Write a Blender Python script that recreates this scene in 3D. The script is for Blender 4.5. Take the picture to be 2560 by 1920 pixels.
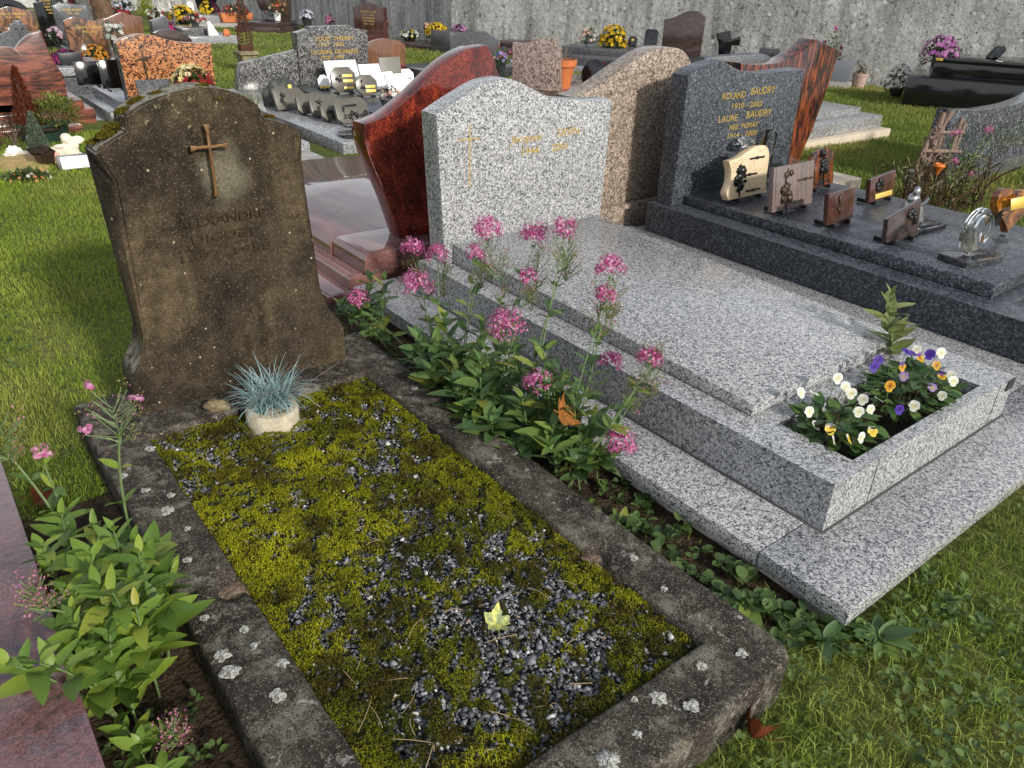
import bpy, bmesh, math, random
import numpy as np
from mathutils import Vector, Matrix, noise as mnoise

for o in list(bpy.data.objects): bpy.data.objects.remove(o)
SC = bpy.context.scene
COL = SC.collection
R = math.radians
random.seed(7)
RNG = np.random.default_rng(7)

# ------------------------------------------------------------------ camera
cam = bpy.data.cameras.new("camera")
cam.sensor_fit = 'HORIZONTAL'
cam.sensor_width = 36.0
cam.lens = 1935.7 / 2560 * 36.0
cam.clip_start = 0.02
cam.clip_end = 400
camo = bpy.data.objects.new("camera", cam)
COL.objects.link(camo)
YAW, PIT, ROL = 0.67468, 0.49586, 0.03693
_fw = Vector((math.sin(YAW)*math.cos(PIT), math.cos(YAW)*math.cos(PIT), -math.sin(PIT)))
_rt = Vector((math.cos(YAW), -math.sin(YAW), 0))
_up = _rt.cross(_fw)
_r2 = _rt*math.cos(ROL) + _up*math.sin(ROL)
_u2 = -_rt*math.sin(ROL) + _up*math.cos(ROL)
camo.matrix_world = Matrix(((_r2.x, _u2.x, -_fw.x, -1.5162), (_r2.y, _u2.y, -_fw.y, -0.5660),
                            (_r2.z, _u2.z, -_fw.z, 1.4364), (0, 0, 0, 1)))
SC.camera = camo

# ------------------------------------------------------------------ sky and sun
SUN_HEAD, SUN_EL = R(178), R(26)
w = bpy.data.worlds.new("World")
SC.world = w
w.use_nodes = True
wn = w.node_tree
wn.nodes.clear()
sky = wn.nodes.new('ShaderNodeTexSky')
sky.sky_type = 'NISHITA'
sky.sun_disc = False
sky.sun_elevation = SUN_EL
sky.sun_rotation = SUN_HEAD
sky.air_density = 1.0
sky.dust_density = 2.0
sky.ozone_density = 1.0
bg = wn.nodes.new('ShaderNodeBackground')
bg.inputs['Strength'].default_value = 0.135
wo = wn.nodes.new('ShaderNodeOutputWorld')
# broken white cloud over the whole sky, closing up towards the horizon
_tc = wn.nodes.new('ShaderNodeTexCoord'); _sx = wn.nodes.new('ShaderNodeSeparateXYZ'); wn.links.new(_tc.outputs['Generated'], _sx.inputs[0])
_mp = wn.nodes.new('ShaderNodeMapping'); _mp.inputs['Scale'].default_value = (1, 1, 2.2); wn.links.new(_tc.outputs['Generated'], _mp.inputs[0])
_no = wn.nodes.new('ShaderNodeTexNoise'); _no.inputs['Scale'].default_value = 2.6; _no.inputs['Detail'].default_value = 7; _no.inputs['Roughness'].default_value = .55
wn.links.new(_mp.outputs[0], _no.inputs['Vector'])
_el = wn.nodes.new('ShaderNodeMapRange'); _el.inputs[1].default_value = 0; _el.inputs[2].default_value = .8; _el.inputs[3].default_value = .62; _el.inputs[4].default_value = .1
wn.links.new(_sx.outputs[2], _el.inputs[0])
_ad = wn.nodes.new('ShaderNodeMath'); _ad.operation = 'ADD'; wn.links.new(_no.outputs[0], _ad.inputs[0]); wn.links.new(_el.outputs[0], _ad.inputs[1])
_cr = wn.nodes.new('ShaderNodeMapRange'); _cr.inputs[1].default_value = .5; _cr.inputs[2].default_value = .95; wn.links.new(_ad.outputs[0], _cr.inputs[0])
_mx = wn.nodes.new('ShaderNodeMix'); _mx.data_type = 'RGBA'; wn.links.new(_cr.outputs[0], _mx.inputs[0]); wn.links.new(sky.outputs[0], _mx.inputs[6])
_mx.inputs[7].default_value = (7.2, 7.5, 7.9, 1)
wn.links.new(_mx.outputs[2], bg.inputs[0])
wn.links.new(bg.outputs[0], wo.inputs[0])
sl = bpy.data.lights.new("sun", 'SUN')
sl.energy = 3.8
sl.angle = R(5)
sl.color = (1.0, 0.955, 0.88)
so = bpy.data.objects.new("sun", sl)
COL.objects.link(so)
_sd = Vector((math.sin(SUN_HEAD)*math.cos(SUN_EL), math.cos(SUN_HEAD)*math.cos(SUN_EL), math.sin(SUN_EL)))
so.rotation_euler = _sd.to_track_quat('Z', 'Y').to_euler()
so.location = (3, -6, 5)
SC.view_settings.view_transform = 'Standard'
SC.view_settings.look = 'None'
SC.view_settings.gamma = 1.0
SC.view_settings.exposure = 0.12
SC.view_settings.use_curve_mapping = False
SC.cycles.max_bounces = 8
SC.cycles.transparent_max_bounces = 12

# ------------------------------------------------------------------ terrain height: level by the near graves, falling gently behind
HX, HY = math.sin(YAW), math.cos(YAW)
def gz(x, y):
    d = ((x+1.5162)*HX + (y+0.5660)*HY - 5.0) / 1.2
    return -0.025*1.2*(math.log1p(math.exp(d)) if d < 40 else d)
def gza(x, y):
    d = np.clip(((x+1.5162)*HX + (y+0.5660)*HY - 5.0) / 1.2, -50, 50)
    return -0.025*1.2*np.log1p(np.exp(d))

# ------------------------------------------------------------------ object helpers
def tag(o, label=None, cat=None, group=None, kind=None):
    if label: o['label'] = label
    if cat: o['category'] = cat
    if group: o['group'] = group
    if kind: o['kind'] = kind
    return o
def thing(name, label, cat, loc=(0, 0, 0), rz=0.0, group=None):
    o = bpy.data.objects.new(name, None)
    o.empty_display_size = 0.1
    COL.objects.link(o)
    o.location = loc
    o.rotation_euler = (0, 0, rz)
    return tag(o, label, cat, group)
def obj(name, me, m=None, parent=None, loc=None, rot=None, mtx=None):
    o = bpy.data.objects.new(name, me)
    COL.objects.link(o)
    if m is not None and not me.materials: me.materials.append(m)
    if parent: o.parent = parent
    if mtx is not None: o.matrix_local = mtx
    else:
        if loc: o.location = loc
        if rot: o.rotation_euler = rot
    return o
def heading(n):
    return R(180 - n)

def from_bm(bm, smooth=None, name="m"):
    bmesh.ops.recalc_face_normals(bm, faces=bm.faces)
    me = bpy.data.meshes.new(name)
    bm.to_mesh(me)
    bm.free()
    if smooth is not None:
        me.shade_smooth()
        me.set_sharp_from_angle(angle=R(smooth))
    return me
def mesh_np(V, F, col=None, smooth=False, name="m"):
    """V (n,3) floats, F (m,k) ints all of one size; col (n,3) linear colours per vertex"""
    V = np.asarray(V, dtype=np.float32); F = np.asarray(F, dtype=np.int32)
    me = bpy.data.meshes.new(name)
    me.vertices.add(len(V)); me.vertices.foreach_set('co', V.ravel())
    k = F.shape[1]
    me.loops.add(F.size); me.loops.foreach_set('vertex_index', F.ravel())
    me.polygons.add(len(F))
    me.polygons.foreach_set('loop_start', np.arange(len(F), dtype=np.int32)*k)
    me.polygons.foreach_set('loop_total', np.full(len(F), k, dtype=np.int32))
    if smooth: me.polygons.foreach_set('use_smooth', np.ones(len(F), dtype=bool))
    me.update(calc_edges=True)
    if col is not None:
        a = me.color_attributes.new('col', 'FLOAT_COLOR', 'POINT')
        c = np.ones((len(V), 4), dtype=np.float32); c[:, :3] = col
        a.data.foreach_set('color', c.ravel())
    me.validate()
    return me

def box(sx, sy, sz, bev=0.003, c=(0, 0, 0), seg=2):
    """box of the given size, centred on c in x and y, standing on c.z"""
    bm = bmesh.new()
    bmesh.ops.create_cube(bm, size=1)
    for v in bm.verts:
        v.co = Vector((v.co.x*sx + c[0], v.co.y*sy + c[1], (v.co.z + .5)*sz + c[2]))
    if bev: bmesh.ops.bevel(bm, geom=bm.edges[:], offset=bev, segments=seg, affect='EDGES', profile=.5)
    return from_bm(bm, 40)
def box2(x0, x1, y0, y1, z0, z1, bev=0.003, seg=2):
    return box(x1-x0, y1-y0, z1-z0, bev, ((x0+x1)/2, (y0+y1)/2, z0), seg)
def wedge(x0, x1, y0, y1, z0, zf, zb, bev=0.003):
    """slab whose top slopes from zf at the front (y0) to zb at the back"""
    bm = bmesh.new()
    bmesh.ops.create_cube(bm, size=1)
    for v in bm.verts:
        x = x0 if v.co.x < 0 else x1
        y = y0 if v.co.y < 0 else y1
        z = z0 if v.co.z < 0 else (zf if v.co.y < 0 else zb)
        v.co = Vector((x, y, z))
    bmesh.ops.bevel(bm, geom=bm.edges[:], offset=bev, segments=2, affect='EDGES', profile=.5)
    return from_bm(bm, 40)
def frame_box(x0, x1, y0, y1, z0, z1, hx0, hx1, hy0, hy1, hz, bev=0.002):
    """block with a rectangular hole sunk from its top down to hz"""
    bm = bmesh.new()
    P = [(x0, y0), (x1, y0), (x1, y1), (x0, y1)]
    H = [(hx0, hy0), (hx1, hy0), (hx1, hy1), (hx0, hy1)]
    b = [bm.verts.new((*p, z0)) for p in P]; t = [bm.verts.new((*p, z1)) for p in P]
    h = [bm.verts.new((*p, z1)) for p in H]; l = [bm.verts.new((*p, hz)) for p in H]
    bm.faces.new(b[::-1]); bm.faces.new(l)
    for i in range(4):
        j = (i+1) % 4
        bm.faces.new((b[i], b[j], t[j], t[i]))
        bm.faces.new((t[i], t[j], h[j], h[i]))
        bm.faces.new((h[i], h[j], l[j], l[i]))
    bm.edges.ensure_lookup_table()
    ed = [e for e in bm.edges if len(e.link_faces) == 2 and e.calc_face_angle(0) > .5]
    bmesh.ops.bevel(bm, geom=ed, offset=bev, segments=2, affect='EDGES', profile=.5)
    return from_bm(bm, 40)

def spline(pts, corners=(), n=5, closed=False):
    """Catmull-Rom through pts, kept sharp at the indices in corners"""
    out = []
    m = len(pts)
    for i in range(m - (0 if closed else 1)):
        p1 = Vector(pts[i]); p2 = Vector(pts[(i+1) % m])
        p0 = Vector(pts[i-1]) if (i > 0 or closed) and i not in corners else p1
        p3 = Vector(pts[(i+2) % m]) if (i+2 < m or closed) and (i+1) % m not in corners else p2
        straight = (i in corners and (i+1) % m in corners)
        k = 1 if straight else n
        for s in range(k):
            t = s/k
            out.append(tuple(.5*((2*p1) + (p2-p0)*t + (2*p0-5*p1+4*p2-p3)*t*t + (3*p1-p0-3*p2+p3)*t**3)))
    if not closed: out.append(tuple(pts[-1]))
    return out
def prism(prof, th, bev=0.003, y0=0.0, seg=2, smooth=35):
    """(u,z) outline pushed back by th from the plane y0; front faces -y"""
    bm = bmesh.new()
    fr = [bm.verts.new((u, y0, z)) for u, z in prof]
    bk = [bm.verts.new((u, y0+th, z)) for u, z in prof]
    ff = bm.faces.new(fr); fb = bm.faces.new(bk[::-1])
    n = len(prof)
    for i in range(n):
        j = (i+1) % n
        bm.faces.new((fr[j], fr[i], bk[i], bk[j]))
    bmesh.ops.recalc_face_normals(bm, faces=bm.faces)
    if bev:
        ed = [e for e in bm.edges if (e.link_faces[0] in (ff, fb)) or (e.link_faces[1] in (ff, fb))]
        try: bmesh.ops.bevel(bm, geom=ed, offset=bev, segments=seg, affect='EDGES', profile=.5, clamp_overlap=True)
        except Exception: pass
    return from_bm(bm, smooth)
def lathe(prof, seg=24, smooth=40, c=(0, 0, 0)):
    bm = bmesh.new()
    rings = []
    for r, z in prof:
        if r < 1e-5: rings.append([bm.verts.new((c[0], c[1], z+c[2]))])
        else: rings.append([bm.verts.new((r*math.cos(2*math.pi*k/seg)+c[0], r*math.sin(2*math.pi*k/seg)+c[1], z+c[2])) for k in range(seg)])
    for a, b in zip(rings, rings[1:]):
        for k in range(seg):
            q = (k+1) % seg
            if len(a) == 1 and len(b) == 1: continue
            if len(a) == 1: bm.faces.new((a[0], b[k], b[q]))
            elif len(b) == 1: bm.faces.new((a[k], a[q], b[0]))
            else: bm.faces.new((a[k], a[q], b[q], b[k]))
    return from_bm(bm, smooth)
def tube_bm(bm, pts, rad, sides=6, cap=True):
    pts = [Vector(p) for p in pts]
    rads = rad if hasattr(rad, '__len__') else [rad]*len(pts)
    prev = None; ref = Vector((0.13, 0.31, .94))
    for i, p in enumerate(pts):
        d = (pts[min(i+1, len(pts)-1)] - pts[max(i-1, 0)])
        if d.length < 1e-9: d = Vector((0, 0, 1))
        d.normalize()
        a = d.cross(ref)
        if a.length < 1e-3: a = d.cross(Vector((1, 0, 0)))
        a.normalize(); b = d.cross(a); ref = b.cross(d) if False else ref
        ring = [bm.verts.new(p + (a*math.cos(2*math.pi*k/sides) + b*math.sin(2*math.pi*k/sides))*rads[i]) for k in range(sides)]
        if prev:
            for k in range(sides):
                q = (k+1) % sides
                bm.faces.new((prev[k], prev[q], ring[q], ring[k]))
        elif cap: bm.faces.new(ring[::-1])
        prev = ring
    if cap: bm.faces.new(prev)
def tube(pts, rad, sides=6):
    bm = bmesh.new(); tube_bm(bm, pts, rad, sides); return from_bm(bm, 60)
def tubes(lst, sides=5):
    bm = bmesh.new()
    for pts, rad in lst: tube_bm(bm, pts, rad, sides)
    return from_bm(bm, 60)
def bez(a, b, c, n=8):
    a, b, c = Vector(a), Vector(b), Vector(c)
    return [a*(1-t)**2 + b*2*t*(1-t) + c*t*t for t in [i/n for i in range(n+1)]]
def lumpy(rx, ry, rz, sub=3, amp=.15, freq=3.0, seed=0, flat=None):
    bm = bmesh.new()
    bmesh.ops.create_icosphere(bm, subdivisions=sub, radius=1)
    for v in bm.verts:
        n = mnoise.noise(v.co*freq + Vector((seed*3.1, seed*1.7, seed)))
        v.co = v.co*(1 + amp*n)
        v.co = Vector((v.co.x*rx, v.co.y*ry, v.co.z*rz))
        if flat is not None and v.co.z < flat: v.co.z = flat
    return from_bm(bm, 50)

def text_mesh(lines, width=None, size=.05, depth=.0008, align='CENTER', spacing=1.0, shear=0.0, leading=1.0):
    """flat lettering in the x-z plane facing -y, base line of the first line at z=0"""
    cu = bpy.data.curves.new('t', 'FONT')
    cu.body = lines; cu.size = size; cu.align_x = align; cu.extrude = depth
    cu.space_character = spacing; cu.space_line = leading; cu.shear = shear
    cu.resolution_u = 3
    to = bpy.data.objects.new('t', cu)
    COL.objects.link(to)
    dg = bpy.context.evaluated_depsgraph_get()
    me = bpy.data.meshes.new_from_object(to.evaluated_get(dg))
    bpy.data.objects.remove(to)
    n = len(me.vertices)
    co = np.empty(n*3, dtype=np.float32); me.vertices.foreach_get('co', co); co = co.reshape(-1, 3)
    if width and n:
        s = width/max(1e-6, co[:, 0].max()-co[:, 0].min())
        co[:, 0] *= s
        if align == 'CENTER': co[:, 0] -= (co[:, 0].max()+co[:, 0].min())/2
    out = np.stack([co[:, 0], -co[:, 2], co[:, 1]], 1).astype(np.float32)
    me.vertices.foreach_set('co', out.ravel()); me.update()
    me.materials.clear()
    return me

# ------------------------------------------------------------------ materials
class M:
    def __init__(s, name, rough=.5, spec=.5, metal=0.0):
        s.m = bpy.data.materials.new(name); s.m.use_nodes = True
        s.nt = s.m.node_tree; s.b = s.nt.nodes['Principled BSDF']; s.out = s.nt.nodes['Material Output']
        s.b.inputs['Roughness'].default_value = rough
        s.b.inputs['Specular IOR Level'].default_value = spec
        s.b.inputs['Metallic'].default_value = metal
        s._co = None
    def n(s, t, **kw):
        nd = s.nt.nodes.new('ShaderNode'+t)
        for k, v in kw.items():
            if k in nd.inputs: nd.inputs[k].default_value = v
            else: setattr(nd, k, v)
        return nd
    def l(s, a, b): s.nt.links.new(a, b)
    @property
    def co(s):
        if s._co is None: s._co = s.n('TexCoord').outputs['Object']
        return s._co
    def map(s, scale=(1, 1, 1), rot=(0, 0, 0), src=None):
        mp = s.n('Mapping'); mp.inputs['Scale'].default_value = scale; mp.inputs['Rotation'].default_value = rot
        s.l(src or s.co, mp.inputs['Vector']); return mp.outputs[0]
    def noise(s, scale, detail=4, rough=.55, dist=0.0, src=None):
        nd = s.n('TexNoise'); nd.inputs['Scale'].default_value = scale; nd.inputs['Detail'].default_value = detail
        nd.inputs['Roughness'].default_value = rough; nd.inputs['Distortion'].default_value = dist
        s.l(src or s.co, nd.inputs['Vector']); return nd.outputs['Fac']
    def voro(s, scale, src=None, feat='F1', rand=1.0):
        nd = s.n('TexVoronoi'); nd.feature = feat; nd.inputs['Scale'].default_value = scale
        nd.inputs['Randomness'].default_value = rand
        s.l(src or s.co, nd.inputs['Vector']); return nd
    def ramp(s, fac, stops, interp='LINEAR'):
        nd = s.n('ValToRGB'); cr = nd.color_ramp; cr.interpolation = interp
        while len(cr.elements) > 1: cr.elements.remove(cr.elements[-1])
        for i, (p, c) in enumerate(stops):
            e = cr.elements[0] if i == 0 else cr.elements.new(p)
            e.position = p
            if not hasattr(c, '__len__'): c = (c, c, c)
            e.color = (*c[:3], 1)
        s.l(fac, nd.inputs[0]); return nd.outputs[0]
    def math(s, op, a, b=None, clamp=False):
        nd = s.n('Math'); nd.operation = op; nd.use_clamp = clamp
        for i, v in enumerate((a, b)):
            if v is None: continue
            if hasattr(v, 'is_linked'): s.l(v, nd.inputs[i])
            else: nd.inputs[i].default_value = v
        return nd.outputs[0]
    def mix(s, fac, a, b, mode='MIX'):
        nd = s.n('Mix'); nd.data_type = 'RGBA'; nd.blend_type = mode
        for i, v in ((0, fac), (6, a), (7, b)):
            if hasattr(v, 'is_linked'): s.l(v, nd.inputs[i])
            elif i == 0: nd.inputs[0].default_value = v
            else: nd.inputs[i].default_value = (*v[:3], 1) if hasattr(v, '__len__') else (v, v, v, 1)
        return nd.outputs[2]
    def color(s, c):
        if hasattr(c, 'is_linked'): s.l(c, s.b.inputs['Base Color'])
        else: s.b.inputs['Base Color'].default_value = (*c[:3], 1)
        return s
    def bump(s, h, strength=.3, dist=.01):
        nd = s.n('Bump'); nd.inputs['Strength'].default_value = strength; nd.inputs['Distance'].default_value = dist
        s.l(h, nd.inputs['Height']); s.l(nd.outputs[0], s.b.inputs['Normal']); return s
    def rough(s, v):
        s.l(v, s.b.inputs['Roughness']); return s

def granite(name, pal, grain=.005, rough=.18, spec=.5, var=.12, stretch=(1, 1, 1)):
    m = M(name, rough, spec)
    base = m.map(stretch) if stretch != (1, 1, 1) else m.co
    dn = m.n('TexNoise'); dn.inputs['Scale'].default_value = .55/grain; dn.inputs['Detail'].default_value = 2
    m.l(base, dn.inputs['Vector'])
    va = m.n('VectorMath'); va.operation = 'SCALE'; va.inputs['Scale'].default_value = grain*1.6
    m.l(dn.outputs['Color'], va.inputs[0])
    vb = m.n('VectorMath'); vb.operation = 'ADD'
    m.l(base, vb.inputs[0]); m.l(va.outputs[0], vb.inputs[1])
    v1 = m.voro(1/grain, vb.outputs[0]); v2 = m.voro(.45/grain, vb.outputs[0])
    s1 = m.n('SeparateColor'); m.l(v1.outputs['Color'], s1.inputs[0])
    s2 = m.n('SeparateColor'); m.l(v2.outputs['Color'], s2.inputs[0])
    f = m.math('ADD', m.math('MULTIPLY', s1.outputs[0], .62), m.math('MULTIPLY', s2.outputs[1], .38))
    c = m.ramp(f, pal)
    b = m.ramp(m.noise(2.2, 4), [(.3, 1-var), (.7, 1+var)])
    c = m.mix(1.0, c, b, 'MULTIPLY')
    m.color(c)
    r = m.ramp(m.noise(9, 5), [(.3, max(.03, rough*.75)), (.75, min(1, rough*1.5))])
    m.rough(r)
    return m.m
def streak(name, stops, scale=(6, 6, 30), rot=(0, 0, 0), ns=1.0, dist=1.2, rough=.15, spec=.6, grain=.004, gv=.25, sp=None):
    m = M(name, rough, spec)
    v = m.map(scale, rot)
    f = m.noise(ns, 8, .6, dist, v)
    c = m.ramp(f, stops)
    vo = m.voro(1/grain)
    s1 = m.n('SeparateColor'); m.l(vo.outputs['Color'], s1.inputs[0])
    g = m.ramp(s1.outputs[0], [(0, 1-gv), (1, 1+gv)])
    c = m.mix(1.0, c, g, 'MULTIPLY')
    if sp: c = m.mix(m.ramp(s1.outputs[1], [(sp[0], 0), (sp[0]+.03, 1)]), c, sp[1])
    m.color(c)
    return m.m
def plain(name, c, rough=.5, spec=.5, metal=0.0, var=.0, vs=20, bump=0, bs=60):
    m = M(name, rough, spec, metal)
    if var:
        n = m.noise(vs, 5)
        m.color(m.mix(1.0, c, m.ramp(n, [(.25, 1-var), (.75, 1+var)]), 'MULTIPLY'))
    else: m.color(c)
    if bump: m.bump(m.noise(bs, 5), bump, .004)
    return m.m
def vcol(name, rough=.6, spec=.3, trans=0.0, var=.0):
    m = M(name, rough, spec)
    a = m.n('VertexColor'); a.layer_name = 'col'
    c = a.outputs[0]
    m.color(c)
    if trans:
        t = m.n('BsdfTranslucent'); m.l(c, t.inputs[0])
        mx = m.n('MixShader'); mx.inputs[0].default_value = trans
        m.l(m.b.outputs[0], mx.inputs[1]); m.l(t.outputs[0], mx.inputs[2]); m.l(mx.outputs[0], m.out.inputs[0])
    return m.m
def leafmat(name, stops, trans=.25, rough=.45, ns=40, nv=.25):
    m = M(name, rough, .4)
    oi = m.n('ObjectInfo')
    c = m.ramp(oi.outputs['Random'], stops)
    c = m.mix(1.0, c, m.ramp(m.noise(ns, 4), [(.3, 1-nv), (.7, 1+nv)]), 'MULTIPLY')
    m.color(c)
    t = m.n('BsdfTranslucent'); m.l(c, t.inputs[0])
    mx = m.n('MixShader'); mx.inputs[0].default_value = trans
    m.l(m.b.outputs[0], mx.inputs[1]); m.l(t.outputs[0], mx.inputs[2]); m.l(mx.outputs[0], m.out.inputs[0])
    return m.m

MT = {}
MT['white_granite'] = granite('white_granite', [(.16, (.03, .032, .035)), (.33, (.14, .143, .147)), (.52, (.3, .3, .3)), (.85, (.56, .555, .54))], .0033, .22, .5, .08)
MT['blue_granite'] = granite('blue_granite', [(.2, (.009, .0105, .014)), (.48, (.032, .037, .045)), (.72, (.08, .089, .103)), (.9, (.2, .214, .235))], .0042, .36, .45)
MT['grey_granite'] = granite('grey_granite', [(.22, (.022, .022, .024)), (.48, (.075, .075, .075)), (.7, (.17, .165, .155)), (.88, (.36, .34, .31))], .009, .14, .5)
MT['beige_granite'] = granite('beige_granite', [(.18, (.05, .038, .03)), (.38, (.17, .13, .1)), (.6, (.3, .235, .18)), (.85, (.46, .385, .31))], .0055, .35, .4)
MT['pink_granite'] = granite('pink_granite', [(.2, (.07, .045, .04)), (.5, (.23, .165, .14)), (.8, (.4, .31, .27))], .011, .25, .5)
MT['orange_granite'] = granite('orange_granite', [(.3, (.012, .01, .01)), (.4, (.09, .04, .018)), (.47, (.36, .13, .045)), (.78, (.5, .23, .1))], .0095, .14, .5)
MT['red_granite'] = streak('red_granite', [(.32, (.02, .007, .005)), (.46, (.1, .014, .008)), (.6, (.19, .028, .012)), (.74, (.06, .012, .009))], (7, 7, 3), (0, R(8), 0), 1.0, 1.9, .08, .6, .005, .75)
MT['rose_granite'] = streak('rose_granite', [(.3, (.06, .024, .022)), (.5, (.2, .095, .085)), (.7, (.12, .05, .044))], (3, 1.2, 3), (0, 0, R(20)), 1.0, 1.5, .06, 1.0, .004, .3)
MT['redblack_granite'] = streak('redblack_granite', [(.38, (.01, .009, .01)), (.48, (.04, .016, .011)), (.57, (.17, .042, .015)), (.8, (.28, .08, .03))], (30, 16, 5), (0, R(28), 0), 1.0, 1.1, .12, .6, .005, .3)
MT['striped_granite'] = streak('striped_granite', [(.38, (.035, .024, .022)), (.5, (.13, .05, .035)), (.62, (.26, .085, .05)), (.8, (.1, .07, .065))], (3.5, 3, 22), (0, R(-8), 0), 1.0, 1.3, .16, .55, .005, .25)
MT['mauve_granite'] = streak('mauve_granite', [(.3, (.05, .04, .045)), (.5, (.17, .085, .085)), (.66, (.1, .08, .09)), (.8, (.23, .11, .1))], (9, 24, 9), (0, 0, R(25)), 1.0, 1.2, .16, .55, .0035, .35)
MT['swirl_granite'] = streak('swirl_granite', [(.3, (.03, .022, .018)), (.48, (.1, .065, .045)), (.58, (.3, .14, .07)), (.66, (.12, .075, .05)), (.8, (.36, .22, .16))], (4, 4, 3), (0, R(30), 0), 1.0, 2.6, .1, .6, .006, .15)
MT['brown_granite'] = streak('brown_granite', [(.3, (.075, .036, .022)), (.5, (.16, .075, .045)), (.75, (.22, .105, .062))], (14, 14, 2), (0, R(4), 0), 1.0, .6, .14, .6, .004, .2)
MT['umber_granite'] = streak('umber_granite', [(.3, (.025, .017, .015)), (.55, (.06, .038, .033)), (.8, (.11, .072, .062))], (6, 6, 14), (0, R(20), 0), 1.0, 1.4, .14, .6, .004, .25)
MT['chocolate_granite'] = streak('chocolate_granite', [(.35, (.035, .015, .012)), (.55, (.075, .03, .022)), (.8, (.11, .055, .042))], (12, 12, 3), (0, R(15), 0), 1.0, 1.0, .12, .6, .004, .25)
MT['dark_granite'] = granite('dark_granite', [(.2, (.01, .0105, .012)), (.6, (.035, .036, .04)), (.85, (.075, .078, .085))], .006, .14, .6)
MT['charcoal_granite'] = granite('charcoal_granite', [(.2, (.035, .036, .04)), (.6, (.085, .087, .093)), (.85, (.15, .152, .16))], .006, .2, .5)
MT['black_granite'] = granite('black_granite', [(.3, (.003, .003, .0035)), (.8, (.011, .0115, .0125))], .004, .09, .6)
MT['pale_granite'] = granite('pale_granite', [(.2, (.09, .092, .096)), (.5, (.22, .225, .23)), (.85, (.42, .42, .42))], .006, .2, .6)
MT['concrete'] = plain('concrete', (.3, .29, .27), .85, .3, 0, .3, 12, .3, 90)
MT['cream_stone'] = plain('cream_stone', (.52, .44, .34), .6, .4, 0, .16, 6, .15, 60)
MT['gold'] = plain('gold', (.66, .44, .09), .38, .6, .55, .15, 60)
MT['yellow_brass'] = plain('yellow_brass', (.72, .55, .12), .35, .6, .3)
MT['bronze'] = plain('bronze', (.06, .042, .026), .45, .5, .55, .35, 70)
MT['cross_bronze'] = plain('cross_bronze', (.17, .09, .035), .5, .5, .5, .4, 90)
MT['black_metal'] = plain('black_metal', (.012, .012, .012), .35, .5, .3)
MT['rust'] = plain('rust', (.07, .026, .015), .75, .3, .2, .5, 60, .3, 160)
MT['terracotta'] = plain('terracotta', (.48, .145, .045), .6, .35, 0, .2, 14)
MT['white_plastic'] = plain('white_plastic', (.75, .75, .73), .35, .5)
MT['white_paper'] = plain('white_paper', (.82, .82, .8), .5, .4)
MT['green_plastic'] = plain('green_plastic', (.012, .03, .02), .4, .5)
MT['brown_plastic'] = plain('brown_plastic', (.035, .02, .012), .45, .5)
MT['dark_plastic'] = plain('dark_plastic', (.015, .015, .017), .4, .5)
MT['grey_plastic'] = plain('grey_plastic', (.16, .17, .19), .45, .5)
MT['pale_pink_clay'] = plain('pale_pink_clay', (.42, .29, .25), .7, .3, 0, .15, 12)
MT['soil'] = plain('soil', (.028, .019, .013), .95, .2, 0, .5, 45, .8, 160)
MT['sand'] = plain('sand', (.4, .28, .12), .9, .2, 0, .25, 20, .4, 120)
MT['plaster_white'] = plain('plaster_white', (.7, .63, .5), .7, .3, 0, .14, 18, .15, 60)
MT['dry_wood'] = plain('dry_wood', (.2, .14, .11), .8, .2, 0, .5, 40, .5, 120)
MT['ink'] = plain('ink', (.12, .13, .15), .6, .3)
MT['engraving'] = plain('engraving', (.042, .031, .019), .9, .1)
MT['slate'] = plain('slate', (.16, .15, .125), .45, .5, 0, .1, 10)
MT['taupe_stone'] = plain('taupe_stone', (.1, .09, .07), .3, .6, 0, .15, 12)
MT['glass'] = M('glass', .03, .5)
MT['glass'].b.inputs['Transmission Weight'].default_value = 1.0
MT['glass'].b.inputs['IOR'].default_value = 1.49
MT['glass'].color((.93, .96, .95)); MT['glass'] = MT['glass'].m
MT['smoke_glass'] = M('smoke_glass', .05, .5)
MT['smoke_glass'].b.inputs['Transmission Weight'].default_value = .8
MT['smoke_glass'].color((.5, .49, .42)); MT['smoke_glass'] = MT['smoke_glass'].m
_am = M('amber_glass', .08, .6)
_am.b.inputs['Transmission Weight'].default_value = .35
_am.color(_am.ramp(_am.noise(14, 4, .6, 1.0), [(.35, (.04, .02, .006)), (.5, (.3, .1, .015)), (.65, (.6, .28, .04))]))
MT['amber_glass'] = _am.m
MT['silver'] = plain('silver', (.35, .36, .36), .28, .5, .85, .3, 60)
MT['vcol'] = vcol('vertex_plain', .7, .3)
MT['petal'] = vcol('petal', .55, .3, .25)
MT['foliage'] = vcol('foliage', .5, .4, .25)
MT['grass'] = vcol('grass_blade', .55, .3, .35)
MT['moss'] = vcol('moss', .9, .1, .2)
MT['pebble'] = vcol('pebble', .55, .45)
MT['valerian_leaf'] = leafmat('valerian_leaf', [(0, (.06, .11, .04)), (.35, (.09, .165, .05)), (.7, (.13, .21, .055)), (.92, (.19, .26, .05)), (1, (.26, .27, .05))], .3)
MT['valerian_leaf_bright'] = leafmat('valerian_leaf_bright', [(0, (.085, .15, .028)), (.35, (.13, .22, .035)), (.7, (.19, .29, .04)), (.92, (.26, .34, .045)), (1, (.33, .32, .05))], .32)
MT['valerian_stem'] = plain('valerian_stem', (.13, .19, .07), .5, .4, 0, .25, 60)
MT['pansy_leaf'] = leafmat('pansy_leaf', [(0, (.03, .065, .018)), (.6, (.06, .12, .03)), (1, (.11, .18, .04))], .25)
MT['autumn_leaf'] = leafmat('autumn_leaf', [(0, (.34, .11, .02)), (1, (.42, .17, .04))], .35, .6, 60, .35)
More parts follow.
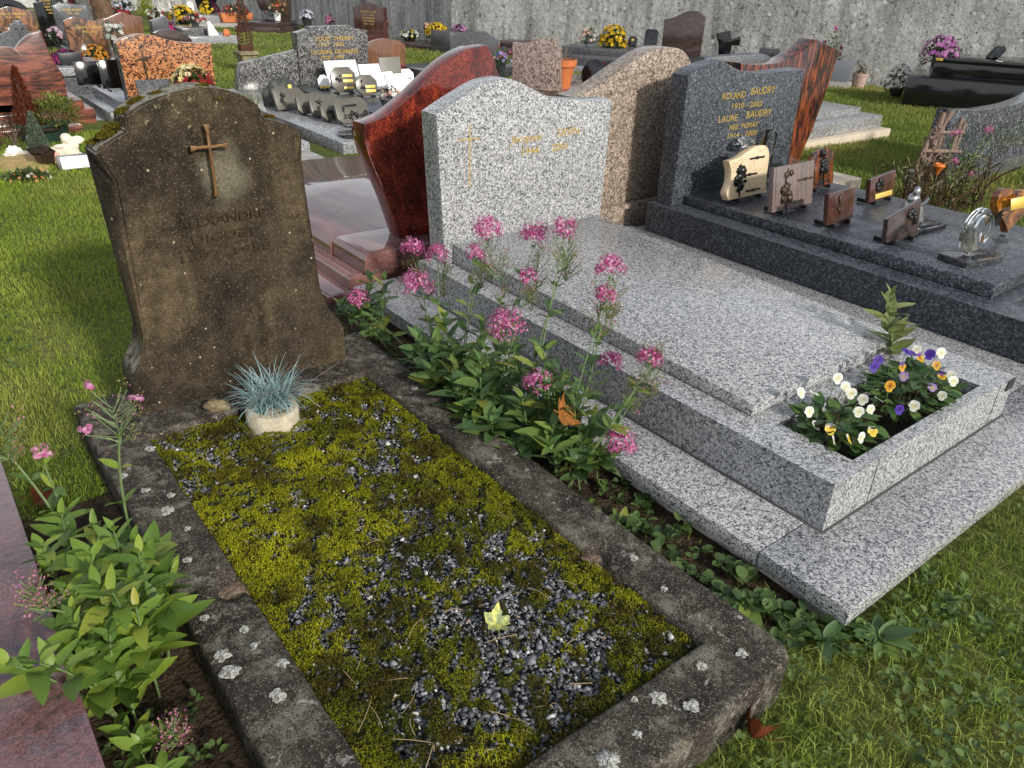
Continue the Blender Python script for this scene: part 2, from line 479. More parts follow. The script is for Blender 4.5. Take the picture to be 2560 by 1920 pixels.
MT['brown_leaf'] = leafmat('brown_leaf', [(0, (.15, .035, .01)), (1, (.2, .06, .02))], .25, .6, 60, .35)

def words(parent, tx, wd, size, loc, m, rot=None, gap=.33):
    """one object for each word of a line of lettering, the line centred on loc and wd wide"""
    ms = [text_mesh(w_, None, size, .0006, 'LEFT') for w_ in tx.split()]
    ex = []
    for me in ms:
        co = np.empty(len(me.vertices)*3, dtype=np.float32); me.vertices.foreach_get('co', co); co = co.reshape(-1, 3); ex.append((co[:, 0].min(), co[:, 0].max()))
    gp = [size*gap*(len(s)) for s in __import__('re').findall(r' +', tx)]
    tot = sum(b-a for a, b in ex)+sum(gp); sc = wd/tot; x = -wd/2
    for k, me in enumerate(ms):
        a, b = ex[k]
        o = obj('inscription', me, m, parent, loc=(loc[0]+x-a*sc, loc[1], loc[2]), rot=rot); o.scale = (sc, 1, 1)
        x += (b-a)*sc + (gp[k]*sc if k < len(gp) else 0)
# ------------------------------------------------------------------ numpy helpers for scattered growth
def vnoise(x, y, f, seed=0):
    """smooth value noise, about 0..1"""
    x = np.asarray(x)*f + seed*17.3; y = np.asarray(y)*f + seed*9.7
    xi = np.floor(x).astype(np.int64); yi = np.floor(y).astype(np.int64)
    fx = x-xi; fy = y-yi
    fx = fx*fx*(3-2*fx); fy = fy*fy*(3-2*fy)
    def h(a, b):
        v = np.sin(a*127.1 + b*311.7 + seed*74.7)*43758.5453
        return v-np.floor(v)
    return (h(xi, yi)*(1-fx)+h(xi+1, yi)*fx)*(1-fy) + (h(xi, yi+1)*(1-fx)+h(xi+1, yi+1)*fx)*fy
def fbm(x, y, f, seed=0, o=4):
    s = 0; a = .5; t = 0
    for k in range(o):
        s = s + a*vnoise(x, y, f*2**k, seed+k); t += a; a *= .5
    return s/t
def lerp(a, b, t):
    return np.asarray(a)[None, :]*(1-t[:, None]) + np.asarray(b)[None, :]*t[:, None]

def blades(P, L, W, lean, col, rng, tipcol=1.25):
    n = len(P)
    a = rng.uniform(0, 2*np.pi, n); b = rng.uniform(0, 2*np.pi, n)
    d = np.stack([np.cos(a), np.sin(a), np.zeros(n)], 1)
    s = np.stack([np.cos(b), np.sin(b), np.zeros(n)], 1)*(W*.5)[:, None]
    up = np.array([0, 0, 1.0])[None, :]
    k = lean[:, None]
    mid = P + (up*.62 + d*k*.28)*L[:, None]
    tip = P + (up*(1-.45*k*k) + d*k)*L[:, None]*np.array([1, 1, .95])[None, :]
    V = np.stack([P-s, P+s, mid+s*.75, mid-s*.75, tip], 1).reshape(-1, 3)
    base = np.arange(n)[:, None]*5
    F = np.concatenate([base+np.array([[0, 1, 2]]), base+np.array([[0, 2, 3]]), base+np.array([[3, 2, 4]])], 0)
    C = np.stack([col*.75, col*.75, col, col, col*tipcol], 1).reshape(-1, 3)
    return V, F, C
class Pool:
    def __init__(s): s.V = []; s.F = []; s.C = []; s.n = 0
    def add(s, V, F, C):
        s.V.append(V); s.F.append(np.asarray(F)+s.n); s.C.append(C); s.n += len(V)
    def mesh(s, smooth=False):
        return mesh_np(np.concatenate(s.V), np.concatenate(s.F), np.concatenate(s.C), smooth)

# ------------------------------------------------------------------ setting: ground, soil strips, boundary wall
gm = M('lawn_ground', .95, .2)
_g1 = gm.ramp(gm.noise(1.3, 6, .6), [(.3, (.06, .08, .016)), (.5, (.1, .125, .025)), (.68, (.16, .15, .045))])
_g2 = gm.ramp(gm.noise(38, 5), [(.3, .55), (.7, 1.35)])
gm.color(gm.mix(1.0, _g1, _g2, 'MULTIPLY')); gm.bump(gm.noise(70, 5), .8, .02)
xs = np.concatenate([np.linspace(-30, -4, 14), np.linspace(-3, 14, 70), np.linspace(15, 60, 16)])
ys = np.concatenate([np.linspace(-20, -2, 10), np.linspace(-1.5, 28, 110), np.linspace(29, 80, 20)])
gx, gy = np.meshgrid(xs, ys)
V = np.stack([gx.ravel(), gy.ravel(), gza(gx.ravel(), gy.ravel())], 1)
nx = len(xs); ny = len(ys)
ii, jj = np.meshgrid(np.arange(nx-1), np.arange(ny-1))
a = (jj*nx+ii).ravel()
ground = obj('ground', mesh_np(V, np.stack([a, a+1, a+nx+1, a+nx], 1), smooth=True), gm.m)
tag(ground, kind='structure')

sm = M('bare_soil', .95, .15)
sm.color(sm.mix(1.0, sm.ramp(sm.noise(14, 6, .65), [(.3, (.022, .015, .01)), (.55, (.055, .038, .024)), (.75, (.12, .085, .055))]),
                sm.ramp(sm.noise(160, 3), [(.3, .6), (.7, 1.5)]), 'MULTIPLY'))
sm.bump(sm.noise(90, 6), 1.0, .02)
def sheet(x0, x1, y0, y1, z, st=.03, amp=.012, seed=1):
    X, Y = np.meshgrid(np.linspace(x0, x1, max(2, int((x1-x0)/st))), np.linspace(y0, y1, max(2, int((y1-y0)/st))))
    n_, m_ = X.shape[1], X.shape[0]
    Z = z + amp*(fbm(X.ravel(), Y.ravel(), 9, seed)-.5)
    i, j = np.meshgrid(np.arange(n_-1), np.arange(m_-1)); a = (j*n_+i).ravel()
    return mesh_np(np.stack([X.ravel(), Y.ravel(), Z], 1), np.stack([a, a+1, a+n_+1, a+n_], 1), smooth=True)
for (x0, x1, y0, y1, s) in ((-1.56, -1.2, -.3, 1.62, 3), (-.3, .12, .12, 2.7, 4)):
    tag(obj('soil_path', sheet(x0, x1, y0, y1, .014, seed=s), sm.m), kind='structure')

# old rendered boundary wall
wm = M('wall_render', .95, .15)
_b = wm.ramp(wm.noise(.9, 7, .62), [(.28, (.34, .33, .305)), (.5, (.48, .47, .44)), (.72, (.6, .585, .55))])
_b = wm.mix(1.0, _b, wm.ramp(wm.noise(11, 6, .7), [(.3, .6), (.5, .98), (.72, 1.3)]), 'MULTIPLY')
_stk = wm.ramp(wm.noise(1.0, 6, .6, .3, wm.map((3.2, 3.2, .45))), [(.36, .62), (.5, 1.0), (.64, 1.22)])
_b = wm.mix(1.0, _b, _stk, 'MULTIPLY')
_d = wm.ramp(wm.noise(9, 5, .65, .4), [(.6, 0), (.66, 1)])
_b = wm.mix(wm.math('MULTIPLY', _d, .8), _b, (.035, .034, .03))
_lv = wm.n('TexVoronoi'); _lv.inputs['Scale'].default_value = 7.0
_dist = wm.n('TexNoise'); _dist.inputs['Scale'].default_value = 16
wm.l(wm.co, _dist.inputs['Vector'])
_vs = wm.n('VectorMath'); _vs.operation = 'SCALE'; _vs.inputs['Scale'].default_value = .07
wm.l(_dist.outputs['Color'], _vs.inputs[0])
_va = wm.n('VectorMath'); _va.operation = 'ADD'
wm.l(wm.co, _va.inputs[0]); wm.l(_vs.outputs[0], _va.inputs[1]); wm.l(_va.outputs[0], _lv.inputs['Vector'])
_sc = wm.n('SeparateColor'); wm.l(_lv.outputs['Color'], _sc.inputs[0])
_rad = wm.math('MULTIPLY', _sc.outputs[0], .3)
_spot = wm.math('MULTIPLY', wm.math('LESS_THAN', _lv.outputs['Distance'], _rad), wm.math('GREATER_THAN', _sc.outputs[1], .55))
_b = wm.mix(wm.math('MULTIPLY', _spot, .75), _b, (.75, .74, .7))
_lv2 = wm.n('TexVoronoi'); _lv2.inputs['Scale'].default_value = 24.0
wm.l(_va.outputs[0], _lv2.inputs['Vector'])
_sc2 = wm.n('SeparateColor'); wm.l(_lv2.outputs['Color'], _sc2.inputs[0])
_sp2 = wm.math('MULTIPLY', wm.math('LESS_THAN', _lv2.outputs['Distance'], .26), wm.math('GREATER_THAN', _sc2.outputs[0], .74))
_b = wm.mix(wm.math('MULTIPLY', _sp2, .7), _b, (.72, .71, .68))
_sp3 = wm.math('MULTIPLY', wm.math('LESS_THAN', _lv2.outputs['Distance'], .3), wm.math('LESS_THAN', _sc2.outputs[0], .14))
_b = wm.mix(wm.math('MULTIPLY', _sp3, .85), _b, (.025, .024, .022))
wm.color(_b)
wm.bump(wm.math('ADD', wm.noise(14, 8, .7), wm.math('MULTIPLY', wm.noise(70, 4, .6), .4)), 1.0, .05)
WP = [(16.5, -6), (12.45, 6.8), (9.6, 16.1), (10.75, 27.4), (10.6, 36.5), (5.5, 39.5), (-14, 42)]
bm = bmesh.new()
rows = []
for (x, y) in WP: rows.append([bm.verts.new((x, y, gz(x, y)-.3)), bm.verts.new((x, y, 2.9)), bm.verts.new((x+.45, y+.1, 2.9)), bm.verts.new((x+.45, y+.1, gz(x, y)-.3))])
for p, q in zip(rows, rows[1:]):
    for k in range(4): bm.faces.new((p[k], p[(k+1) % 4], q[(k+1) % 4], q[k]))
bm.faces.new(rows[0]); bm.faces.new(rows[-1][::-1])
tag(obj('boundary_wall', from_bm(bm), wm.m), 'tall weathered grey rendered cemetery wall spotted with white lichen', 'wall')

# ------------------------------------------------------------------ the old concrete grave
om = M('old_concrete', .92, .2)
_n1 = om.noise(3.2, 6, .6, .5); _n2 = om.noise(26, 6, .7)
_c = om.ramp(_n1, [(.3, (.018, .014, .01)), (.46, (.042, .031, .02)), (.6, (.082, .06, .034)), (.74, (.145, .112, .062))])
_run = om.ramp(om.noise(1.0, 6, .65, .4, om.map((9, 9, 1.1))), [(.35, .5), (.55, 1.05), (.7, 1.3)])
_c = om.mix(1.0, _c, _run, 'MULTIPLY')
_c = om.mix(1.0, _c, om.ramp(_n2, [(.28, .45), (.5, .95), (.72, 1.6)]), 'MULTIPLY')
_gsep = om.n('SeparateXYZ'); om.l(om.co, _gsep.inputs[0])
# pale rubbed stain under the bronze cross
_sx = om.math('MULTIPLY', om.math('SUBTRACT', _gsep.outputs[0], .015), 11.0)
_sz = om.math('MULTIPLY', om.math('SUBTRACT', _gsep.outputs[2], .845), 9.0)
_r = om.math('SQRT', om.math('ADD', om.math('MULTIPLY', _sx, _sx), om.math('MULTIPLY', _sz, _sz)))
_st = om.ramp(om.math('ADD', _r, om.math('MULTIPLY', om.math('SUBTRACT', om.noise(14, 4), .5), 1.3)), [(.35, 1), (1.05, 0)])
_c = om.mix(om.math('MULTIPLY', _st, .75), _c, (.2, .18, .125))
_v = om.voro(330.0); _vsx = om.n('SeparateColor'); om.l(_v.outputs['Color'], _vsx.inputs[0])
_c = om.mix(om.ramp(_vsx.outputs[0], [(.91, 0), (.95, .5)]), _c, (.22, .17, .105))
_c = om.mix(om.ramp(_vsx.outputs[1], [(.8, 0), (.84, .55)]), _c, (.02, .015, .01))
_v3 = om.voro(60.0); _v3s = om.n('SeparateColor'); om.l(_v3.outputs['Color'], _v3s.inputs[0])
_c = om.mix(om.math('MULTIPLY', om.math('LESS_THAN', _v3.outputs['Distance'], .22), om.math('GREATER_THAN', _v3s.outputs[0], .965)), _c, (.42, .35, .25))
# grey-white lichen and moss that grow on the upward faces
_geo = om.n('NewGeometry'); _ns = om.n('SeparateXYZ'); om.l(_geo.outputs['Normal'], _ns.inputs[0])
_upf = om.ramp(_ns.outputs[2], [(.25, 0), (.6, 1)])
_lic = om.math('MULTIPLY', _upf, om.ramp(om.noise(30, 6, .7), [(.4, 0), (.55, 1)]))
_c = om.mix(om.math('MULTIPLY', _lic, .8), _c, (.34, .32, .26))
_edge = om.math('MULTIPLY', om.ramp(_gsep.outputs[2], [(.95, 0), (1.0, 1)]), om.ramp(om.noise(24, 5, .7), [(.6, 0), (.66, 1)]))
_c = om.mix(om.math('MULTIPLY', _edge, .8), _c, (.4, .35, .2))
om.color(_c)
om.bump(om.math('ADD', om.noise(60, 8, .75), om.math('MULTIPLY', _vsx.outputs[0], .25)), .75, .008)
MT['old_concrete'] = om.m

km = M('kerb_concrete', .93, .2)
_c = km.ramp(km.noise(7, 6, .65), [(.3, (.018, .015, .0125)), (.5, (.042, .035, .028)), (.7, (.085, .072, .055))])
_c = km.mix(1.0, _c, km.ramp(km.noise(60, 5, .7), [(.3, .55), (.7, 1.6)]), 'MULTIPLY')
_c = km.mix(km.ramp(km.noise(11, 8, .75, .3), [(.5, 0), (.62, .7)]), _c, (.24, .22, .175))
_c = km.mix(km.ramp(km.noise(27, 7, .7, .5), [(.6, 0), (.66, .75)]), _c, (.42, .4, .35))
_kg = km.n('NewGeometry'); _kn = km.n('SeparateXYZ'); km.l(_kg.outputs['Normal'], _kn.inputs[0])
_v = km.voro(380.0); _vsx = km.n('SeparateColor'); km.l(_v.outputs['Color'], _vsx.inputs[0])
_c = km.mix(km.ramp(_vsx.outputs[0], [(.88, 0), (.92, .6)]), _c, (.3, .255, .19))
_c = km.mix(km.ramp(_vsx.outputs[1], [(.84, 0), (.87, .8)]), _c, (.012, .01, .008))
km.color(_c)
km.bump(km.math('ADD', km.noise(80, 8, .75), km.math('MULTIPLY', km.noise(16, 4), .6)), .8, .01)
MT['kerb_concrete'] = km.m

def rough_box(x0, x1, y0, y1, z0, z1, rad=.014, st=.02, amp=.005, seed=0, dents=()):
    lo = np.array([x0, y0, z0]); hi = np.array([x1, y1, z1]); bm = bmesh.new()
    for ax in range(3):
        u, v = [k for k in range(3) if k != ax]
        nu = max(2, int((hi[u]-lo[u])/st)+1); nv = max(2, int((hi[v]-lo[v])/st)+1)
        for side in (lo[ax], hi[ax]):
            g = []
            for i in range(nu):
                row = []
                for j in range(nv):
                    p = [0, 0, 0]; p[ax] = side; p[u] = lo[u]+(hi[u]-lo[u])*i/(nu-1); p[v] = lo[v]+(hi[v]-lo[v])*j/(nv-1)
                    row.append(bm.verts.new(p))
                g.append(row)
            for i in range(nu-1):
                for j in range(nv-1): bm.faces.new((g[i][j], g[i+1][j], g[i+1][j+1], g[i][j+1]))
    bmesh.ops.remove_doubles(bm, verts=bm.verts, dist=1e-5)
    for v in bm.verts:
        q = Vector([min(max(v.co[k], lo[k]+rad), hi[k]-rad) for k in range(3)])
        d = v.co-q
        if d.length > 1e-9:
            nrm = d.normalized(); v.co = q+nrm*rad
            a = mnoise.noise(v.co*7+Vector((seed, 0, 0)))*amp + mnoise.noise(v.co*28+Vector((0, seed, 0)))*amp*.5
            v.co += nrm*a
        for (dx, dy, dr, dd) in dents:
            t = math.hypot(v.co.x-dx, v.co.y-dy)/dr
            if t < 1 and v.co.z > z1-.03: v.co.z -= dd*(1-t*t)
    return from_bm(bm, 70)

og = thing('old_grave', 'old brown lichened concrete grave with arched headstone and mossy gravel bed', 'grave', (-.757, 1.0, 0))
OX, OY = -.757, 1.0
def P_(x0, x1, y0, y1): return (x0-OX, x1-OX, y0-OY, y1-OY)
KZ = .122
def kerb_ring(x0, x1, y0, y1, ix0, ix1, iy0, iy1, zt, zb, r=.013):
    def axis(lo, a, b, hi):
        seg = lambda p, q: np.unique(np.concatenate([[p, p+.004, p+.009], np.arange(p+.016, q-.012, .014), [q-.009, q-.004, q]]))
        return np.unique(np.round(np.concatenate([seg(lo, a), np.arange(a+.02, b-.01, .02), seg(b, hi)]), 5))
    xs, ys = axis(x0, ix0, ix1, x1), axis(y0, iy0, iy1, y1)
    bm = bmesh.new(); vs = {}
    def inside(x, y): return not (ix0 < x < ix1 and iy0 < y < iy1)
    def vert(i, j):
        if (i, j) not in vs:
            x, y = float(xs[i]), float(ys[j])
            do = min(x-x0, x1-x, y-y0, y1-y)
            dx = max(ix0-x, x-ix1, 0); dy = max(iy0-y, y-iy1, 0); di = math.hypot(dx, dy)
            z = zt
            for d in (do, di):
                if d < r: z -= r-math.sqrt(max(0, r*r-(r-d)**2))
            z += .004*mnoise.noise(Vector((x*9, y*9, 1)))+.0025*mnoise.noise(Vector((x*34, y*34, 5)))
            for (qx, qy, qr, qd) in ((-1.165-OX, .914-OY, .055, .028), (-.385-OX, .49-OY, .05, .028)):
                t = math.hypot(x-qx, y-qy)/qr
                if t < 1: z -= qd*(1-t*t)
            # worn corners in plan
            cx = x1-.05; cy = y0+.05
            if x > cx and y < cy:
                q = Vector((x-cx, y-cy)); m = max(abs(q.x), abs(q.y)); L = q.length
                if L > 1e-6: q *= m/L; x, y = cx+q.x, cy+q.y
            x += .003*mnoise.noise(Vector((x*12, y*12, 9))); y += .003*mnoise.noise(Vector((x*12, y*12, 19)))
            vs[(i, j)] = bm.verts.new((x, y, z))
        return vs[(i, j)]
    for i in range(len(xs)-1):
        for j in range(len(ys)-1):
            if inside((xs[i]+xs[i+1])/2, (ys[j]+ys[j+1])/2): bm.faces.new((vert(i, j), vert(i+1, j), vert(i+1, j+1), vert(i, j+1)))
    be = [e for e in bm.edges if len(e.link_faces) == 1]
    for k in range(4):
        g = bmesh.ops.extrude_edge_only(bm, edges=be)
        nv = [v for v in g['geom'] if isinstance(v, bmesh.types.BMVert)]
        for v in nv: v.co.z += (zb-zt)/4; v.co.x += .003*mnoise.noise(v.co*20); v.co.y += .003*mnoise.noise(v.co*20+Vector((5, 5, 5)))
        be = [e for e in g['geom'] if isinstance(e, bmesh.types.BMEdge)]
    return from_bm(bm, 75)
KB = obj('kerb', kerb_ring(-1.281-OX, -.236-OX, -.014-OY, 2.03-OY, -1.134-OX, -.386-OX, .137-OY, 1.701-OY, KZ, -.05), MT['kerb_concrete'], og)
KB['label'] = 'dark kerb spotted with white lichen around the mossy bed'
kerbs = [KB]*4
lm = M('lichen', .95, .1)
lm.color(lm.mix(lm.ramp(lm.noise(230, 5, .75), [(.42, 1), (.56, 0)]), lm.mix(1.0, (.5, .5, .45), lm.ramp(lm.noise(90, 5, .7), [(.3, .6), (.7, 1.25)]), 'MULTIPLY'), (.1, .088, .07))); lm.bump(lm.noise(220, 5), .8, .003)
def blob_disc(r, th, seed, n=44, amp=.3):
    bm = bmesh.new(); c = bm.verts.new((0, 0, th)); t = []; b = []
    for k in range(n):
        a = 2*math.pi*k/n
        rr = r*(1+amp*2*mnoise.noise(Vector((math.cos(a)*1.6+seed*5, math.sin(a)*1.6, seed*.7)))+amp*.6*mnoise.noise(Vector((math.cos(a)*5, math.sin(a)*5, seed))))
        t.append(bm.verts.new((rr*.94*math.cos(a), rr*.94*math.sin(a), th*.9))); b.append(bm.verts.new((rr*math.cos(a), rr*math.sin(a), -.002)))
    for k in range(n):
        q = (k+1) % n
        bm.faces.new((c, t[k], t[q])); bm.faces.new((t[k], b[k], b[q], t[q]))
    return from_bm(bm, 70)
LIC = [(-1.253, .716, .017, 0), (-1.256, .664, .019, 0), (-1.19, .703, .009, 0), (-1.188, .761, .011, 0), (-1.247, .846, .010, 0), (-1.217, 1.06, .011, 0),
       (-.579, .089, .0175, 2), (-.539, .035, .0165, 2), (-.761, .046, .025, 2), (-.258, .131, .006, 2), (-1.171, 1.349, .012, 0), (-1.199, 1.288, .018, 0),
       (-1.18, 1.181, .009, 0), (-.676, .053, .011, 2), (-1.22, 1.41, .012, 0), (-1.16, .62, .013, 0), (-1.2, .55, .016, 0), (-.33, .30, .009, 1), (-.3, 1.5, .012, 1),
       (-.31, .42, .012, 1), (-1.15, 1.62, .014, 0), (-1.25, 1.52, .013, 0), (-.44, .09, .012, 2), (-.34, .06, .014, 2), (-.62, .115, .008, 2)]
for i, (x, y, r, k) in enumerate(LIC):
    obj('lichen', blob_disc(r*(1.0 if r > .015 else .9), .0014, i+1), lm.m, kerbs[k], loc=(x-OX, y-OY, KZ+.002))
ch = M('broken_concrete', .95, .1); ch.color(ch.ramp(ch.noise(90, 5), [(.3, (.09, .06, .04)), (.7, (.3, .22, .16))])); ch.bump(ch.noise(120, 5), 1, .01)
obj('chipped_patch', blob_disc(.045, .004, 41, amp=.25), ch.m, kerbs[0], loc=(-1.165-OX, .914-OY, KZ-.022))
obj('chipped_patch', blob_disc(.035, .004, 43, amp=.25), ch.m, kerbs[1], loc=(-.375-OX, .49-OY, KZ-.022))

# headstone
prof = [(-.364, .118), (-.366, .255), (-.345, .285), (-.318, .33), (-.305, .385), (-.303, .40), (-.325, .86), (-.328, .945),
        (-.305, .962), (-.27, .982), (-.236, .995), (-.233, 1.036)]
arc = spline([(-.233, 1.036), (-.15, 1.075), (-.017, 1.098), (.09, 1.075), (.153, 1.033)], (0, 4), 5)
prof += arc[1:] + [(.153, 1.0), (.19, .99), (.24, .973), (.279, .953), (.281, .86), (.291, .415), (.296, .39), (.318, .33), (.35, .285), (.366, .25), (.366, .118)]
bm = bmesh.new()
TH = .135
fr = [bm.verts.new((u, 0, z)) for u, z in prof]; bk = [bm.verts.new((u, TH, z)) for u, z in prof]
ff = bm.faces.new(fr); bm.faces.new(bk[::-1]); n_ = len(prof)
for i in range(n_): bm.faces.new((fr[(i+1) % n_], fr[i], bk[i], bk[(i+1) % n_]))
bmesh.ops.recalc_face_normals(bm, faces=bm.faces)
ed = []
for e in bm.edges:
    a_, b_ = e.verts
    if abs(a_.co.y) < 1e-6 and abs(b_.co.y) < 1e-6 and {round(a_.co.z, 3), round(b_.co.z, 3)} in ({.40, .86}, {.415, .86}): ed.append(e)
bmesh.ops.bevel(bm, geom=ed, offset=.034, segments=3, affect='EDGES', profile=.35)
ed = [e for e in bm.edges if len(e.link_faces) == 2 and e.calc_face_angle(0) > .6]
bmesh.ops.bevel(bm, geom=ed, offset=.006, segments=2, affect='EDGES', clamp_overlap=True)
hs = obj('headstone', from_bm(bm, 40), MT['old_concrete'], og, loc=(0, 1.832-OY, 0), rot=(R(-.6), 0, 0))
mg = lumpy(.05, .05, .02, 3, .5, 4, 3)
def mosspad(pts, seed):
    V = []; F = []; C = []; pl = Pool(); rng = np.random.default_rng(seed)
    for (x, y, z, r, n) in pts:
        a = rng.uniform(0, 2*np.pi, n); rr = r*np.sqrt(rng.uniform(0, 1, n))
        P = np.stack([x+rr*np.cos(a), y+rr*np.sin(a)*.8, np.full(n, z)], 1)
        P[:, 2] += .35*r*(1-(rr/r)**2)
        t = rng.uniform(0, 1, n)
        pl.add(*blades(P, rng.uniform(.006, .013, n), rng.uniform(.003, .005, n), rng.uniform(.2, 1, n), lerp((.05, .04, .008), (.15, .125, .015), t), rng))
    return pl.mesh()
mp = obj('moss_pad', mosspad([(-.27, .05, .975, .04, 700), (-.25, .07, .99, .035, 600), (-.215, .05, 1.035, .03, 500), (-.17, .07, 1.055, .035, 500), (-.3, .08, .955, .03, 300), (-.12, .06, 1.075, .02, 160), (.0, .04, 1.092, .02, 140), (.03, .005, 1.06, .016, 120), (.2, .07, .985, .02, 100)], 3), MT['moss'], hs)
mp['kind'] = 'stuff'
# bronze latin cross with flared ends
def flared_cross(zt, zb, zc, hw, w=.0045, fl=.009, th=.012):
    P = [(-w, zc+w), (-w, zt-.02), (-fl, zt), (fl, zt), (w, zt-.02), (w, zc+w), (hw-.02, zc+w), (hw, zc+fl), (hw, zc-fl), (hw-.02, zc-w), (w, zc-w), (w, zb+.02), (fl*.9, zb), (-fl*.9, zb), (-w, zb+.02), (-w, zc-w), (-hw+.02, zc-w), (-hw, zc-fl), (-hw, zc+fl), (-hw+.02, zc+w)]
    return prism(P, th, .0015)
cr = obj('cross', flared_cross(1.002, .792, .938, .055), MT['cross_bronze'], og, loc=(-.783-OX, 1.832-OY-.022, 0))
cr['label'] = 'bronze cross on the old headstone'
for tx, wd, x, z, s in (('ALEXANDRE', .272, -.768, .703, .04), ('DIGUET', .205, -.768, .652, .036), ('1897  1958', .285, -.768, .596, .036)):
    words(og, tx, wd, s, (x-OX, 1.832-OY-.0012, z), MT['engraving'], (R(-.6), 0, 0))

# mossy gravel bed
bx0, bx1, by0, by1 = -1.134, -.386, .137, 1.701
def bedz(x, y): return .088 + .018*(fbm(x, y, 6, 3)-.5) + .007*(fbm(x, y, 22, 5)-.5)
def mossm(x, y):
    m = .57 + (fbm(x, y, 5, 11, 3)-.5)*.6 + (fbm(x, y, 42, 21, 3)-.5)*1.8
    for (cx, cy, r, a) in ((-.83, .84, .2, -.38), (-.72, .55, .2, -.36), (-.62, .33, .2, -.30), (-.85, .3, .15, -.34), (-.62, .72, .16, -.22), (-.7, 1.5, .14, -.34), (-1.03, 1.55, .14, -.4), (-.5, 1.1, .12, -.1), (-.45, .35, .14, -.2),
                          (-.95, 1.3, .25, .35), (-1.08, .55, .12, .35), (-.55, 1.45, .2, .16), (-.75, 1.2, .16, .25), (-1.06, .9, .14, .3), (-.42, .7, .08, .25), (-1.08, .25, .12, .3)):
        m = m + a*.42*np.exp(-(((x-cx)**2+(y-cy)**2)/(r*r)))
    ed = np.minimum(np.minimum(x-bx0, bx1-x), np.minimum(y-by0, by1-y))
    return m + .3*np.exp(-ed/.05)
X, Y = np.meshgrid(np.linspace(bx0-.004, bx1+.004, 110), np.linspace(by0-.004, by1+.004, 220))
xf, yf = X.ravel(), Y.ravel()
mm = np.clip((mossm(xf, yf)-.42)*5, 0, 1)
C = lerp((.016, .014, .012), (.04, .045, .008), mm)
i, j = np.meshgrid(np.arange(109), np.arange(219)); a = (j*110+i).ravel()
bed = obj('gravel_bed', mesh_np(np.stack([xf-OX, yf-OY, bedz(xf, yf)-.003+.006*mm], 1), np.stack([a, a+1, a+111, a+110], 1), C, True), MT['vcol'], og)
bed['kind'] = 'stuff'; bed['label'] = 'dark soil under the moss'
# pebbles
N = 26000
px = RNG.uniform(bx0+.004, bx1-.004, N); py = RNG.uniform(by0+.004, by1-.004, N)
mv = mossm(px, py)
keep = (mv < .48) | (RNG.uniform(0, 1, N) < .16)
px, py, mv = px[keep], py[keep], mv[keep]; N = len(px)
octv = np.array([[1, 0, 0], [-1, 0, 0], [0, 1, 0], [0, -1, 0], [0, 0, 1], [0, 0, -1], [.6, .6, .35], [-.6, .5, .4]])
octf = np.array([[0, 6, 4], [6, 2, 4], [2, 7, 4], [7, 1, 4], [1, 3, 4], [3, 0, 4], [6, 0, 5], [2, 6, 5], [7, 2, 5], [1, 7, 5], [3, 1, 5], [0, 3, 5]])
sz = RNG.gamma(4, .00075, N)+.0014
sz *= np.where(py < .45, 1.15, 1.0)
jit = RNG.normal(1, .22, (N, 8, 3))
v = octv[None]*jit*sz[:, None, None]*np.stack([RNG.uniform(.7, 1.5, N), RNG.uniform(.6, 1.0, N), RNG.uniform(.45, .85, N)], 1)[:, None, :]
an = RNG.uniform(0, 2*np.pi, N); ca, sa = np.cos(an)[:, None], np.sin(an)[:, None]
tl = RNG.normal(0, .35, N); ct, st_ = np.cos(tl)[:, None], np.sin(tl)[:, None]
vx, vy, vz = v[..., 0], v[..., 1], v[..., 2]
vx, vz = vx*ct - vz*st_, vx*st_ + vz*ct
vx, vy = vx*ca-vy*sa, vx*sa+vy*ca
pz = bedz(px, py)+sz*.45+np.where(mv > .5, .006, .0)
V = np.stack([vx+px[:, None]-OX, vy+py[:, None]-OY, vz+pz[:, None]], 2).reshape(-1, 3)
F = (octf[None]+(np.arange(N)*8)[:, None, None]).reshape(-1, 3)
t = RNG.beta(1.4, 2.4, N)
pc = lerp((.02, .021, .024), (.36, .365, .385), t)
wh = RNG.uniform(0, 1, N); pc[wh > .955] = (.6, .58, .55); pc[(wh > .94) & (wh < .948)] = (.3, .2, .14)
peb = obj('pebbles', mesh_np(V, F, np.repeat(pc, 8, 0)), MT['pebble'], og)
peb['kind'] = 'stuff'; peb['label'] = 'loose dark grey gravel'
# moss tufts
N = 150000
px = RNG.uniform(bx0+.002, bx1-.002, N); py = RNG.uniform(by0+.002, by1-.002, N)
mv = mossm(px, py)+RNG.normal(0, .035, N)
keep = mv > .47
px, py, mv = px[keep], py[keep], mv[keep]; N = len(px)
hue = np.clip(fbm(px, py, 7, 31, 3)*1.7-.35 + RNG.normal(0, .13, N), 0, 1)
br = np.clip((fbm(px, py, 16, 41, 3)-.5)*6+RNG.normal(0, .2, N), 0, 1)
hot = np.exp(-(((px+.95)/.2)**2+((py-1.25)/.28)**2))
pc = lerp((.045, .052, .007), (.36, .36, .016), np.clip(hue*.9+hot*.55, 0, 1)**1.2)
pc = pc*(1-br[:, None]*.75) + np.array((.05, .032, .01))[None]*br[:, None]*.75
mh = np.clip((mv-.47)*.06, 0, .014)+.006*vnoise(px, py, 55, 8)
Pm = np.stack([px-OX, py-OY, bedz(px, py)+mh], 1)
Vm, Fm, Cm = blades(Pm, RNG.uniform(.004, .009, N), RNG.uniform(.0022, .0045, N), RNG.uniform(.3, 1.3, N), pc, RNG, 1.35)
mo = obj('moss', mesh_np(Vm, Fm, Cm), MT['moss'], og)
mo['kind'] = 'stuff'; mo['label'] = 'yellow green moss growing over the gravel'
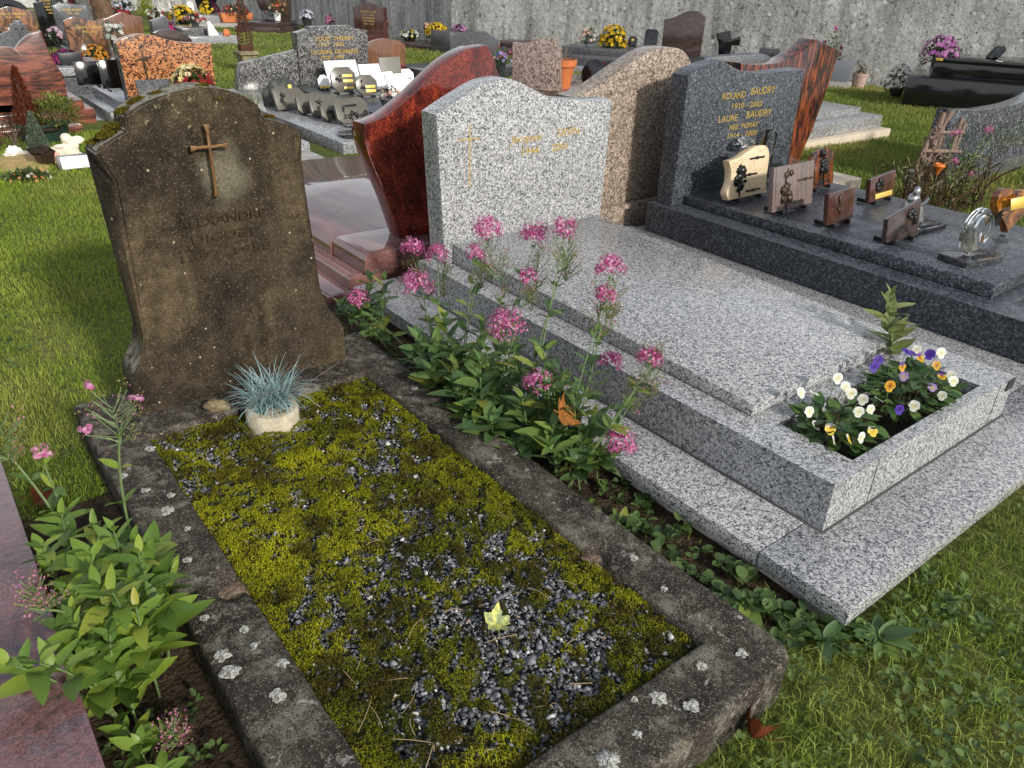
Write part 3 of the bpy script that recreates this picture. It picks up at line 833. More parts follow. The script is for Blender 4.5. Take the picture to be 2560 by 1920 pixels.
# dry twigs lying on the bed
tw = []
for k in range(60):
    x = random.uniform(bx0+.05, bx1-.05); y = random.uniform(by0+.05, by1-.1) if k > 24 else random.uniform(.2, .55); a_ = random.uniform(0, 6.28); L = random.uniform(.012, .045) if k > 14 else random.uniform(.04, .085)
    z = .104+random.uniform(0, .006); c = random.uniform(-.4, .4)
    tw.append(([(x+L*s*math.cos(a_+c*s)-OX, y+L*s*math.sin(a_+c*s)-OY, z+.004*math.sin(s*3)) for s in (0, .25, .5, .75, 1)], random.uniform(.0005, .0011)))
t_ = obj('dry_twigs', tubes(tw, 4), plain('straw', (.3, .22, .12), .8, .2, 0, .3, 90), og)
t_['kind'] = 'stuff'
# ------------------------------------------------------------------ pale granite tomb with the planter
wt = thing('granite_tomb', 'pale speckled granite tomb with wavy headstone, gold cross and front planter', 'tomb', (.76, 1.2, 0))
WX, WY = .76, 1.2
G = MT['white_granite']
def at(x0, x1, y0, y1, ox, oy): return (x0-ox, x1-ox, y0-oy, y1-oy)
ft = obj('footing', box2(*at(.03, 1.8, .03, 2.5, WX, WY), -.05, .048, .004), MT['concrete'], wt)
obj('base_slab', box2(*at(0, 1.823, 0, .262, WX, WY), .05, .1, .002), G, wt)
obj('base_slab', box2(*at(0, 1.823, .2655, 2.53, WX, WY), .05, .1, .002), G, wt)
obj('side_wall', frame_box(*at(.212, 1.312, .213, 2.30, WX, WY), .1015, .255, .361-WX, 1.133-WX, .252-WY, .497-WY, .16), G, wt)
obj('joint', box2(*at(.203, 1.321, .205, 2.31, WX, WY), .0985, .1013, 0), plain('mortar', (.09, .088, .085), .9, .2), wt)
obj('cover_slab', wedge(*at(.322, 1.2, .565, 2.186, WX, WY), .2565, .297, .343), G, wt)
def sub_u(pr): return [(u, z) for u, z in pr]
wp = [(-.458, .256), (-.493, .895)] + spline([(-.493, .895), (-.415, .933), (-.336, .967), (-.276, .992), (-.215, 1.008), (-.132, 1.014), (-.078, 1.0), (-.022, .977), (.035, .953), (.094, .93), (.153, .916), (.213, .909), (.337, .897), (.494, .891)], (0, 13), 3)[1:] + [(.475, .256)]
obj('headstone', prism(wp, .118, .003, 2.1885-WY), G, wt, loc=(.74-WX, 0, 0))
gc = obj('gold_cross', prism([(-.0022, -.0022), (-.0022, -.2), (.0022, -.2), (.0022, -.0022), (.058, -.0022), (.058, .0022), (.0022, .0022), (.0022, .06), (-.0022, .06), (-.0022, .0022), (-.06, .0022), (-.06, -.0022)], .002, 0), MT['gold'], wt, loc=(.411-WX, 2.1885-WY-.0012, .786))
obj('inscription', text_mesh('Jacques', .175, .048, .0006), MT['gold'], wt, loc=(.715-WX, 2.1885-WY-.0012, .748))
obj('inscription', text_mesh('SAVIN', .13, .05, .0006), MT['gold'], wt, loc=(.965-WX, 2.1885-WY-.0012, .752))
obj('inscription', text_mesh('1944', .095, .046, .0006), MT['gold'], wt, loc=(.745-WX, 2.1885-WY-.0012, .688))
obj('inscription', text_mesh('2001', .095, .046, .0006), MT['gold'], wt, loc=(.918-WX, 2.1885-WY-.0012, .69))
obj('maker_plate', box2(*at(1.258, 1.3105, .209, .2125, WX, WY), .212, .252, 0), MT['dark_plastic'], wt)
for x in (.435, 1.2): obj('joint', box2(*at(x, x+.002, .2118, .2128, WX, WY), .103, .252, 0), plain('joint_dark', (.05, .05, .05), .9, .1), wt)
sh = sheet(.366-WX, 1.128-WX, .257-WY, .492-WY, .185, .02, .02, 5)
obj('planter_soil', sh, MT['soil'], wt)

# ------------------------------------------------------------------ blue grey granite tomb
bt = thing('granite_tomb', 'dark blue grey granite tomb with peaked headstone, gold lettering and many plaques', 'tomb', (2.45, 1.3, 0))
BX, BY = 2.45, 1.3
B = MT['blue_granite']
obj('base_slab', box2(*at(1.829, 3.24, -.05, 2.5, BX, BY), -.04, .098, .003), MT['pale_granite'], bt)
obj('side_wall', frame_box(*at(1.83, 3.14, .2, 2.43, BX, BY), .1, .263, 2.0-BX, 2.96-BX, .3-BY, .507-BY, .15), B, bt)
obj('cover_slab', wedge(*at(1.971, 3.03, .585, 2.29, BX, BY), .2645, .327, .312), B, bt)
bp = [(-.535, .264), (-.53, .955)] + spline([(-.53, .955), (-.46, .982), (-.36, 1.003), (-.255, 1.02)], (0, 3), 4)[1:] + spline([(-.255, 1.02), (-.19, .99), (-.1, .963), (.002, .948), (.158, .938), (.31, .942), (.515, .945)], (0, 6), 4)[1:] + [(.528, .264)]
obj('headstone', prism(bp, .12, .004, 2.2905-BY), B, bt, loc=(2.41-BX, 0, 0))
for tx, wd, s, x, z in (('ROLAND', .20, .05, 2.285, .825), ('BAUDRY', .222, .056, 2.545, .835), ('1910 - 2002', .275, .044, 2.42, .768), ('LAURE', .168, .05, 2.262, .703), ('BAUDRY', .235, .054, 2.547, .71), ('NEE  POMAY', .262, .042, 2.42, .653), ('1914 - 2000', .272, .042, 2.42, .605)):
    words(bt, tx.replace('-', '–') if False else tx, wd, s, (x-BX, 2.2905-BY-.0012, z-.008), MT['gold'])

# ------------------------------------------------------------------ memorial plaques
def cluster(n, w, h, r, seed, stem=True):
    """relief of little blossoms and leaves climbing a stem"""
    rd = random.Random(seed); bm = bmesh.new()
    for k in range(n):
        x = rd.uniform(-w, w); z = rd.uniform(-h, h); rr = r*rd.uniform(.7, 1.25)
        mt = Matrix.Translation((x, 0, z)) @ Matrix.Diagonal((1, .55, 1, 1))
        g = bmesh.ops.create_icosphere(bm, subdivisions=2, radius=rr, matrix=mt)
        for v in g['verts']:
            a = math.atan2(v.co.z-z, v.co.x-x); v.co.x = x+(v.co.x-x)*(1+.22*math.sin(5*a+k)); v.co.z = z+(v.co.z-z)*(1+.22*math.sin(5*a+k))
    if stem: tube_bm(bm, [(w*.2, 0, -h*1.7), (0, -.002, -h*.8), (-w*.2, 0, h*.6), (w*.3, 0, h*1.3)], [r*.16, r*.22, r*.2, r*.1], 5)
    for k in range(n//2):
        x = rd.uniform(-w*1.2, w*1.2); z = rd.uniform(-h*1.2, h*1.2); a = rd.uniform(0, 6.28)
        d = Vector((math.cos(a), -.15, math.sin(a)))*r*1.5; s = Vector((-math.sin(a), 0, math.cos(a)))*r*.5; c = Vector((x, 0, z))
        vs = [bm.verts.new(p) for p in (c, c+d*.5+s, c+d, c+d*.5-s)]; bm.faces.new(vs)
        vs = [bm.verts.new(p+Vector((0, .002, 0))) for p in (c, c+d*.5+s, c+d, c+d*.5-s)]; bm.faces.new(vs[::-1])
    return from_bm(bm, 50)
def ribbon(w, h=.012):
    return prism([(-w/2, 0), (-w/2-.008, h*.5), (-w/2, h), (-w*.2, h*.9), (0, h*1.3), (w*.2, h*.9), (w/2, h), (w/2+.008, h*.5), (w/2, 0), (w*.15, .1*h), (0, -.3*h), (-w*.15, .1*h)], .005, .001)
def plaque(label, x, y, z, w, prof, m, th=.02, tilt=-14, n=180, feet=True, deco=(), group=None, cat='plaque', footm='black_metal', hs=1.0):
    t = thing('memorial_plaque', label, cat, (x, y, z), heading(n), group)
    rot = (R(tilt), 0, 0)
    prof = [(u_, v_*hs) for u_, v_ in prof]; deco = [(k_, u_, v_*hs, a_, m_) for k_, u_, v_, a_, m_ in deco]
    pl = obj('plate', prism(prof, th, .0025), MT[m], t, loc=(0, 0, .018 if feet else 0), rot=rot)
    if feet:
        for s in (-1, 1): obj('foot', prism([(-.008, 0), (-.008, .02), (.008, .02), (.008, 0)], .11, .001, -.012), MT[footm], t, loc=(s*w*.3, .0, 0))
    z0 = .018 if feet else 0
    for kind, u, v, a, mm in deco:
        ca, sa = math.cos(R(tilt)), math.sin(R(tilt))
        pos = (u, -(-.0) - .003*ca + -sa*v - .0, z0 + v*ca)
        pos = (u, -sa*v - .004, z0+v*ca)
        if kind == 'ribbon': obj('ribbon', ribbon(a), MT[mm], t, loc=pos, rot=rot)
        elif kind == 'cluster': obj('flower_relief', cluster(a[0], a[1], a[2], a[3], int(u*999)+7), MT[mm], t, loc=pos, rot=rot)
        elif kind == 'text': obj('inscription', text_mesh(a[0], a[1], a[2], .0004), MT[mm], t, loc=(pos[0], pos[1]+.0028, pos[2]), rot=rot)
        elif kind == 'strip': obj('label_strip', box(a[0], .004, a[1], .001), MT[mm], t, loc=pos, rot=rot)
    return t
def sq(w, h): return [(-w/2, 0), (-w/2, h), (w/2, h), (w/2, 0)]
def octo(w, h, c): return [(-w/2+c, 0), (-w/2, c), (-w/2, h-c), (-w/2+c, h), (w/2-c, h), (w/2, h-c), (w/2, c), (w/2-c, 0)]
cm = M('cream_marble', .25, .5)
cm.color(cm.mix(cm.ramp(cm.noise(22, 6, .7, 1.5), [(.52, 0), (.64, .6)]), (.62, .5, .32), (.42, .24, .15)))
MT['cream_marble'] = cm.m
cp = spline([(-.17, .0), (-.19, .05), (-.165, .11), (-.16, .18), (-.185, .25)], (0, 4), 4)
cp += spline([(-.185, .25), (-.1, .262), (-.03, .29), (.05, .315), (.13, .31), (.165, .27), (.172, .22), (.16, .1), (.168, .0)], (0, 8), 4)[1:]
SZ = .322
plaque('cream marble plaque with wavy edge, black roses and three dark ribbons', 2.195, 2.02, SZ, .34, cp, 'cream_marble', .045, -8, hs=.84, deco=(('cluster', -.09, .13, (11, .03, .06, .023), 'black_metal'), ('ribbon', .06, .235, .12, 'black_metal'), ('ribbon', .0, .135, .12, 'black_metal'), ('ribbon', .04, .03, .12, 'black_metal')))
gpm = streak('grey_pink_marble', [(.3, (.05, .042, .04)), (.5, (.19, .14, .125)), (.62, (.1, .085, .08)), (.8, (.36, .28, .25))], (26, 10, 2), (0, R(6), 0), 1.0, 1.2, .3, .5)
MT['grey_pink_marble'] = gpm
plaque('upright square grey pink streaked plaque with dark figure relief and two ribbons', 2.21, 1.74, SZ, .36, sq(.36, .27), 'grey_pink_marble', .03, -10, hs=.84, deco=(('cluster', -.07, .13, (12, .04, .08, .02), 'bronze'), ('ribbon', .1, .16, .13, 'bronze'), ('ribbon', .01, .03, .14, 'bronze')))
ap = [(-.15, 0), (-.155, .19)] + spline([(-.155, .19), (-.11, .232), (-.02, .262), (.07, .25), (.145, .21), (.14, .12), (.155, .05), (.15, 0)], (0, 7), 4)[1:]
plaque('red brown arched plaque with black rose relief behind the square plaque', 2.775, 1.93, SZ, .29, ap, 'redblack_granite', .025, -10, n=173, hs=.84, deco=(('cluster', .01, .15, (14, .035, .07, .019), 'black_metal'), ('ribbon', .0, .025, .17, 'black_metal')))
plaque('small square brown granite plaque with a single tulip relief', 2.2, 1.45, SZ, .25, sq(.25, .185), 'chocolate_granite', .025, -10, n=178, hs=.84, deco=(('cluster', -.02, .12, (4, .008, .035, .012), 'bronze'), ('ribbon', .0, .012, .2, 'bronze')))
plaque('low brown plaque with a long yellow ribbon beside the pink flower', 2.82, 1.575, SZ, .28, [(-.14, 0), (-.14, .15), (.14, .17), (.14, 0)], 'chocolate_granite', .025, -10, n=178, hs=.84, deco=(('cluster', -.04, .105, (8, .03, .022, .014), 'black_metal'), ('strip', .01, .015, (.19, .028), 'yellow_brass')))
plaque('dark brown plaque with slanting top nearest the front of the slab', 2.2, 1.12, SZ, .25, [(-.13, 0), (-.135, .02), (-.13, .13), (-.06, .15), (.13, .205), (.13, 0)], 'umber_granite', .025, -10, n=184, hs=.84, deco=(('cluster', .07, .12, (8, .04, .03, .014), 'black_metal'), ('ribbon', .03, .015, .17, 'bronze')))
# silver praying figure on a black stand
t = thing('praying_statuette', 'silver praying figure kneeling on a black slab stand', 'statuette', (2.5, 1.2, SZ), R(-4))
obj('stand', box(.26, .16, .025, .004, (0, 0, 0)), MT['black_granite'], t)
obj('name_ribbon', ribbon(.16), MT['black_metal'], t, loc=(.03, -.06, .03), rot=(R(-60), 0, 0))
bm = bmesh.new()
for (r, z0, z1, x, y) in ((.055, .025, .09, -.06, .03), (.048, .07, .15, -.065, .025), (.036, .13, .18, -.07, .02), (.022, .17, .215, -.075, .01)):
    bmesh.ops.create_icosphere(bm, subdivisions=3, radius=1, matrix=Matrix.Translation((x, y, (z0+z1)/2)) @ Matrix.Diagonal((r, r*.8, (z1-z0)*.62, 1)))
for k in range(9): tube_bm(bm, bez((-.11+.012*k, -.025, .03), (-.1+.008*k, -.035, .08), (-.085+.004*k, -.01, .15), 6), [.006, .007, .006, .006, .005, .004, .003], 6)
tube_bm(bm, bez((-.1, .0, .15), (-.06, -.04, .12), (-.03, -.03, .165), 6), .009, 6)
obj('figure', from_bm(bm, 60), MT['silver'], t)
# clear glass ring ornament
t = thing('glass_ornament', 'clear glass crescent ornament with black leaf spray on a dark stand', 'ornament', (2.2, .80, SZ), R(-12))
obj('stand', box(.24, .15, .032, .004), MT['dark_granite'], t)
obj('name_ribbon', ribbon(.15), MT['black_metal'], t, loc=(.03, -.05, .037), rot=(R(-50), 0, 0))
oc = [(.085*math.cos(a), .12+.105*math.sin(a)) for a in [R(-100-6*k) for k in range(50)]]
ic = [(.045*math.cos(a)+.018, .13+.06*math.sin(a)) for a in [R(-394+6*k) for k in range(46)]]
obj('crescent', prism(oc+ic, .03, .003), MT['glass'], t, loc=(-.01, -.01, .02))
obj('crescent_core', prism([(-.06, .03), (-.07, .11), (-.045, .14), (-.03, .1), (.0, .12), (.03, .06), (.05, .03)], .014, .002), MT['smoke_glass'], t, loc=(-.01, .0, .02))
sp = bmesh.new()
for k in range(7):
    a = R(-60+25*k); c = Vector((.055, -.02, .2)); d = Vector((math.cos(a)*.4+.2, -.1, math.sin(a)*.6-.2)).normalized()*.05; s = d.cross(Vector((0, 1, 0))).normalized()*.008
    sp.faces.new([sp.verts.new(p) for p in (c, c+d*.5+s, c+d, c+d*.5-s)]); sp.faces.new([sp.verts.new(p+Vector((0, .002, 0))) for p in (c, c+d*.5-s, c+d, c+d*.5+s)])
obj('leaf_spray', from_bm(sp), MT['black_metal'], t)
# amber heart
t = thing('glass_heart', 'amber brown glass heart with gold plate on a clear foot', 'ornament', (2.66, .84, SZ), R(-20))
hp = [(.115*(16*math.sin(a)**3)/16, .12+.115*(13*math.cos(a)-5*math.cos(2*a)-2*math.cos(3*a)-math.cos(4*a))/16) for a in [2*math.pi*k/40 for k in range(40)]]
obj('heart', prism(hp[:-1], .04, 0), MT['amber_glass'], t, loc=(0, 0, .05), rot=(R(-12), R(6), 0))
obj('foot', lathe([(0, 0), (.04, 0), (.03, .015), (.014, .03), (.014, .06), (0, .06)], 16), MT['glass'], t, loc=(0, .02, 0))
obj('gold_plate', box(.12, .004, .055, .002), MT['gold'], t, loc=(.01, -.015, .17), rot=(R(-12), R(-8), 0))
# clear glass angel behind the cream plaque
t = thing('glass_statuette', 'clear glass kneeling angel behind the cream marble plaque', 'statuette', (2.52, 2.2, SZ))
obj('body', prism(spline([(-.08, 0), (-.09, .06), (-.06, .12), (-.085, .19), (-.05, .25), (.0, .2), (.03, .26), (.06, .31), (.11, .3), (.125, .24), (.115, .17), (.12, .1), (.14, .05), (.13, 0)], (0, 13), 4), .05, .008, seg=3), MT['glass'], t)
obj('dove', lumpy(.07, .03, .03, 3, .4, 2.2, 4), MT['glass'], t, loc=(-.15, .02, .265))
for v in (.1, .04): obj('ribbon', ribbon(.11), MT['black_metal'], t, loc=(.04, -.008, v))

# ------------------------------------------------------------------ row behind, backs towards us
rt = thing('red_tomb', 'polished dark red granite tomb with leaning wave shaped headstone and rounded steps', 'tomb', (.75, 3.6, 0))
RX, RY = .75, 3.6
def rounded_slab(x0, x1, y0, y1, z0, z1, r):
    """slab with a half round nose along its long sides and front"""
    bm = bmesh.new(); n = 6; L = []
    for k in range(n+1):
        a = math.pi/2*k/n; i = r*(1-math.cos(a)) if False else r*(1-math.sin(math.pi/2-a))
        L.append((r*(1-math.cos(a)), z1-r+r*math.sin(a)))
    L = [(0, z0)] + L
    rings = []
    for (ins, z) in L: rings.append([bm.verts.new(p) for p in ((x0+ins, y0+ins*.7, z), (x1-ins, y0+ins*.7, z), (x1-ins, y1-ins, z), (x0+ins, y1-ins, z))])
    for a, b in zip(rings, rings[1:]):
        for k in range(4): bm.faces.new((a[k], a[(k+1) % 4], b[(k+1) % 4], b[k]))
    bm.faces.new(rings[0][::-1]); bm.faces.new(rings[-1])
    return from_bm(bm, 50)
rr_ = MT['rose_granite']
obj('lower_step', rounded_slab(*at(-.10, 1.58, 2.60, 4.95, RX, RY), -.06, .05, .015), rr_, rt)
obj('upper_step', rounded_slab(*at(.02, 1.48, 2.62, 4.85, RX, RY), .051, .115, .03), rr_, rt)
bm = bmesh.new()
pts = [(.09-RX, 2.95-RY)] + [(.09-RX+.02*0, 3.6-RY)] + [(.75-RX+.66*math.cos(R(180-9*k)), 4.2-RY+.42*math.sin(R(9*k))) for k in range(21)] + [(1.41-RX, 2.95-RY)]
lo_ = [bm.verts.new((x, y, .116)) for x, y in pts]; mid_ = [bm.verts.new((x, y, .175)) for x, y in pts]
top_ = [bm.verts.new((x*.95, y if i in (0, len(pts)-1) else y-.03, .205)) for i, (x, y) in enumerate(pts)]
for a, b in ((lo_, mid_), (mid_, top_)):
    for i in range(len(pts)):
        j = (i+1) % len(pts); bm.faces.new((a[i], a[j], b[j], b[i]))
bm.faces.new(top_); bm.faces.new(lo_[::-1])
obj('cover_slab', from_bm(bm, 50), rr_, rt)
obj('plinth', rounded_slab(*at(.10, 1.40, 2.60, 2.96, RX, RY), .117, .215, .05), MT['rose_granite'], rt)
rp = spline([(-.235, .0), (-.299, .2), (-.365, .36), (-.402, .475), (-.400, .56)], (0, 4), 4) + spline([(-.400, .56), (-.29, .587), (-.151, .667), (.041, .80), (.177, .857), (.283, .872)], (0, 5), 4)[1:] + spline([(.283, .872), (.325, .81), (.36, .735), (.42, .63), (.44, .45), (.4, .2), (.36, .0)], (0, 6), 4)[1:]
obj('headstone', prism(rp, .115, .004), MT['red_granite'], rt, loc=(.60-RX, 2.72-RY, .218))
plaque('black square plaque seen from behind on the red tomb', .62, 3.05, .216, .16, sq(.2, .17), 'black_granite', .02, 12, n=0)

be = thing('beige_tomb', 'coarse beige granite headstone with tall rounded peak seen from behind', 'tomb', (1.85, 3.4, 0))
obj('base_slab', box2(1.2-1.85, 2.5-1.85, 2.57-3.4, 4.8-3.4, -.06, .03, .004), MT['concrete'], be)
obj('side_wall', box2(1.3-1.85, 2.42-1.85, 2.60-3.4, 4.6-3.4, .031, .205, .006), MT['beige_granite'], be)
bpf = [(-.42, .207), (-.47, .835)] + spline([(-.47, .835), (-.38, .845), (-.26, .885), (-.122, .95), (.054, 1.024), (.16, 1.05), (.243, 1.055), (.34, 1.045), (.42, 1.0), (.47, .92), (.485, .8)], (0, 10), 4)[1:] + [(.46, .207)]
obj('headstone', prism(bpf, .14, .005), MT['beige_granite'], be, loc=(0, 2.64-3.4, 0))
obj('cover_slab', wedge(1.4-1.85, 2.32-1.85, 2.8-3.4, 4.5-3.4, .206, .26, .24), MT['beige_granite'], be)

rb = thing('red_black_tomb', 'red and black streaked granite tomb with swept up pointed headstone', 'tomb', (3.6, 3.6, -.03))
rpf = [(-.45, .12), (-.57, .915)] + spline([(-.57, .915), (-.46, .905), (-.347, .90), (-.2, .9), (-.07, .915), (.051, .95), (.15, .99), (.25, 1.04)], (0, 7), 4)[1:] + [(.57, .955), (.52, .7), (.43, .4), (.36, .25), (.35, .12)]
obj('headstone', prism(rpf, .14, .004), MT['redblack_granite'], rb, loc=(.02, 2.85-3.6, .03))
obj('base_slab', box2(-.75, .85, -.85, 1.4, -.05, .07, .006), MT['cream_stone'], rb)
gt = thing('grey_tomb', 'stepped pale grey granite tomb on a cream base beside the swept up headstone', 'tomb', (6.2, 4.75, gz(6.5, 4.3)))
obj('base_slab', box2(-1.4, .93, -.95, .95, -.06, .10, .008), MT['cream_stone'], gt)
obj('side_wall', box2(-1.3, .84, -.87, .87, .101, .235, .006), MT['pale_granite'], gt)
obj('cover_slab', box2(-1.2, .62, -.72, .75, .236, .31, .006), MT['pale_granite'], gt)
cs = thing('cream_slab', 'low cream stone slab lying in the grass right of the brown plaques', 'slab', (3.95, 2.85, gz(3.9, 2.8)))
obj('slab', box2(-.5, .45, -.3, .35, -.04, .10, .006), MT['cream_stone'], cs)

# mauve slab at lower left
ms = thing('mauve_slab_tomb', 'mottled mauve and red granite slab at the lower left edge', 'tomb', (-2.1, .7, 0))
obj('cover_slab', box2(-.6, .585, -1.4, 1.35, .165, .2, .002), MT['mauve_granite'], ms)
obj('side_wall', box2(-.57, .57, -1.38, 1.33, -.04, .164, .003), MT['cream_stone'], ms)

# blue grey headstone at the right edge
bs = thing('granite_headstone', 'speckled blue grey headstone with hollowed top at the right edge', 'headstone', (5.75, 2.3, gz(5.7, 2.3)))
gp = [(-.72, .05), (-.70, .61)] + spline([(-.70, .61), (-.5, .592), (-.36, .583), (-.1, .568), (.141, .570), (.45, .578), (.8, .62), (1.1, .72)], (0, 7), 3)[1:] + [(1.1, .05)]
obj('stone', prism(gp, .13, .004), granite('slate_blue_granite', [(.22, (.014, .016, .02)), (.55, (.045, .05, .058)), (.74, (.1, .107, .118)), (.9, (.26, .27, .285))], .01, .14, .5), bs)
obj('plinth', box2(-.78, 1.2, -.06, .2, -.05, .12, .005), MT['charcoal_granite'], bs)
# ------------------------------------------------------------------ flowers in pots
def stars(Cn, Nn, rad, col, ccol, rng, pts=8, inner=.5, cup=.25):
    n = len(Cn); up = np.array([.17, .31, .93])
    a = np.cross(Nn, up); a /= np.linalg.norm(a, axis=1, keepdims=True)+1e-9
    b = np.cross(Nn, a); k = 2*pts
    ph = rng.uniform(0, 6.28, n)[:, None]+np.arange(k)[None]*2*np.pi/k
    rr = np.where(np.arange(k) % 2 == 0, 1.0, inner)[None]*rad[:, None]
    ring = Cn[:, None]+(a[:, None]*np.cos(ph)[..., None]+b[:, None]*np.sin(ph)[..., None])*rr[..., None]+Nn[:, None]*(rr*cup)[..., None]
    V = np.concatenate([Cn[:, None], ring], 1).reshape(-1, 3)
    base = (np.arange(n)*(k+1))[:, None]
    f = np.stack([np.zeros(k, int), 1+np.arange(k), 1+(np.arange(k)+1) % k], 1)
    F = (base[:, :, None]+f[None]).reshape(-1, 3)
    C = np.concatenate([ccol[:, None], np.repeat(col[:, None], k, 1)], 1).reshape(-1, 3)
    return V, F, C
def leafblades(P, D, L, W, col, rng):
    """flat pointed leaves from P along unit D"""
    n = len(P); up = np.array([0, 0, 1.0]); s = np.cross(D, up)+rng.normal(0, .3, (n, 3)); s /= np.linalg.norm(s, axis=1, keepdims=True)+1e-9
    mid = P+D*(L*.5)[:, None]+np.array([0, 0, 1])*(L*.08)[:, None]
    V = np.stack([P, mid+s*(W*.5)[:, None], P+D*L[:, None], mid-s*(W*.5)[:, None]], 1).reshape(-1, 3)
    b = np.arange(n)[:, None]*4
    F = np.concatenate([b+np.array([[0, 1, 2]]), b+np.array([[0, 2, 3]])], 0)
    return V, F, np.repeat(col, 4, 0)
def dome(n, r, h, rng, zmin=.0):
    th = rng.uniform(0, 2*np.pi, n); c = rng.uniform(zmin, 1, n); s = np.sqrt(1-c*c)
    N_ = np.stack([s*np.cos(th), s*np.sin(th), c], 1)
    return N_*np.array([r, r, h])[None], N_
POTS = {'terra': ('terracotta', [(0, 0), (.7, 0), (.95, .75), (1.08, .76), (1.1, 1), (.98, 1), (.95, .86), (0, .84)]),
        'white': ('white_plastic', [(0, 0), (.72, 0), (1, 1), (1.05, 1), (1.05, .94), (.93, .92), (0, .86)]),
        'dark': ('dark_plastic', [(0, 0), (.75, 0), (1, 1), (1.05, 1), (1.05, .93), (.93, .92), (0, .86)]),
        'grey': ('grey_plastic', [(0, 0), (.75, 0), (1, 1), (1.05, 1), (1.05, .93), (.93, .92), (0, .86)]),
        'pink': ('pale_pink_clay', [(0, 0), (.8, 0), (1, .8), (1.06, .82), (1.06, 1), (.95, 1), (.93, .86), (0, .84)]),
        'vase': ('dark_granite', [(0, 0), (.75, 0), (.6, .15), (.8, .5), (1, 1), (1.05, 1), (.9, .95), (0, .8)]),
        'greyvase': ('charcoal_granite', [(0, 0), (.9, 0), (.8, .2), (.9, .6), (1.1, 1), (1, 1), (.85, .9), (0, .8)])}
_fs = [0]
def flowers(label, x, y, z, r, h, cols, pot='terra', pr=.07, ph=.11, n=70, br=None, split=None, cat='flowers', name='potted_flowers', leaf=((.012, .03, .01), (.05, .085, .02)), zmin=.05, loose=False, group=None):
    """a pot of flowers: pot, leafy dome and blooms of the given colours"""
    _fs[0] += 1; rng = np.random.default_rng(100+_fs[0])
    t = thing(name, label, cat, (x, y, z), 0, group)
    if pot:
        pm, pp = POTS[pot]
        obj('pot', lathe([(a*pr, b*ph) for a, b in pp], 20), MT[pm], t)
    z0 = ph*.9 if pot else 0
    br = br or r*.16
    pos, nn = dome(n, r, h, rng, zmin)
    if loose: pos = pos*rng.uniform(.55, 1.15, (n, 1))
    pos[:, 2] += z0+.01
    cc = np.array([cols[i] for i in rng.integers(0, len(cols), n)])
    if split is not None: cc = np.where((pos[:, :1]*split[1][0]+pos[:, 1:2]*split[1][1]+(pos[:, 2:3]-z0-h*.5)*split[1][2]) > 0, np.array(split[0])[None], cc)
    cc = cc*rng.uniform(.75, 1.2, (n, 1))
    nn2 = nn+rng.normal(0, .25, (n, 3)); nn2 /= np.linalg.norm(nn2, axis=1, keepdims=True)
    bl = obj('blooms', mesh_np(*stars(pos, nn2, rng.uniform(.75, 1.2, n)*br, cc, cc*.6, rng)), MT['petal'], t); bl['kind'] = 'stuff'
    m = int(140+n*3)
    p2, d2 = dome(m, r*.92, h*.93, rng, -.15)
    p2 = p2*rng.uniform(.35, .97, (m, 1)); p2[:, 2] += z0
    d2 = d2+rng.normal(0, .5, (m, 3)); d2 /= np.linalg.norm(d2, axis=1, keepdims=True)
    lc = lerp(leaf[0], leaf[1], rng.uniform(0, 1, m))
    fo = obj('foliage', mesh_np(*leafblades(p2, d2, rng.uniform(.16, .34, m)*r+.008, rng.uniform(.07, .13, m)*r+.005, lc, rng)), MT['foliage'], t); fo['kind'] = 'stuff'
    return t
YEL = [(.75, .48, .01), (.8, .56, .02), (.6, .34, .005)]; WHT = [(.75, .74, .68), (.68, .66, .6)]; RED = [(.4, .012, .014), (.3, .008, .012)]
MAG = [(.22, .012, .1), (.3, .03, .16), (.15, .006, .07)]; PNK = [(.6, .2, .35), (.5, .12, .3)]; ORG = [(.7, .32, .03), (.55, .2, .01)]; PALE = [(.75, .62, .25), (.78, .7, .4)]; LIL = [(.42, .13, .35), (.5, .22, .42)]; SAL = [(.6, .25, .15), (.65, .4, .3)]

# ------------------------------------------------------------------ tombs further back
def tomb(label, x, y, n, prof, m, th=.12, slab=None, side='front', text=None, name='tomb', bw=None, parts=(), hz=0.0, corners=None, cat='tomb', slabm=None):
    """headstone with an optional stepped slab in front of or behind it. slab = (width, length, height)"""
    t = thing(name, label, cat, (x, y, gz(x, y)), heading(n))
    if slab:
        w, l, h = slab; sm_ = MT[slabm or m]
        y0, y1 = (-l, th+.08) if side == 'front' else (-.08, l)
        obj('side_wall', box2(-w/2, w/2, y0, y1, -.06, h*.62, .006), sm_, t)
        obj('cover_slab', box2(-w/2+.07, w/2-.07, y0+.08, y1-.03, h*.62+.001, h, .006), sm_, t)
    obj('headstone', prism(prof, th, .004), MT[m], t)
    if text:
        for tx, wd, s, u, v in text: obj('inscription', text_mesh(tx, wd, s, .0008), MT['gold'], t, loc=(u, -.0018, v))
    return t
def curve(a, pts, b, n=3): return a + spline(pts, (0, len(pts)-1), n) + b

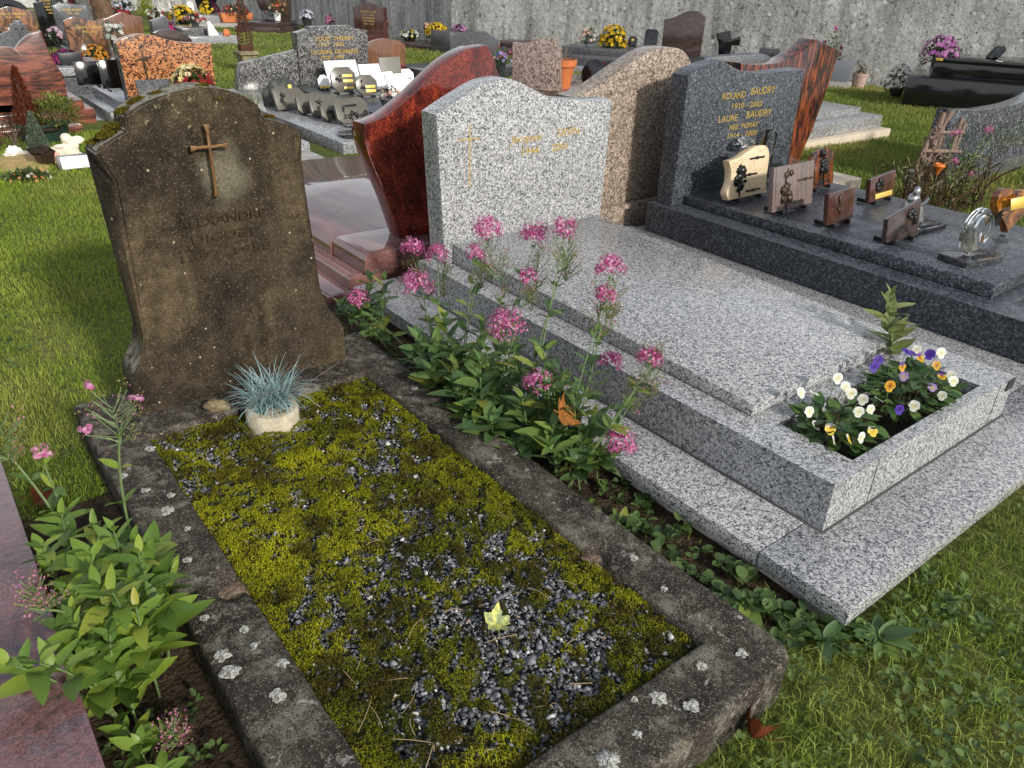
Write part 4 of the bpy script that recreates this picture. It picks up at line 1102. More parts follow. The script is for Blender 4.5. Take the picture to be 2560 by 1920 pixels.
# third row, facing us
op = [(-.41, .14), (-.428, .761)] + spline([(-.428, .761), (-.373, .798), (-.281, .826), (-.192, .832), (-.087, .818), (-.001, .79), (.106, .764), (.217, .75), (.428, .742)], (0, 8), 3)[1:] + [(.41, .14)]
ot = tomb('black flecked orange granite headstone with curved top and thin bronze cross', .78, 7.75, 180, op, 'orange_granite', .13, (1.05, 1.9, .2), slabm='pale_granite', text=(('JEAN MARIE', .3, .055, .05, .41), ('NEE', .08, .05, .03, .35)))
obj('side_face', prism([(0, .14), (-.017, .757), (-.021, .757), (-.004, .14)], .128, 0, .001), MT['grey_granite'], ot, loc=(-.4125, 0, 0))
obj('cross', prism([(-.012, .42), (-.02, .62), (-.09, .6), (-.09, .612), (-.022, .64), (-.026, .70), (-.01, .70), (-.006, .64), (.06, .645), (.06, .632), (-.005, .62), (.0, .42)], .01, .001), MT['bronze'], ot, loc=(-.21, -.012, 0))
flowers('yellow and dark red chrysanthemum ball in front of the orange headstone', 0.81, 7.2, .13, .18, .2, PALE, 'dark', .1, .22, 120, .032, ((.28, .012, .01), (.35, -.5, -.9)))
pl_ = plaque('grey slanted book plaque left of the yellow and red flowers', .52, 7.2, .13, .25, sq(.34, .3), 'charcoal_granite', .03, -25)
plaque('black arched plaque leaning beside the orange headstone', .36, 8.2, gz(.3, 8.2)+.3, .2, sq(.22, .26), 'black_granite', .02, 10, n=0)
plaque('black square plaque behind the arched plaque left of the orange headstone', .22, 8.55, gz(.2, 8.5)+.3, .2, sq(.24, .22), 'black_granite', .02, 10, n=0)

gt3 = thing('grey_granite_tomb', 'wide grey speckled granite tomb with stepped headstone, low wing and crowded slab', 'tomb', (2.9, 8.8, gz(2.9, 8.8)))
gx0, gy0, gg = 2.9, 8.8, gz(2.9, 8.8)
obj('headstone', prism([(-.47, .15), (-.462, .779), (-.294, .82), (-.293, .845), (.233, .853), (.25, .831), (.462, .795), (.455, .15)], .16, .004), MT['grey_granite'], gt3, loc=(.13, .01, 0))
obj('wing_stone', prism([(-.40, .06), (-.37, .30), (-.315, .477), (.375, .595), (.375, .06)], .12, .004), MT['grey_granite'], gt3, loc=(-.72, .02, 0))
obj('slab', wedge(-1.36, .75, -3.1, .18, .055, .17, .19), MT['pale_granite'], gt3)
obj('upper_slab', box2(-.5, .68, -2.1, -.02, .19, .21, .004), MT['blue_granite'], gt3)
obj('paving', box2(-1.55, 1.0, -3.36, .3, -.06, .054, .006), MT['cream_stone'], gt3)
for tx, wd, s, u, v in (('LOUIS  THIERRY', .5, .07, .15, .69), ('1917  1992', .34, .06, .1, .625), ('LUCIENNE  DELABARRE', .62, .065, .14, .545), ('1920  1998', .3, .055, .1, .485)):
    obj('inscription', text_mesh(tx, wd, s, .0008), MT['gold'], gt3, loc=(u, .008, v))
ps = thing('paving_slab', 'plain grey concrete slab in the grass left of the cream paving', 'slab', (1.0, 6.2, gz(1, 6.2)))
obj('slab', box2(-.25, .3, -.75, .9, -.05, .03, .005), MT['concrete'], ps)
def gtz(y): return gg + .17 + (y-5.7)*.02/3.3 + .001
def hexp(w, h, c=.06): return octo(w, h, c)
for lab, x, y, w_, h_, m_, tl in (('white open book plaque leaning on the grey headstone', 2.98, 8.45, .42, .3, 'white_paper', -28), ('white open book plaque in front of the slate portrait', 3.2, 8.0, .42, .3, 'white_paper', -28), ('small white book plaque behind the flower bowl', 3.22, 7.55, .3, .24, 'white_paper', -30)):
    plaque(lab, x, y, gg+.21, w_, sq(w_, h_), m_, .02, tl, feet=True, deco=(('text', 0, h_*.66, ('Le temps passe', w_*.6, .03), 'ink'), ('text', 0, h_*.42, ('le souvenir reste', w_*.7, .03), 'ink')))
dr = ((('cluster', -.07, .15, (6, .03, .03, .015), 'black_metal'), ('strip', .05, .16, (.12, .03), 'yellow_brass'), ('strip', .05, .105, (.12, .03), 'yellow_brass'), ('strip', .05, .03, (.12, .03), 'yellow_brass')))
plaque('eight sided taupe plaque with antler relief and three yellow strips', 2.72, 7.95, gg+.21, .3, octo(.3, .27, .07), 'taupe_stone', .03, -14, deco=dr)
plaque('smaller eight sided taupe plaque with oak leaf and two yellow strips', 2.83, 7.62, gg+.21, .26, octo(.26, .22, .07), 'taupe_stone', .03, -14, deco=(('cluster', -.06, .12, (6, .02, .04, .014), 'black_metal'), ('strip', .04, .08, (.12, .03), 'yellow_brass'), ('strip', .04, .035, (.12, .03), 'yellow_brass')))
plaque('small round white medallion plaque on the grey tomb', 2.63, 8.3, gg+.21, .12, octo(.14, .15, .045), 'white_paper', .02, -14, deco=(('strip', 0, .005, (.12, .03), 'yellow_brass'),))
plaque('slate portrait plaque right of the white books', 3.4, 8.05, gg+.21, .3, sq(.28, .34), 'slate', .03, -14)
plaque('white eight sided plaque with a black clover', 3.66, 8.15, gg+.2, .16, octo(.2, .2, .05), 'white_paper', .02, -16, deco=(('cluster', .01, .11, (4, .02, .02, .02), 'black_metal'),))
rk = thing('memorial_rock', 'rough dark standing rock with a small yellow disc on the grey tomb', 'rock', (1.86, 7.72, gtz(7.7)))
obj('rock', lumpy(.2, .1, .26, 4, .25, 2.4, 5, 0.0), plain('dark_rock', (.05, .052, .045), .6, .4, 0, .4, 18, .6, 50), rk)
obj('disc', lathe([(0, 0), (.022, 0), (.022, .006), (0, .006)], 14), MT['yellow_brass'], rk, loc=(.06, -.09, .19), rot=(R(80), 0, 0))
PLQ = [('taupe plaque with hunter relief below the rock', 1.82, 7.35, .34, [(-.17, 0), (-.18, .18), (-.1, .24), (.02, .2), (.12, .2), (.17, .15), (.17, 0)], (('cluster', -.09, .1, (8, .02, .06, .017), 'black_metal'),)),
       ('taupe plaque with clipped corners behind the rose plaque', 1.9, 7.05, .3, octo(.3, .19, .04), ()),
       ('taupe plaque with black rose relief in the middle of the row', 1.96, 6.85, .3, octo(.32, .2, .04), (('cluster', -.05, .11, (9, .03, .05, .017), 'black_metal'),)),
       ('leaning pale plaque with bird relief near the front of the grey slab', 1.93, 6.6, .28, octo(.28, .17, .05), (('cluster', -.03, .06, (6, .04, .03, .016), 'black_metal'),)),
       ('rounded bronze plaque with bridge relief at the front of the grey slab', 2.03, 6.4, .34, octo(.36, .23, .05), (('cluster', .03, .06, (14, .12, .03, .018), 'black_metal'), ('strip', -.02, .15, (.16, .02), 'black_metal'), ('cluster', -.1, .12, (4, .012, .03, .012), 'black_metal')))]
for lab, x, y, w_, pr_, d_ in PLQ: plaque(lab, x, y, gtz(y), w_, pr_, 'taupe_stone', .035, -22, deco=d_, n=172)
so_ = thing('round_stand', 'low oval black stand at the front corner of the grey slab', 'stand', (1.78, 5.93, gtz(5.9)))
obj('disc', lathe([(0, 0), (.15, 0), (.15, .025), (.13, .03), (0, .03)], 28), MT['dark_granite'], so_)
obj('post', box(.05, .04, .05, .003), MT['black_metal'], so_, loc=(0, 0, .03))
obj('tray', box(.2, .1, .02, .004), MT['dark_granite'], so_, loc=(0, 0, .08))
flowers('low bowl of white and peach flowers on the grey tomb', 2.72, 6.95, gg+.21, .12, .12, WHT+SAL, 'greyvase', .11, .09, 26, .028, leaf=((.02, .025, .02), (.07, .09, .07)))
flowers('pink lilies with broad leaves behind the slate portrait plaque', 3.5, 8.5, gg+.2, .16, .2, [(.7, .5, .45), (.72, .62, .5)], 'dark', .08, .12, 14, .06, loose=True)
flowers('red flowers in a low dish on the pale slab right of the slate plaque', 4.75, 10.3, gz(4.75, 10.3)+.16, .09, .07, RED, 'dark', .08, .04, 16, .03, leaf=((.03, .05, .02), (.12, .13, .05)))

# red arch stone and its slab
ra = tomb('red brown arched headstone left of the pale polished slab', 5.13, 11.26, 180, [(-.347, .0), (-.335, .46)]+spline([(-.335, .46), (-.25, .505), (-.16, .536), (.003, .552), (.185, .527), (.28, .49), (.347, .45)], (0, 6), 3)[1:]+[(.337, .0)], 'brown_granite', .12)
rs = thing('polished_slab', 'low pale polished slab running right from the red brown arched headstone', 'slab', (6.3, 10.95, gz(6.3, 11)))
obj('slab', box2(-.95, 1.0, -.55, .5, -.05, .16, .006), MT['dark_granite'], rs)

# fourth row, backs towards us, at left
lp = [(-.36, .12), (-.34, .70)] + spline([(-.34, .70), (-.2, .695), (-.093, .692), (-.045, .676)], (0, 3), 3)[1:] + spline([(-.045, .676), (-.03, .683), (.023, .738), (.111, .796), (.208, .818)], (0, 4), 3) + spline([(.208, .818), (.219, .71), (.238, .604), (.276, .504), (.306, .421), (.30, .25), (.29, .12)], (0, 6), 3)[1:]
lr = tomb('dark red striped granite headstone with split curved top at the left edge', -.35, 8.35, 180, lp, 'striped_granite', .11, (1.0, 1.8, .2), 'back')
obj('plinth', box2(-.75, .32, -.12, .14, -.05, .121, .005), MT['striped_granite'], lr)
obj('paving', box2(-.75, .27, -.62, -.125, -.05, .07, .005), MT['striped_granite'], lr)
st4 = thing('stepped_tomb', 'two step grey granite tomb on white paving behind the mossy headstone', 'tomb', (.85, 8.95, gz(.8, 9)))
obj('paving', box2(-1.0, .6, -1.1, .9, -.05, .02, .005), MT['pale_granite'], st4)
obj('lower_step', box2(-.6, .6, -.85, .45, .021, .13, .006), MT['pale_granite'], st4)
obj('upper_step', box2(-.48, .5, -.83, .4, .131, .22, .006), MT['pale_granite'], st4)
gk = thing('grey_slab_tomb', 'grey slab tomb carrying the magenta chrysanthemums', 'tomb', (.35, 10.8, gz(.3, 10.8)))
obj('side_wall', box2(-.55, .5, -.45, .55, -.05, .24, .006), MT['charcoal_granite'], gk)
obj('cover_slab', box2(-.6, .47, -.5, .6, .241, .33, .006), MT['pale_granite'], gk)
flowers('magenta chrysanthemums in a dark window box on a grey slab', .42, 10.75, gz(.4, 10.8)+.335, .19, .14, MAG, None, n=110, br=.028)
bx = thing('window_box', 'dark window box under the magenta chrysanthemums', 'planter', (.44, 10.62, gz(.4, 10.6)+.332))
obj('trough', box(.24, .12, .13, .006), MT['dark_plastic'], bx)

# left background, facing us
def T(label, x, y, prof, m, slab=None, text=None, n=180, th=.12, slabm=None, side='front'): return tomb(label, x, y, n, prof, m, th, slab, side, text, slabm=slabm)
T('swirling brown and black granite headstone with gold script behind the orange flowers', 1.33, 13.83, [(-.28, .12), (-.296, .598), (-.296, .658)]+spline([(-.296, .658), (-.203, .706), (-.102, .718), (.03, .680), (.142, .663), (.235, .662)], (0, 5), 3)[1:]+[(.297, .12)], 'swirl_granite', (.85, 1.5, .2), (('Gérard  Collange', .36, .07, .03, .56), ('1955 - 2012', .2, .045, .03, .50)), slabm='umber_granite')
T('plain warm brown granite headstone with shouldered peak in the middle background', 2.88, 18.38, [(-.454, .05), (-.43, .49), (-.238, .517)]+spline([(-.238, .517), (-.1, .57), (.03, .618), (.094, .627), (.16, .612), (.202, .576)], (0, 5), 3)[1:]+[(.454, .54), (.431, .05)], 'brown_granite', None)
T('polished reddish brown headstone with gold lettering at the far left', 1.29, 20.61, [(-.55, .05), (-.5, .52)]+spline([(-.5, .52), (-.352, .552), (-.231, .591), (-.053, .632), (.109, .596), (.274, .562), (.412, .57)], (0, 6), 3)[1:]+[(.408, .05)], 'swirl_granite', (.9, 1.4, .2), (('CAMILLE  THIONNET', .56, .06, -.02, .47), ('1922 - 2004', .3, .045, -.02, .41)))
T('dark grey brown headstone with two humps and gold lettering in the left background', 1.80, 17.25, [(-.255, .1), (-.3, .591), (-.303, .76)]+spline([(-.303, .76), (-.22, .79), (-.151, .826)], (0, 2), 3)[1:]+spline([(-.13, .802), (-.04, .808), (.049, .802), (.164, .778), (.303, .777)], (0, 4), 3)+[(.302, .517), (.274, .1)], 'charcoal_granite', (.75, 1.3, .2), (('ROGER  BONNET', .33, .06, .03, .68), ('1930 - 2005', .2, .045, .03, .625)))
T('black polished headstone with curved shoulder at the top left corner', 1.5, 22.59, [(-.5, .05), (-.45, .82)]+spline([(-.45, .82), (-.2, .8), (.085, .72), (.276, .64), (.391, .5)], (0, 4), 3)[1:]+[(.4, .05)], 'black_granite')
T('narrow black headstone crowded with gold lettering at the top left', 2.0, 20.9, [(-.16, .05), (-.16, .9), (.14, .9), (.15, .05)], 'black_granite', (.6, 1.2, .22), (('ELIANE', .14, .05, 0, .80), ('BAGUENEAU', .22, .05, 0, .735), ('1928 - 1996', .18, .045, 0, .675), ('ROBERT', .15, .05, 0, .61), ('BAGUENEAU', .22, .05, 0, .55), ('1934 - 2008', .18, .045, 0, .49)))
T('black slab headstone beside the two humped stone', 1.42, 17.5, [(-.15, .05), (-.17, .8), (-.02, .83), (.1, .1), (.1, .05)], 'black_granite')
cmn = T('grey cross carved on a gabled stone behind the striped headstone', .15, 12.5, [(-.25, .05), (-.2, .53), (-.011, .606), (.0, .679), (.045, .679), (.055, .722), (.146, .721), (.14, .678), (.18, .675), (.172, .6), (.3, .54), (.32, .05)], 'charcoal_granite')
obj('raised_cross', prism([(.08, .45), (.075, .62), (.03, .625), (.03, .645), (.075, .645), (.075, .7), (.11, .7), (.11, .645), (.155, .645), (.155, .625), (.11, .62), (.11, .45)], .02, .002, -.021), MT['charcoal_granite'], cmn)
T('small dark brown low arched headstone behind the orange one', 3.72, 17.87, [(-.42, .0), (-.35, .271)]+spline([(-.35, .271), (-.221, .319), (-.038, .325), (.143, .303), (.317, .222), (.408, .13)], (0, 5), 3)[1:]+[(.42, .0)], 'umber_granite')
lt = thing('low_tomb', 'low grey slab tomb with white marble book in the middle background', 'tomb', (4.75, 18.9, gz(4.8, 18.9)))
obj('slab', box2(-.55, .62, -.45, 1.2, -.05, .16, .006), MT['pale_granite'], lt)
obj('upper_slab', box2(-.5, .15, .0, 1.1, .161, .3, .006), MT['grey_granite'], lt)
bk_ = thing('marble_book', 'white folded marble page standing on the low grey tomb', 'ornament', (4.85, 18.62, gz(4.8, 18.6)+.162), R(10))
obj('page', prism([(-.1, 0), (-.1, .28), (-.04, .3), (.13, .04), (.13, 0)], .05, .006), MT['white_plastic'], bk_)
bw_ = thing('leaf_vase', 'small brown leaf shaped vase on the low grey tomb', 'vase', (5.15, 18.62, gz(5.1, 18.6)+.162))
obj('vase', lumpy(.09, .06, .09, 3, .3, 2.5, 8, -.05), MT['terracotta'], bw_, loc=(0, 0, .05))
pm_ = thing('stone_prism', 'grey upright stone block with slanted top behind the low arched stone', 'stone', (3.95, 19.3, gz(4, 19.3)))
obj('block', prism([(-.2, 0), (-.19, .42), (.14, .52), (.2, .1), (.2, 0)], .3, .005), MT['charcoal_granite'], pm_)
ck = thing('chrome_cross', 'tall thin silver ornamental stem among the flower pots', 'ornament', (4.62, 20.6, gz(4.6, 20.6)+.1))
sp = []
for k in range(22):
    z = .05+k*.052; a = k*1.1; sp.append(([(0, 0, z), (.07*math.cos(a), .07*math.sin(a), z+.02), (.085*math.cos(a+.4), .085*math.sin(a+.4), z-.015)], .009))
obj('stem', tube([(0, 0, 0), (.01, 0, .5), (-.06, 0, 1.25)], [.02, .014, .008], 8), MT['silver'], ck)
obj('scrolls', tubes([([(p[0]-.045*max(0, p[2]-.5), p[1], p[2]) for p in pts], r_) for pts, r_ in sp], 5), MT['silver'], ck)

# cast iron cross shaft on a mossy stone plinth
ix, iy = 3.32, 12.55; ig = gz(ix, iy)
ic_ = thing('iron_cross', 'rusty openwork cast iron cross on a lichened stone plinth', 'cross', (ix, iy, ig))
obj('plinth', lathe([(0, -.05), (.2, -.05), (.19, .02), (.155, .06), (.17, .2), (.175, .24), (.22, .26), (.22, .29), (.17, .31), (0, .315)], 4, 20), plain('mossy_stone', (.2, .17, .1), .9, .2, 0, .5, 14, .6, 60), ic_, rot=(0, 0, R(45)))
obj('block', box(.21, .14, .075, .006), MT['rust'], ic_, loc=(0, 0, .315))
def iw(z):
    t = (z-.39)/1.3
    return .095 - .055*min(1, t*2.2) + .03*math.exp(-((t-.12)/.1)**2) + (.02 if t > .55 else 0)
fr_ = []
for s in (-1, 1): fr_.append(([(s*iw(z), 0, z) for z in [.39+.05*k for k in range(27)]], .013))
for k in range(27):
    z = .42+.046*k; w_ = iw(z)
    for s in (-1, 1):
        c0 = s*w_*.5; r_ = max(.013, w_*.45)
        fr_.append(([(c0+r_*math.cos(a)*(1-.09*i), 0, z+r_*.8*math.sin(a)*(1-.09*i)) for i, a in enumerate([s*(.7+.75*q) for q in range(9)])], .0095))
fr_.append(([(-.4, 0, 1.4), (.4, 0, 1.4)], .018))
obj('openwork', tubes(fr_, 5), MT['rust'], ic_)

# right background rows, turned towards the corner of the wall
T('mauve brown granite headstone with stepped shoulder seen from behind by the terracotta pot', 4.76, 7.03, [(-.291, .0), (-.31, .755)]+spline([(-.31, .755), (-.225, .747), (-.126, .766), (-.03, .814), (.068, .828), (.186, .826)], (0, 5), 3)[1:]+spline([(.186, .826), (.2, .79), (.21, .765), (.235, .73), (.268, .706)], (0, 4), 3)[1:]+[(.309, .0)], 'pink_granite', (.95, 1.7, .26), None, 235, .13, 'rose_granite', 'back')
T('dark grey headstone with sloping roof shaped top', 6.65, 10.98, [(-.397, .0), (-.396, .581), (.148, .679), (.386, .539), (.398, .0)], 'charcoal_granite', None, None, 225, .14)
T('purple brown granite headstone with gold lettering by the wall', 8.11, 17.36, [(-.42, .1), (-.444, .821)]+spline([(-.444, .821), (-.3, .85), (-.176, .888)], (0, 2), 3)[1:]+spline([(-.144, .921), (-.08, .93), (-.014, .927), (.127, .892), (.268, .858), (.444, .854)], (0, 5), 3)+[(.436, .1)], 'chocolate_granite', (1.0, .9, .28), (('GERMAINE  DUBOIS', .46, .055, .0, .72), ('1911 - 1994', .3, .05, .0, .655), ('née GABORIAUD', .36, .05, .0, .59), ('René  DUBOIS', .36, .055, .0, .525), ('1907 - 2001', .3, .05, .0, .46)), 245)
T('curled reddish brown headstone with gold script by the far wall', 8.31, 23.44, [(-.3, .2), (-.294, .353)]+spline([(-.294, .353), (-.425, .54), (-.514, .795), (-.5, 1.1)], (0, 3), 3)[1:]+[(.3, 1.15), (.515, 1.0), (.487, .49), (.42, .2)], 'umber_granite', (1.3, 1.3, .3), (('Jean', .2, .09, .25, .82), ('Bonneau', .32, .09, .25, .72)), 225)
T('tall dark brown headstone with rising curved top by the wall behind the terracotta pot', 10.87, 14.36, [(-.43, .2), (-.445, 1.007)]+spline([(-.445, 1.007), (-.3, 1.02), (-.138, 1.056), (.135, 1.14), (.27, 1.155), (.354, 1.148), (.44, 1.094)], (0, 6), 3)[1:]+[(.446, .2)], 'umber_granite', (1.1, 1.3, .34), None, 240)
T('dark brown headstone with curved hump by the wall above the blue grey tomb', 10.26, 9.62, [(-.34, .2), (-.364, .92)]+spline([(-.364, .92), (-.209, .955), (-.027, 1.045), (.073, 1.076), (.15, 1.082), (.221, 1.07), (.3, 1.03), (.357, .991)], (0, 7), 3)[1:]+[(.36, .2)], 'umber_granite', (1.3, 1.15, .36), None, 240, slabm='dark_granite')
T('black oval headstone at the far end of the wall', 8.03, 28.45, [(-.2, .2), (-.317, .4), (-.36, .75), (-.3, 1.1), (.3, 1.1), (.36, .75), (.25, .4), (.15, .2)], 'black_granite', (1.3, 1.2, .3), None, 200, slabm='concrete')
T('low grey granite headstone with pitched top behind the blue grey one', 5.6, 4.62, [(-.6, .1), (-.55, .78), (-.2, .80), (.02, .815), (.14, .812), (.34, .728), (.5, .6), (.5, .1)], 'blue_granite', None, None, 200, .14)
# stepped grey tomb by the wall with the two chrysanthemums
sg = thing('stepped_grey_tomb', 'three step dark grey tomb by the wall carrying yellow and pink chrysanthemums', 'tomb', (9.45, 10.95, gz(9.4, 10.9)), heading(240))
obj('base_slab', box2(-.95, 1.3, -.75, .9, -.06, .12, .006), MT['pale_granite'], sg)
obj('side_wall', box2(-.8, 1.2, -.6, .8, .121, .3, .006), MT['charcoal_granite'], sg)
obj('cover_slab', box2(-.55, 1.1, -.45, .7, .301, .42, .006), MT['charcoal_granite'], sg)
flowers('big round yellow chrysanthemum on the stepped tomb by the wall', 9.55, 10.65, gz(9.5, 10.6)+.425, .27, .36, YEL, None, n=170, br=.042)
flowers('pale pink and white chrysanthemum left of the round yellow one', 9.13, 10.85, gz(9.1, 10.8)+.425, .17, .24, WHT+SAL, 'grey', .08, .08, 60, .034)
for k, (lab, x, y, w_, h_) in enumerate((('black notched plaque by the dark brown headstone on the wall side', 9.85, 10.0, .24, .32), ('small gold and black plaque on the stepped tomb', 9.75, 10.35, .16, .18))):
    plaque(lab, x, y, gz(x, y)+.425, w_, octo(w_, h_, .04), 'black_granite', .03, -12, n=240, deco=() if k == 0 else (('strip', 0, .1, (.05, .04), 'gold'),))
for k, (x, y, lab) in enumerate(((10.35, 15.05, 'row of black plaques, the leftmost with slanted top'), (10.55, 14.85, 'row of black plaques, the middle one with scalloped top'), (10.7, 14.72, 'row of black plaques, the one beside the tall brown headstone'))):
    plaque(lab, x, y, gz(x, y)+.345, .34, ([(-.15, 0), (-.17, .34), (.1, .3), (.15, 0)], [(-.17, 0), (-.17, .3), (-.1, .36), (0, .33), (.1, .36), (.17, .3), (.17, 0)], [(-.12, 0), (-.12, .36), (0, .4), (.12, .36), (.12, 0)])[k], 'black_granite', .04, -10, n=240)
# terracotta pot and plaques on the mauve tomb
tp = thing('terracotta_pot', 'large orange terracotta pot with thin dead stems on the mauve tomb', 'flower pot', (5.12, 6.98, gz(5.1, 7)+.262))
obj('pot', lathe([(0, 0), (.1, 0), (.145, .25), (.168, .252), (.172, .325), (.154, .327), (.148, .28), (0, .275)], 32), MT['terracotta'], tp)
obj('soil', lathe([(0, .282), (.147, .282), (.147, .25)], 24), MT['soil'], tp)
obj('stems', tubes([(bez((random.uniform(-.06, .06), random.uniform(-.06, .06), .23), (random.uniform(-.1, .1), random.uniform(-.1, .1), .33), (random.uniform(-.16, .16), random.uniform(-.14, .14), random.uniform(.34, .5)), 6), .004) for _ in range(9)], 4), MT['dry_wood'], tp)
flowers('orange and pink flowers behind the terracotta pot', 5.28, 7.2, gz(5.2, 7.2)+.26, .14, .2, ORG+PNK, 'dark', .08, .12, 40, .04)
plaque('black round topped plaque seen from behind right of the terracotta pot', 5.62, 6.95, gz(5.6, 7)+.262, .3, spline([(-.13, 0), (-.16, .14), (-.1, .26), (0, .3), (.1, .26), (.16, .14), (.13, 0)], (0, 6), 4), 'black_granite', .03, 12, n=55)
plaque('black wide plaque with wavy top seen from behind in front of the dark red flowers', 5.95, 6.85, gz(5.9, 7)+.262, .36, [(-.2, 0), (-.2, .27), (-.08, .3), (.05, .27), (.16, .28), (.22, .0)], 'black_granite', .03, 12, n=55)
flowers('dark red chrysanthemums behind the black plaques', 6.15, 7.35, gz(6.1, 7.3)+.26, .24, .14, [(.13, .008, .025), (.2, .015, .04)], 'dark', .1, .1, 110, .032)
flowers('artificial red and blue bouquet in a tall black vase behind the wavy headstone', 5.75, 9.05, gz(5.7, 9)+.1, .15, .2, [(.5, .03, .06), (.3, .3, .6), (.5, .1, .15), (.6, .5, .5)], 'vase', .08, .3, 40, .035, loose=True, leaf=((.05, .09, .02), (.15, .22, .05)))
flowers('lilac chrysanthemums above the dark sloping headstone', 9.2, 15.2, gz(9.2, 15.2)+.45, .16, .12, LIL, None, n=50, br=.035)
lo2 = thing('grey_plinth', 'grey plinth under the lilac chrysanthemums', 'plinth', (9.2, 15.2, gz(9.2, 15.2)))
obj('block', box2(-.5, .5, -.4, .4, -.05, .45, .006), MT['charcoal_granite'], lo2)
# wall row: purple headstone area
for lab, x, y, w_, h_, l_ in (('dark kerb planter by the wall under the yellow chrysanthemum', 9.0, 16.2, .85, .16, .35),):
    kb = thing('kerb_planter', lab, 'planter', (x, y, gz(x, y)), heading(245)); obj('trough', box2(-w_, w_*.8, -l_, l_, -.05, h_, .008), MT['umber_granite'], kb)
flowers('round yellow chrysanthemum in a terracotta pot by the wall', 9.12, 16.0, gz(9.1, 16)+.162, .27, .26, YEL, 'terra', .1, .16, 160, .042)
flowers('white and yellow daisies in a trough beside the round yellow chrysanthemum', 8.72, 16.55, gz(8.7, 16.5)+.162, .23, .15, WHT+WHT+[(.75, .5, .03)], 'dark', .16, .09, 60, .038)
flowers('white and orange bouquet in the left grey vase by the wall', 8.6, 17.45, gz(8.6, 17.4)+.28, .11, .17, WHT+SAL, 'greyvase', .08, .2, 26, .04, loose=True)
flowers('white and orange bouquet in the right grey vase by the wall', 9.35, 16.75, gz(9.3, 16.7)+.28, .11, .14, WHT+SAL, 'greyvase', .08, .15, 26, .04, loose=True)
# far wall row
flowers('spray of orange and red artificial flowers on the curled headstone tomb', 8.1, 22.75, gz(8.1, 22.7)+.3, .27, .62, [(.55, .12, .06), (.62, .25, .16), (.6, .35, .2), (.66, .6, .4)], 'white', .11, .2, 60, .06, loose=True)
flowers('white flowers in a tall black vase by the far wall', 8.75, 22.2, gz(8.7, 22.2), .2, .22, [(.7, .7, .78), (.6, .6, .74)], 'vase', .14, .42, 60, .05)
flowers('pink flower clump at the foot of the wall', 9.35, 22.0, gz(9.3, 22), .16, .5, PNK, None, n=70, br=.045)
pk = plaque('grey stone book on the curled headstone tomb', 7.9, 22.9, gz(7.9, 22.9)+.3, .4, octo(.5, .24, .06), 'charcoal_granite', .1, -15, n=225)
wt2 = thing('grey_wall_tomb', 'low grey tomb by the far wall with a terracotta trough', 'tomb', (7.5, 26.2, gz(7.5, 26.2)))
obj('base_slab', box2(-1.2, 1.0, -.9, 1.2, -.05, .12, .01), MT['concrete'], wt2)
obj('cover_slab', box2(-.9, .3, -.5, 1.0, .121, .3, .01), MT['pale_granite'], wt2)
tt = thing('terracotta_trough', 'long terracotta trough of red flowers by the far wall', 'planter', (7.95, 25.5, gz(7.9, 25.5)+.125))
obj('trough', prism([(-.45, 0), (-.5, .26), (.5, .26), (.45, 0)], .3, .01), MT['terracotta'], tt)
flowers('red flowers and leaves growing in the terracotta trough', 7.95, 25.65, gz(7.9, 25.6)+.38, .42, .25, RED+SAL, None, n=40, br=.05)
flowers('half yellow half purple chrysanthemum by the black oval headstone', 7.62, 27.0, gz(7.6, 27)+.3, .33, .36, [(.1, .006, .06)], None, n=130, br=.055, split=((.75, .5, .02), (-1, 0, 0)))
flowers('large yellow chrysanthemum among the middle background pots', 5.45, 22.6, gz(5.4, 22.6)+.15, .36, .34, YEL, 'dark', .16, .16, 160, .055)
flowers('white and red flowers left of the large yellow chrysanthemum', 4.72, 22.4, gz(4.7, 22.4)+.15, .24, .3, WHT+RED, 'terra', .14, .18, 60, .055, loose=True)
flowers('red and white flowers in a grey bowl on the low tomb', 4.82, 19.7, gz(4.8, 19.7)+.3, .27, .15, RED+WHT+[(.2, .02, .05)], 'grey', .1, .12, 60, .045)
flowers('bright pink flowers by the stone block', 4.2, 19.6, gz(4.2, 19.6)+.12, .16, .16, [(.62, .02, .2)], 'dark', .09, .08, 30, .045)
flowers('red roses in the left middle background', 3.9, 22.6, gz(3.9, 22.6)+.1, .3, .36, RED, 'dark', .12, .15, 50, .06, loose=True)
flowers('white and blue artificial flowers by the far wall', 5.3, 28.2, gz(5.3, 28.2)+.1, .4, .45, [(.62, .63, .7), (.5, .5, .62)], 'dark', .15, .2, 70, .06, loose=True)
flowers('dark crimson flowers by the far wall', 4.6, 25.5, gz(4.6, 25.5)+.05, .35, .22, [(.16, .01, .03)], 'dark', .15, .12, 60, .06)
sb = thing('yellow_shrub', 'small yellow green conifer by the far wall', 'shrub', (7.0, 32.0, gz(7, 32)))
rng = np.random.default_rng(5); m = 900; p2, d2 = dome(m, .3, .75, rng, -.1); p2 *= rng.uniform(.2, 1, (m, 1)); p2[:, 2] += .08
d2 = d2*.4+np.array([0, 0, 1]); d2 /= np.linalg.norm(d2, axis=1, keepdims=True)
o_ = obj('crown', mesh_np(*leafblades(p2, d2, rng.uniform(.08, .16, m), rng.uniform(.02, .04, m), lerp((.12, .16, .02), (.35, .35, .05), rng.uniform(0, 1, m)), rng)), MT['foliage'], sb); o_['kind'] = 'stuff'
ss = thing('white_steps', 'small white painted lantern like box by the far wall', 'ornament', (7.6, 28.8, gz(7.6, 28.8)+.25))
obj('body', prism([(-.14, 0), (-.1, .3), (0, .36), (.1, .3), (.16, 0)], .2, .01), MT['white_plastic'], ss)
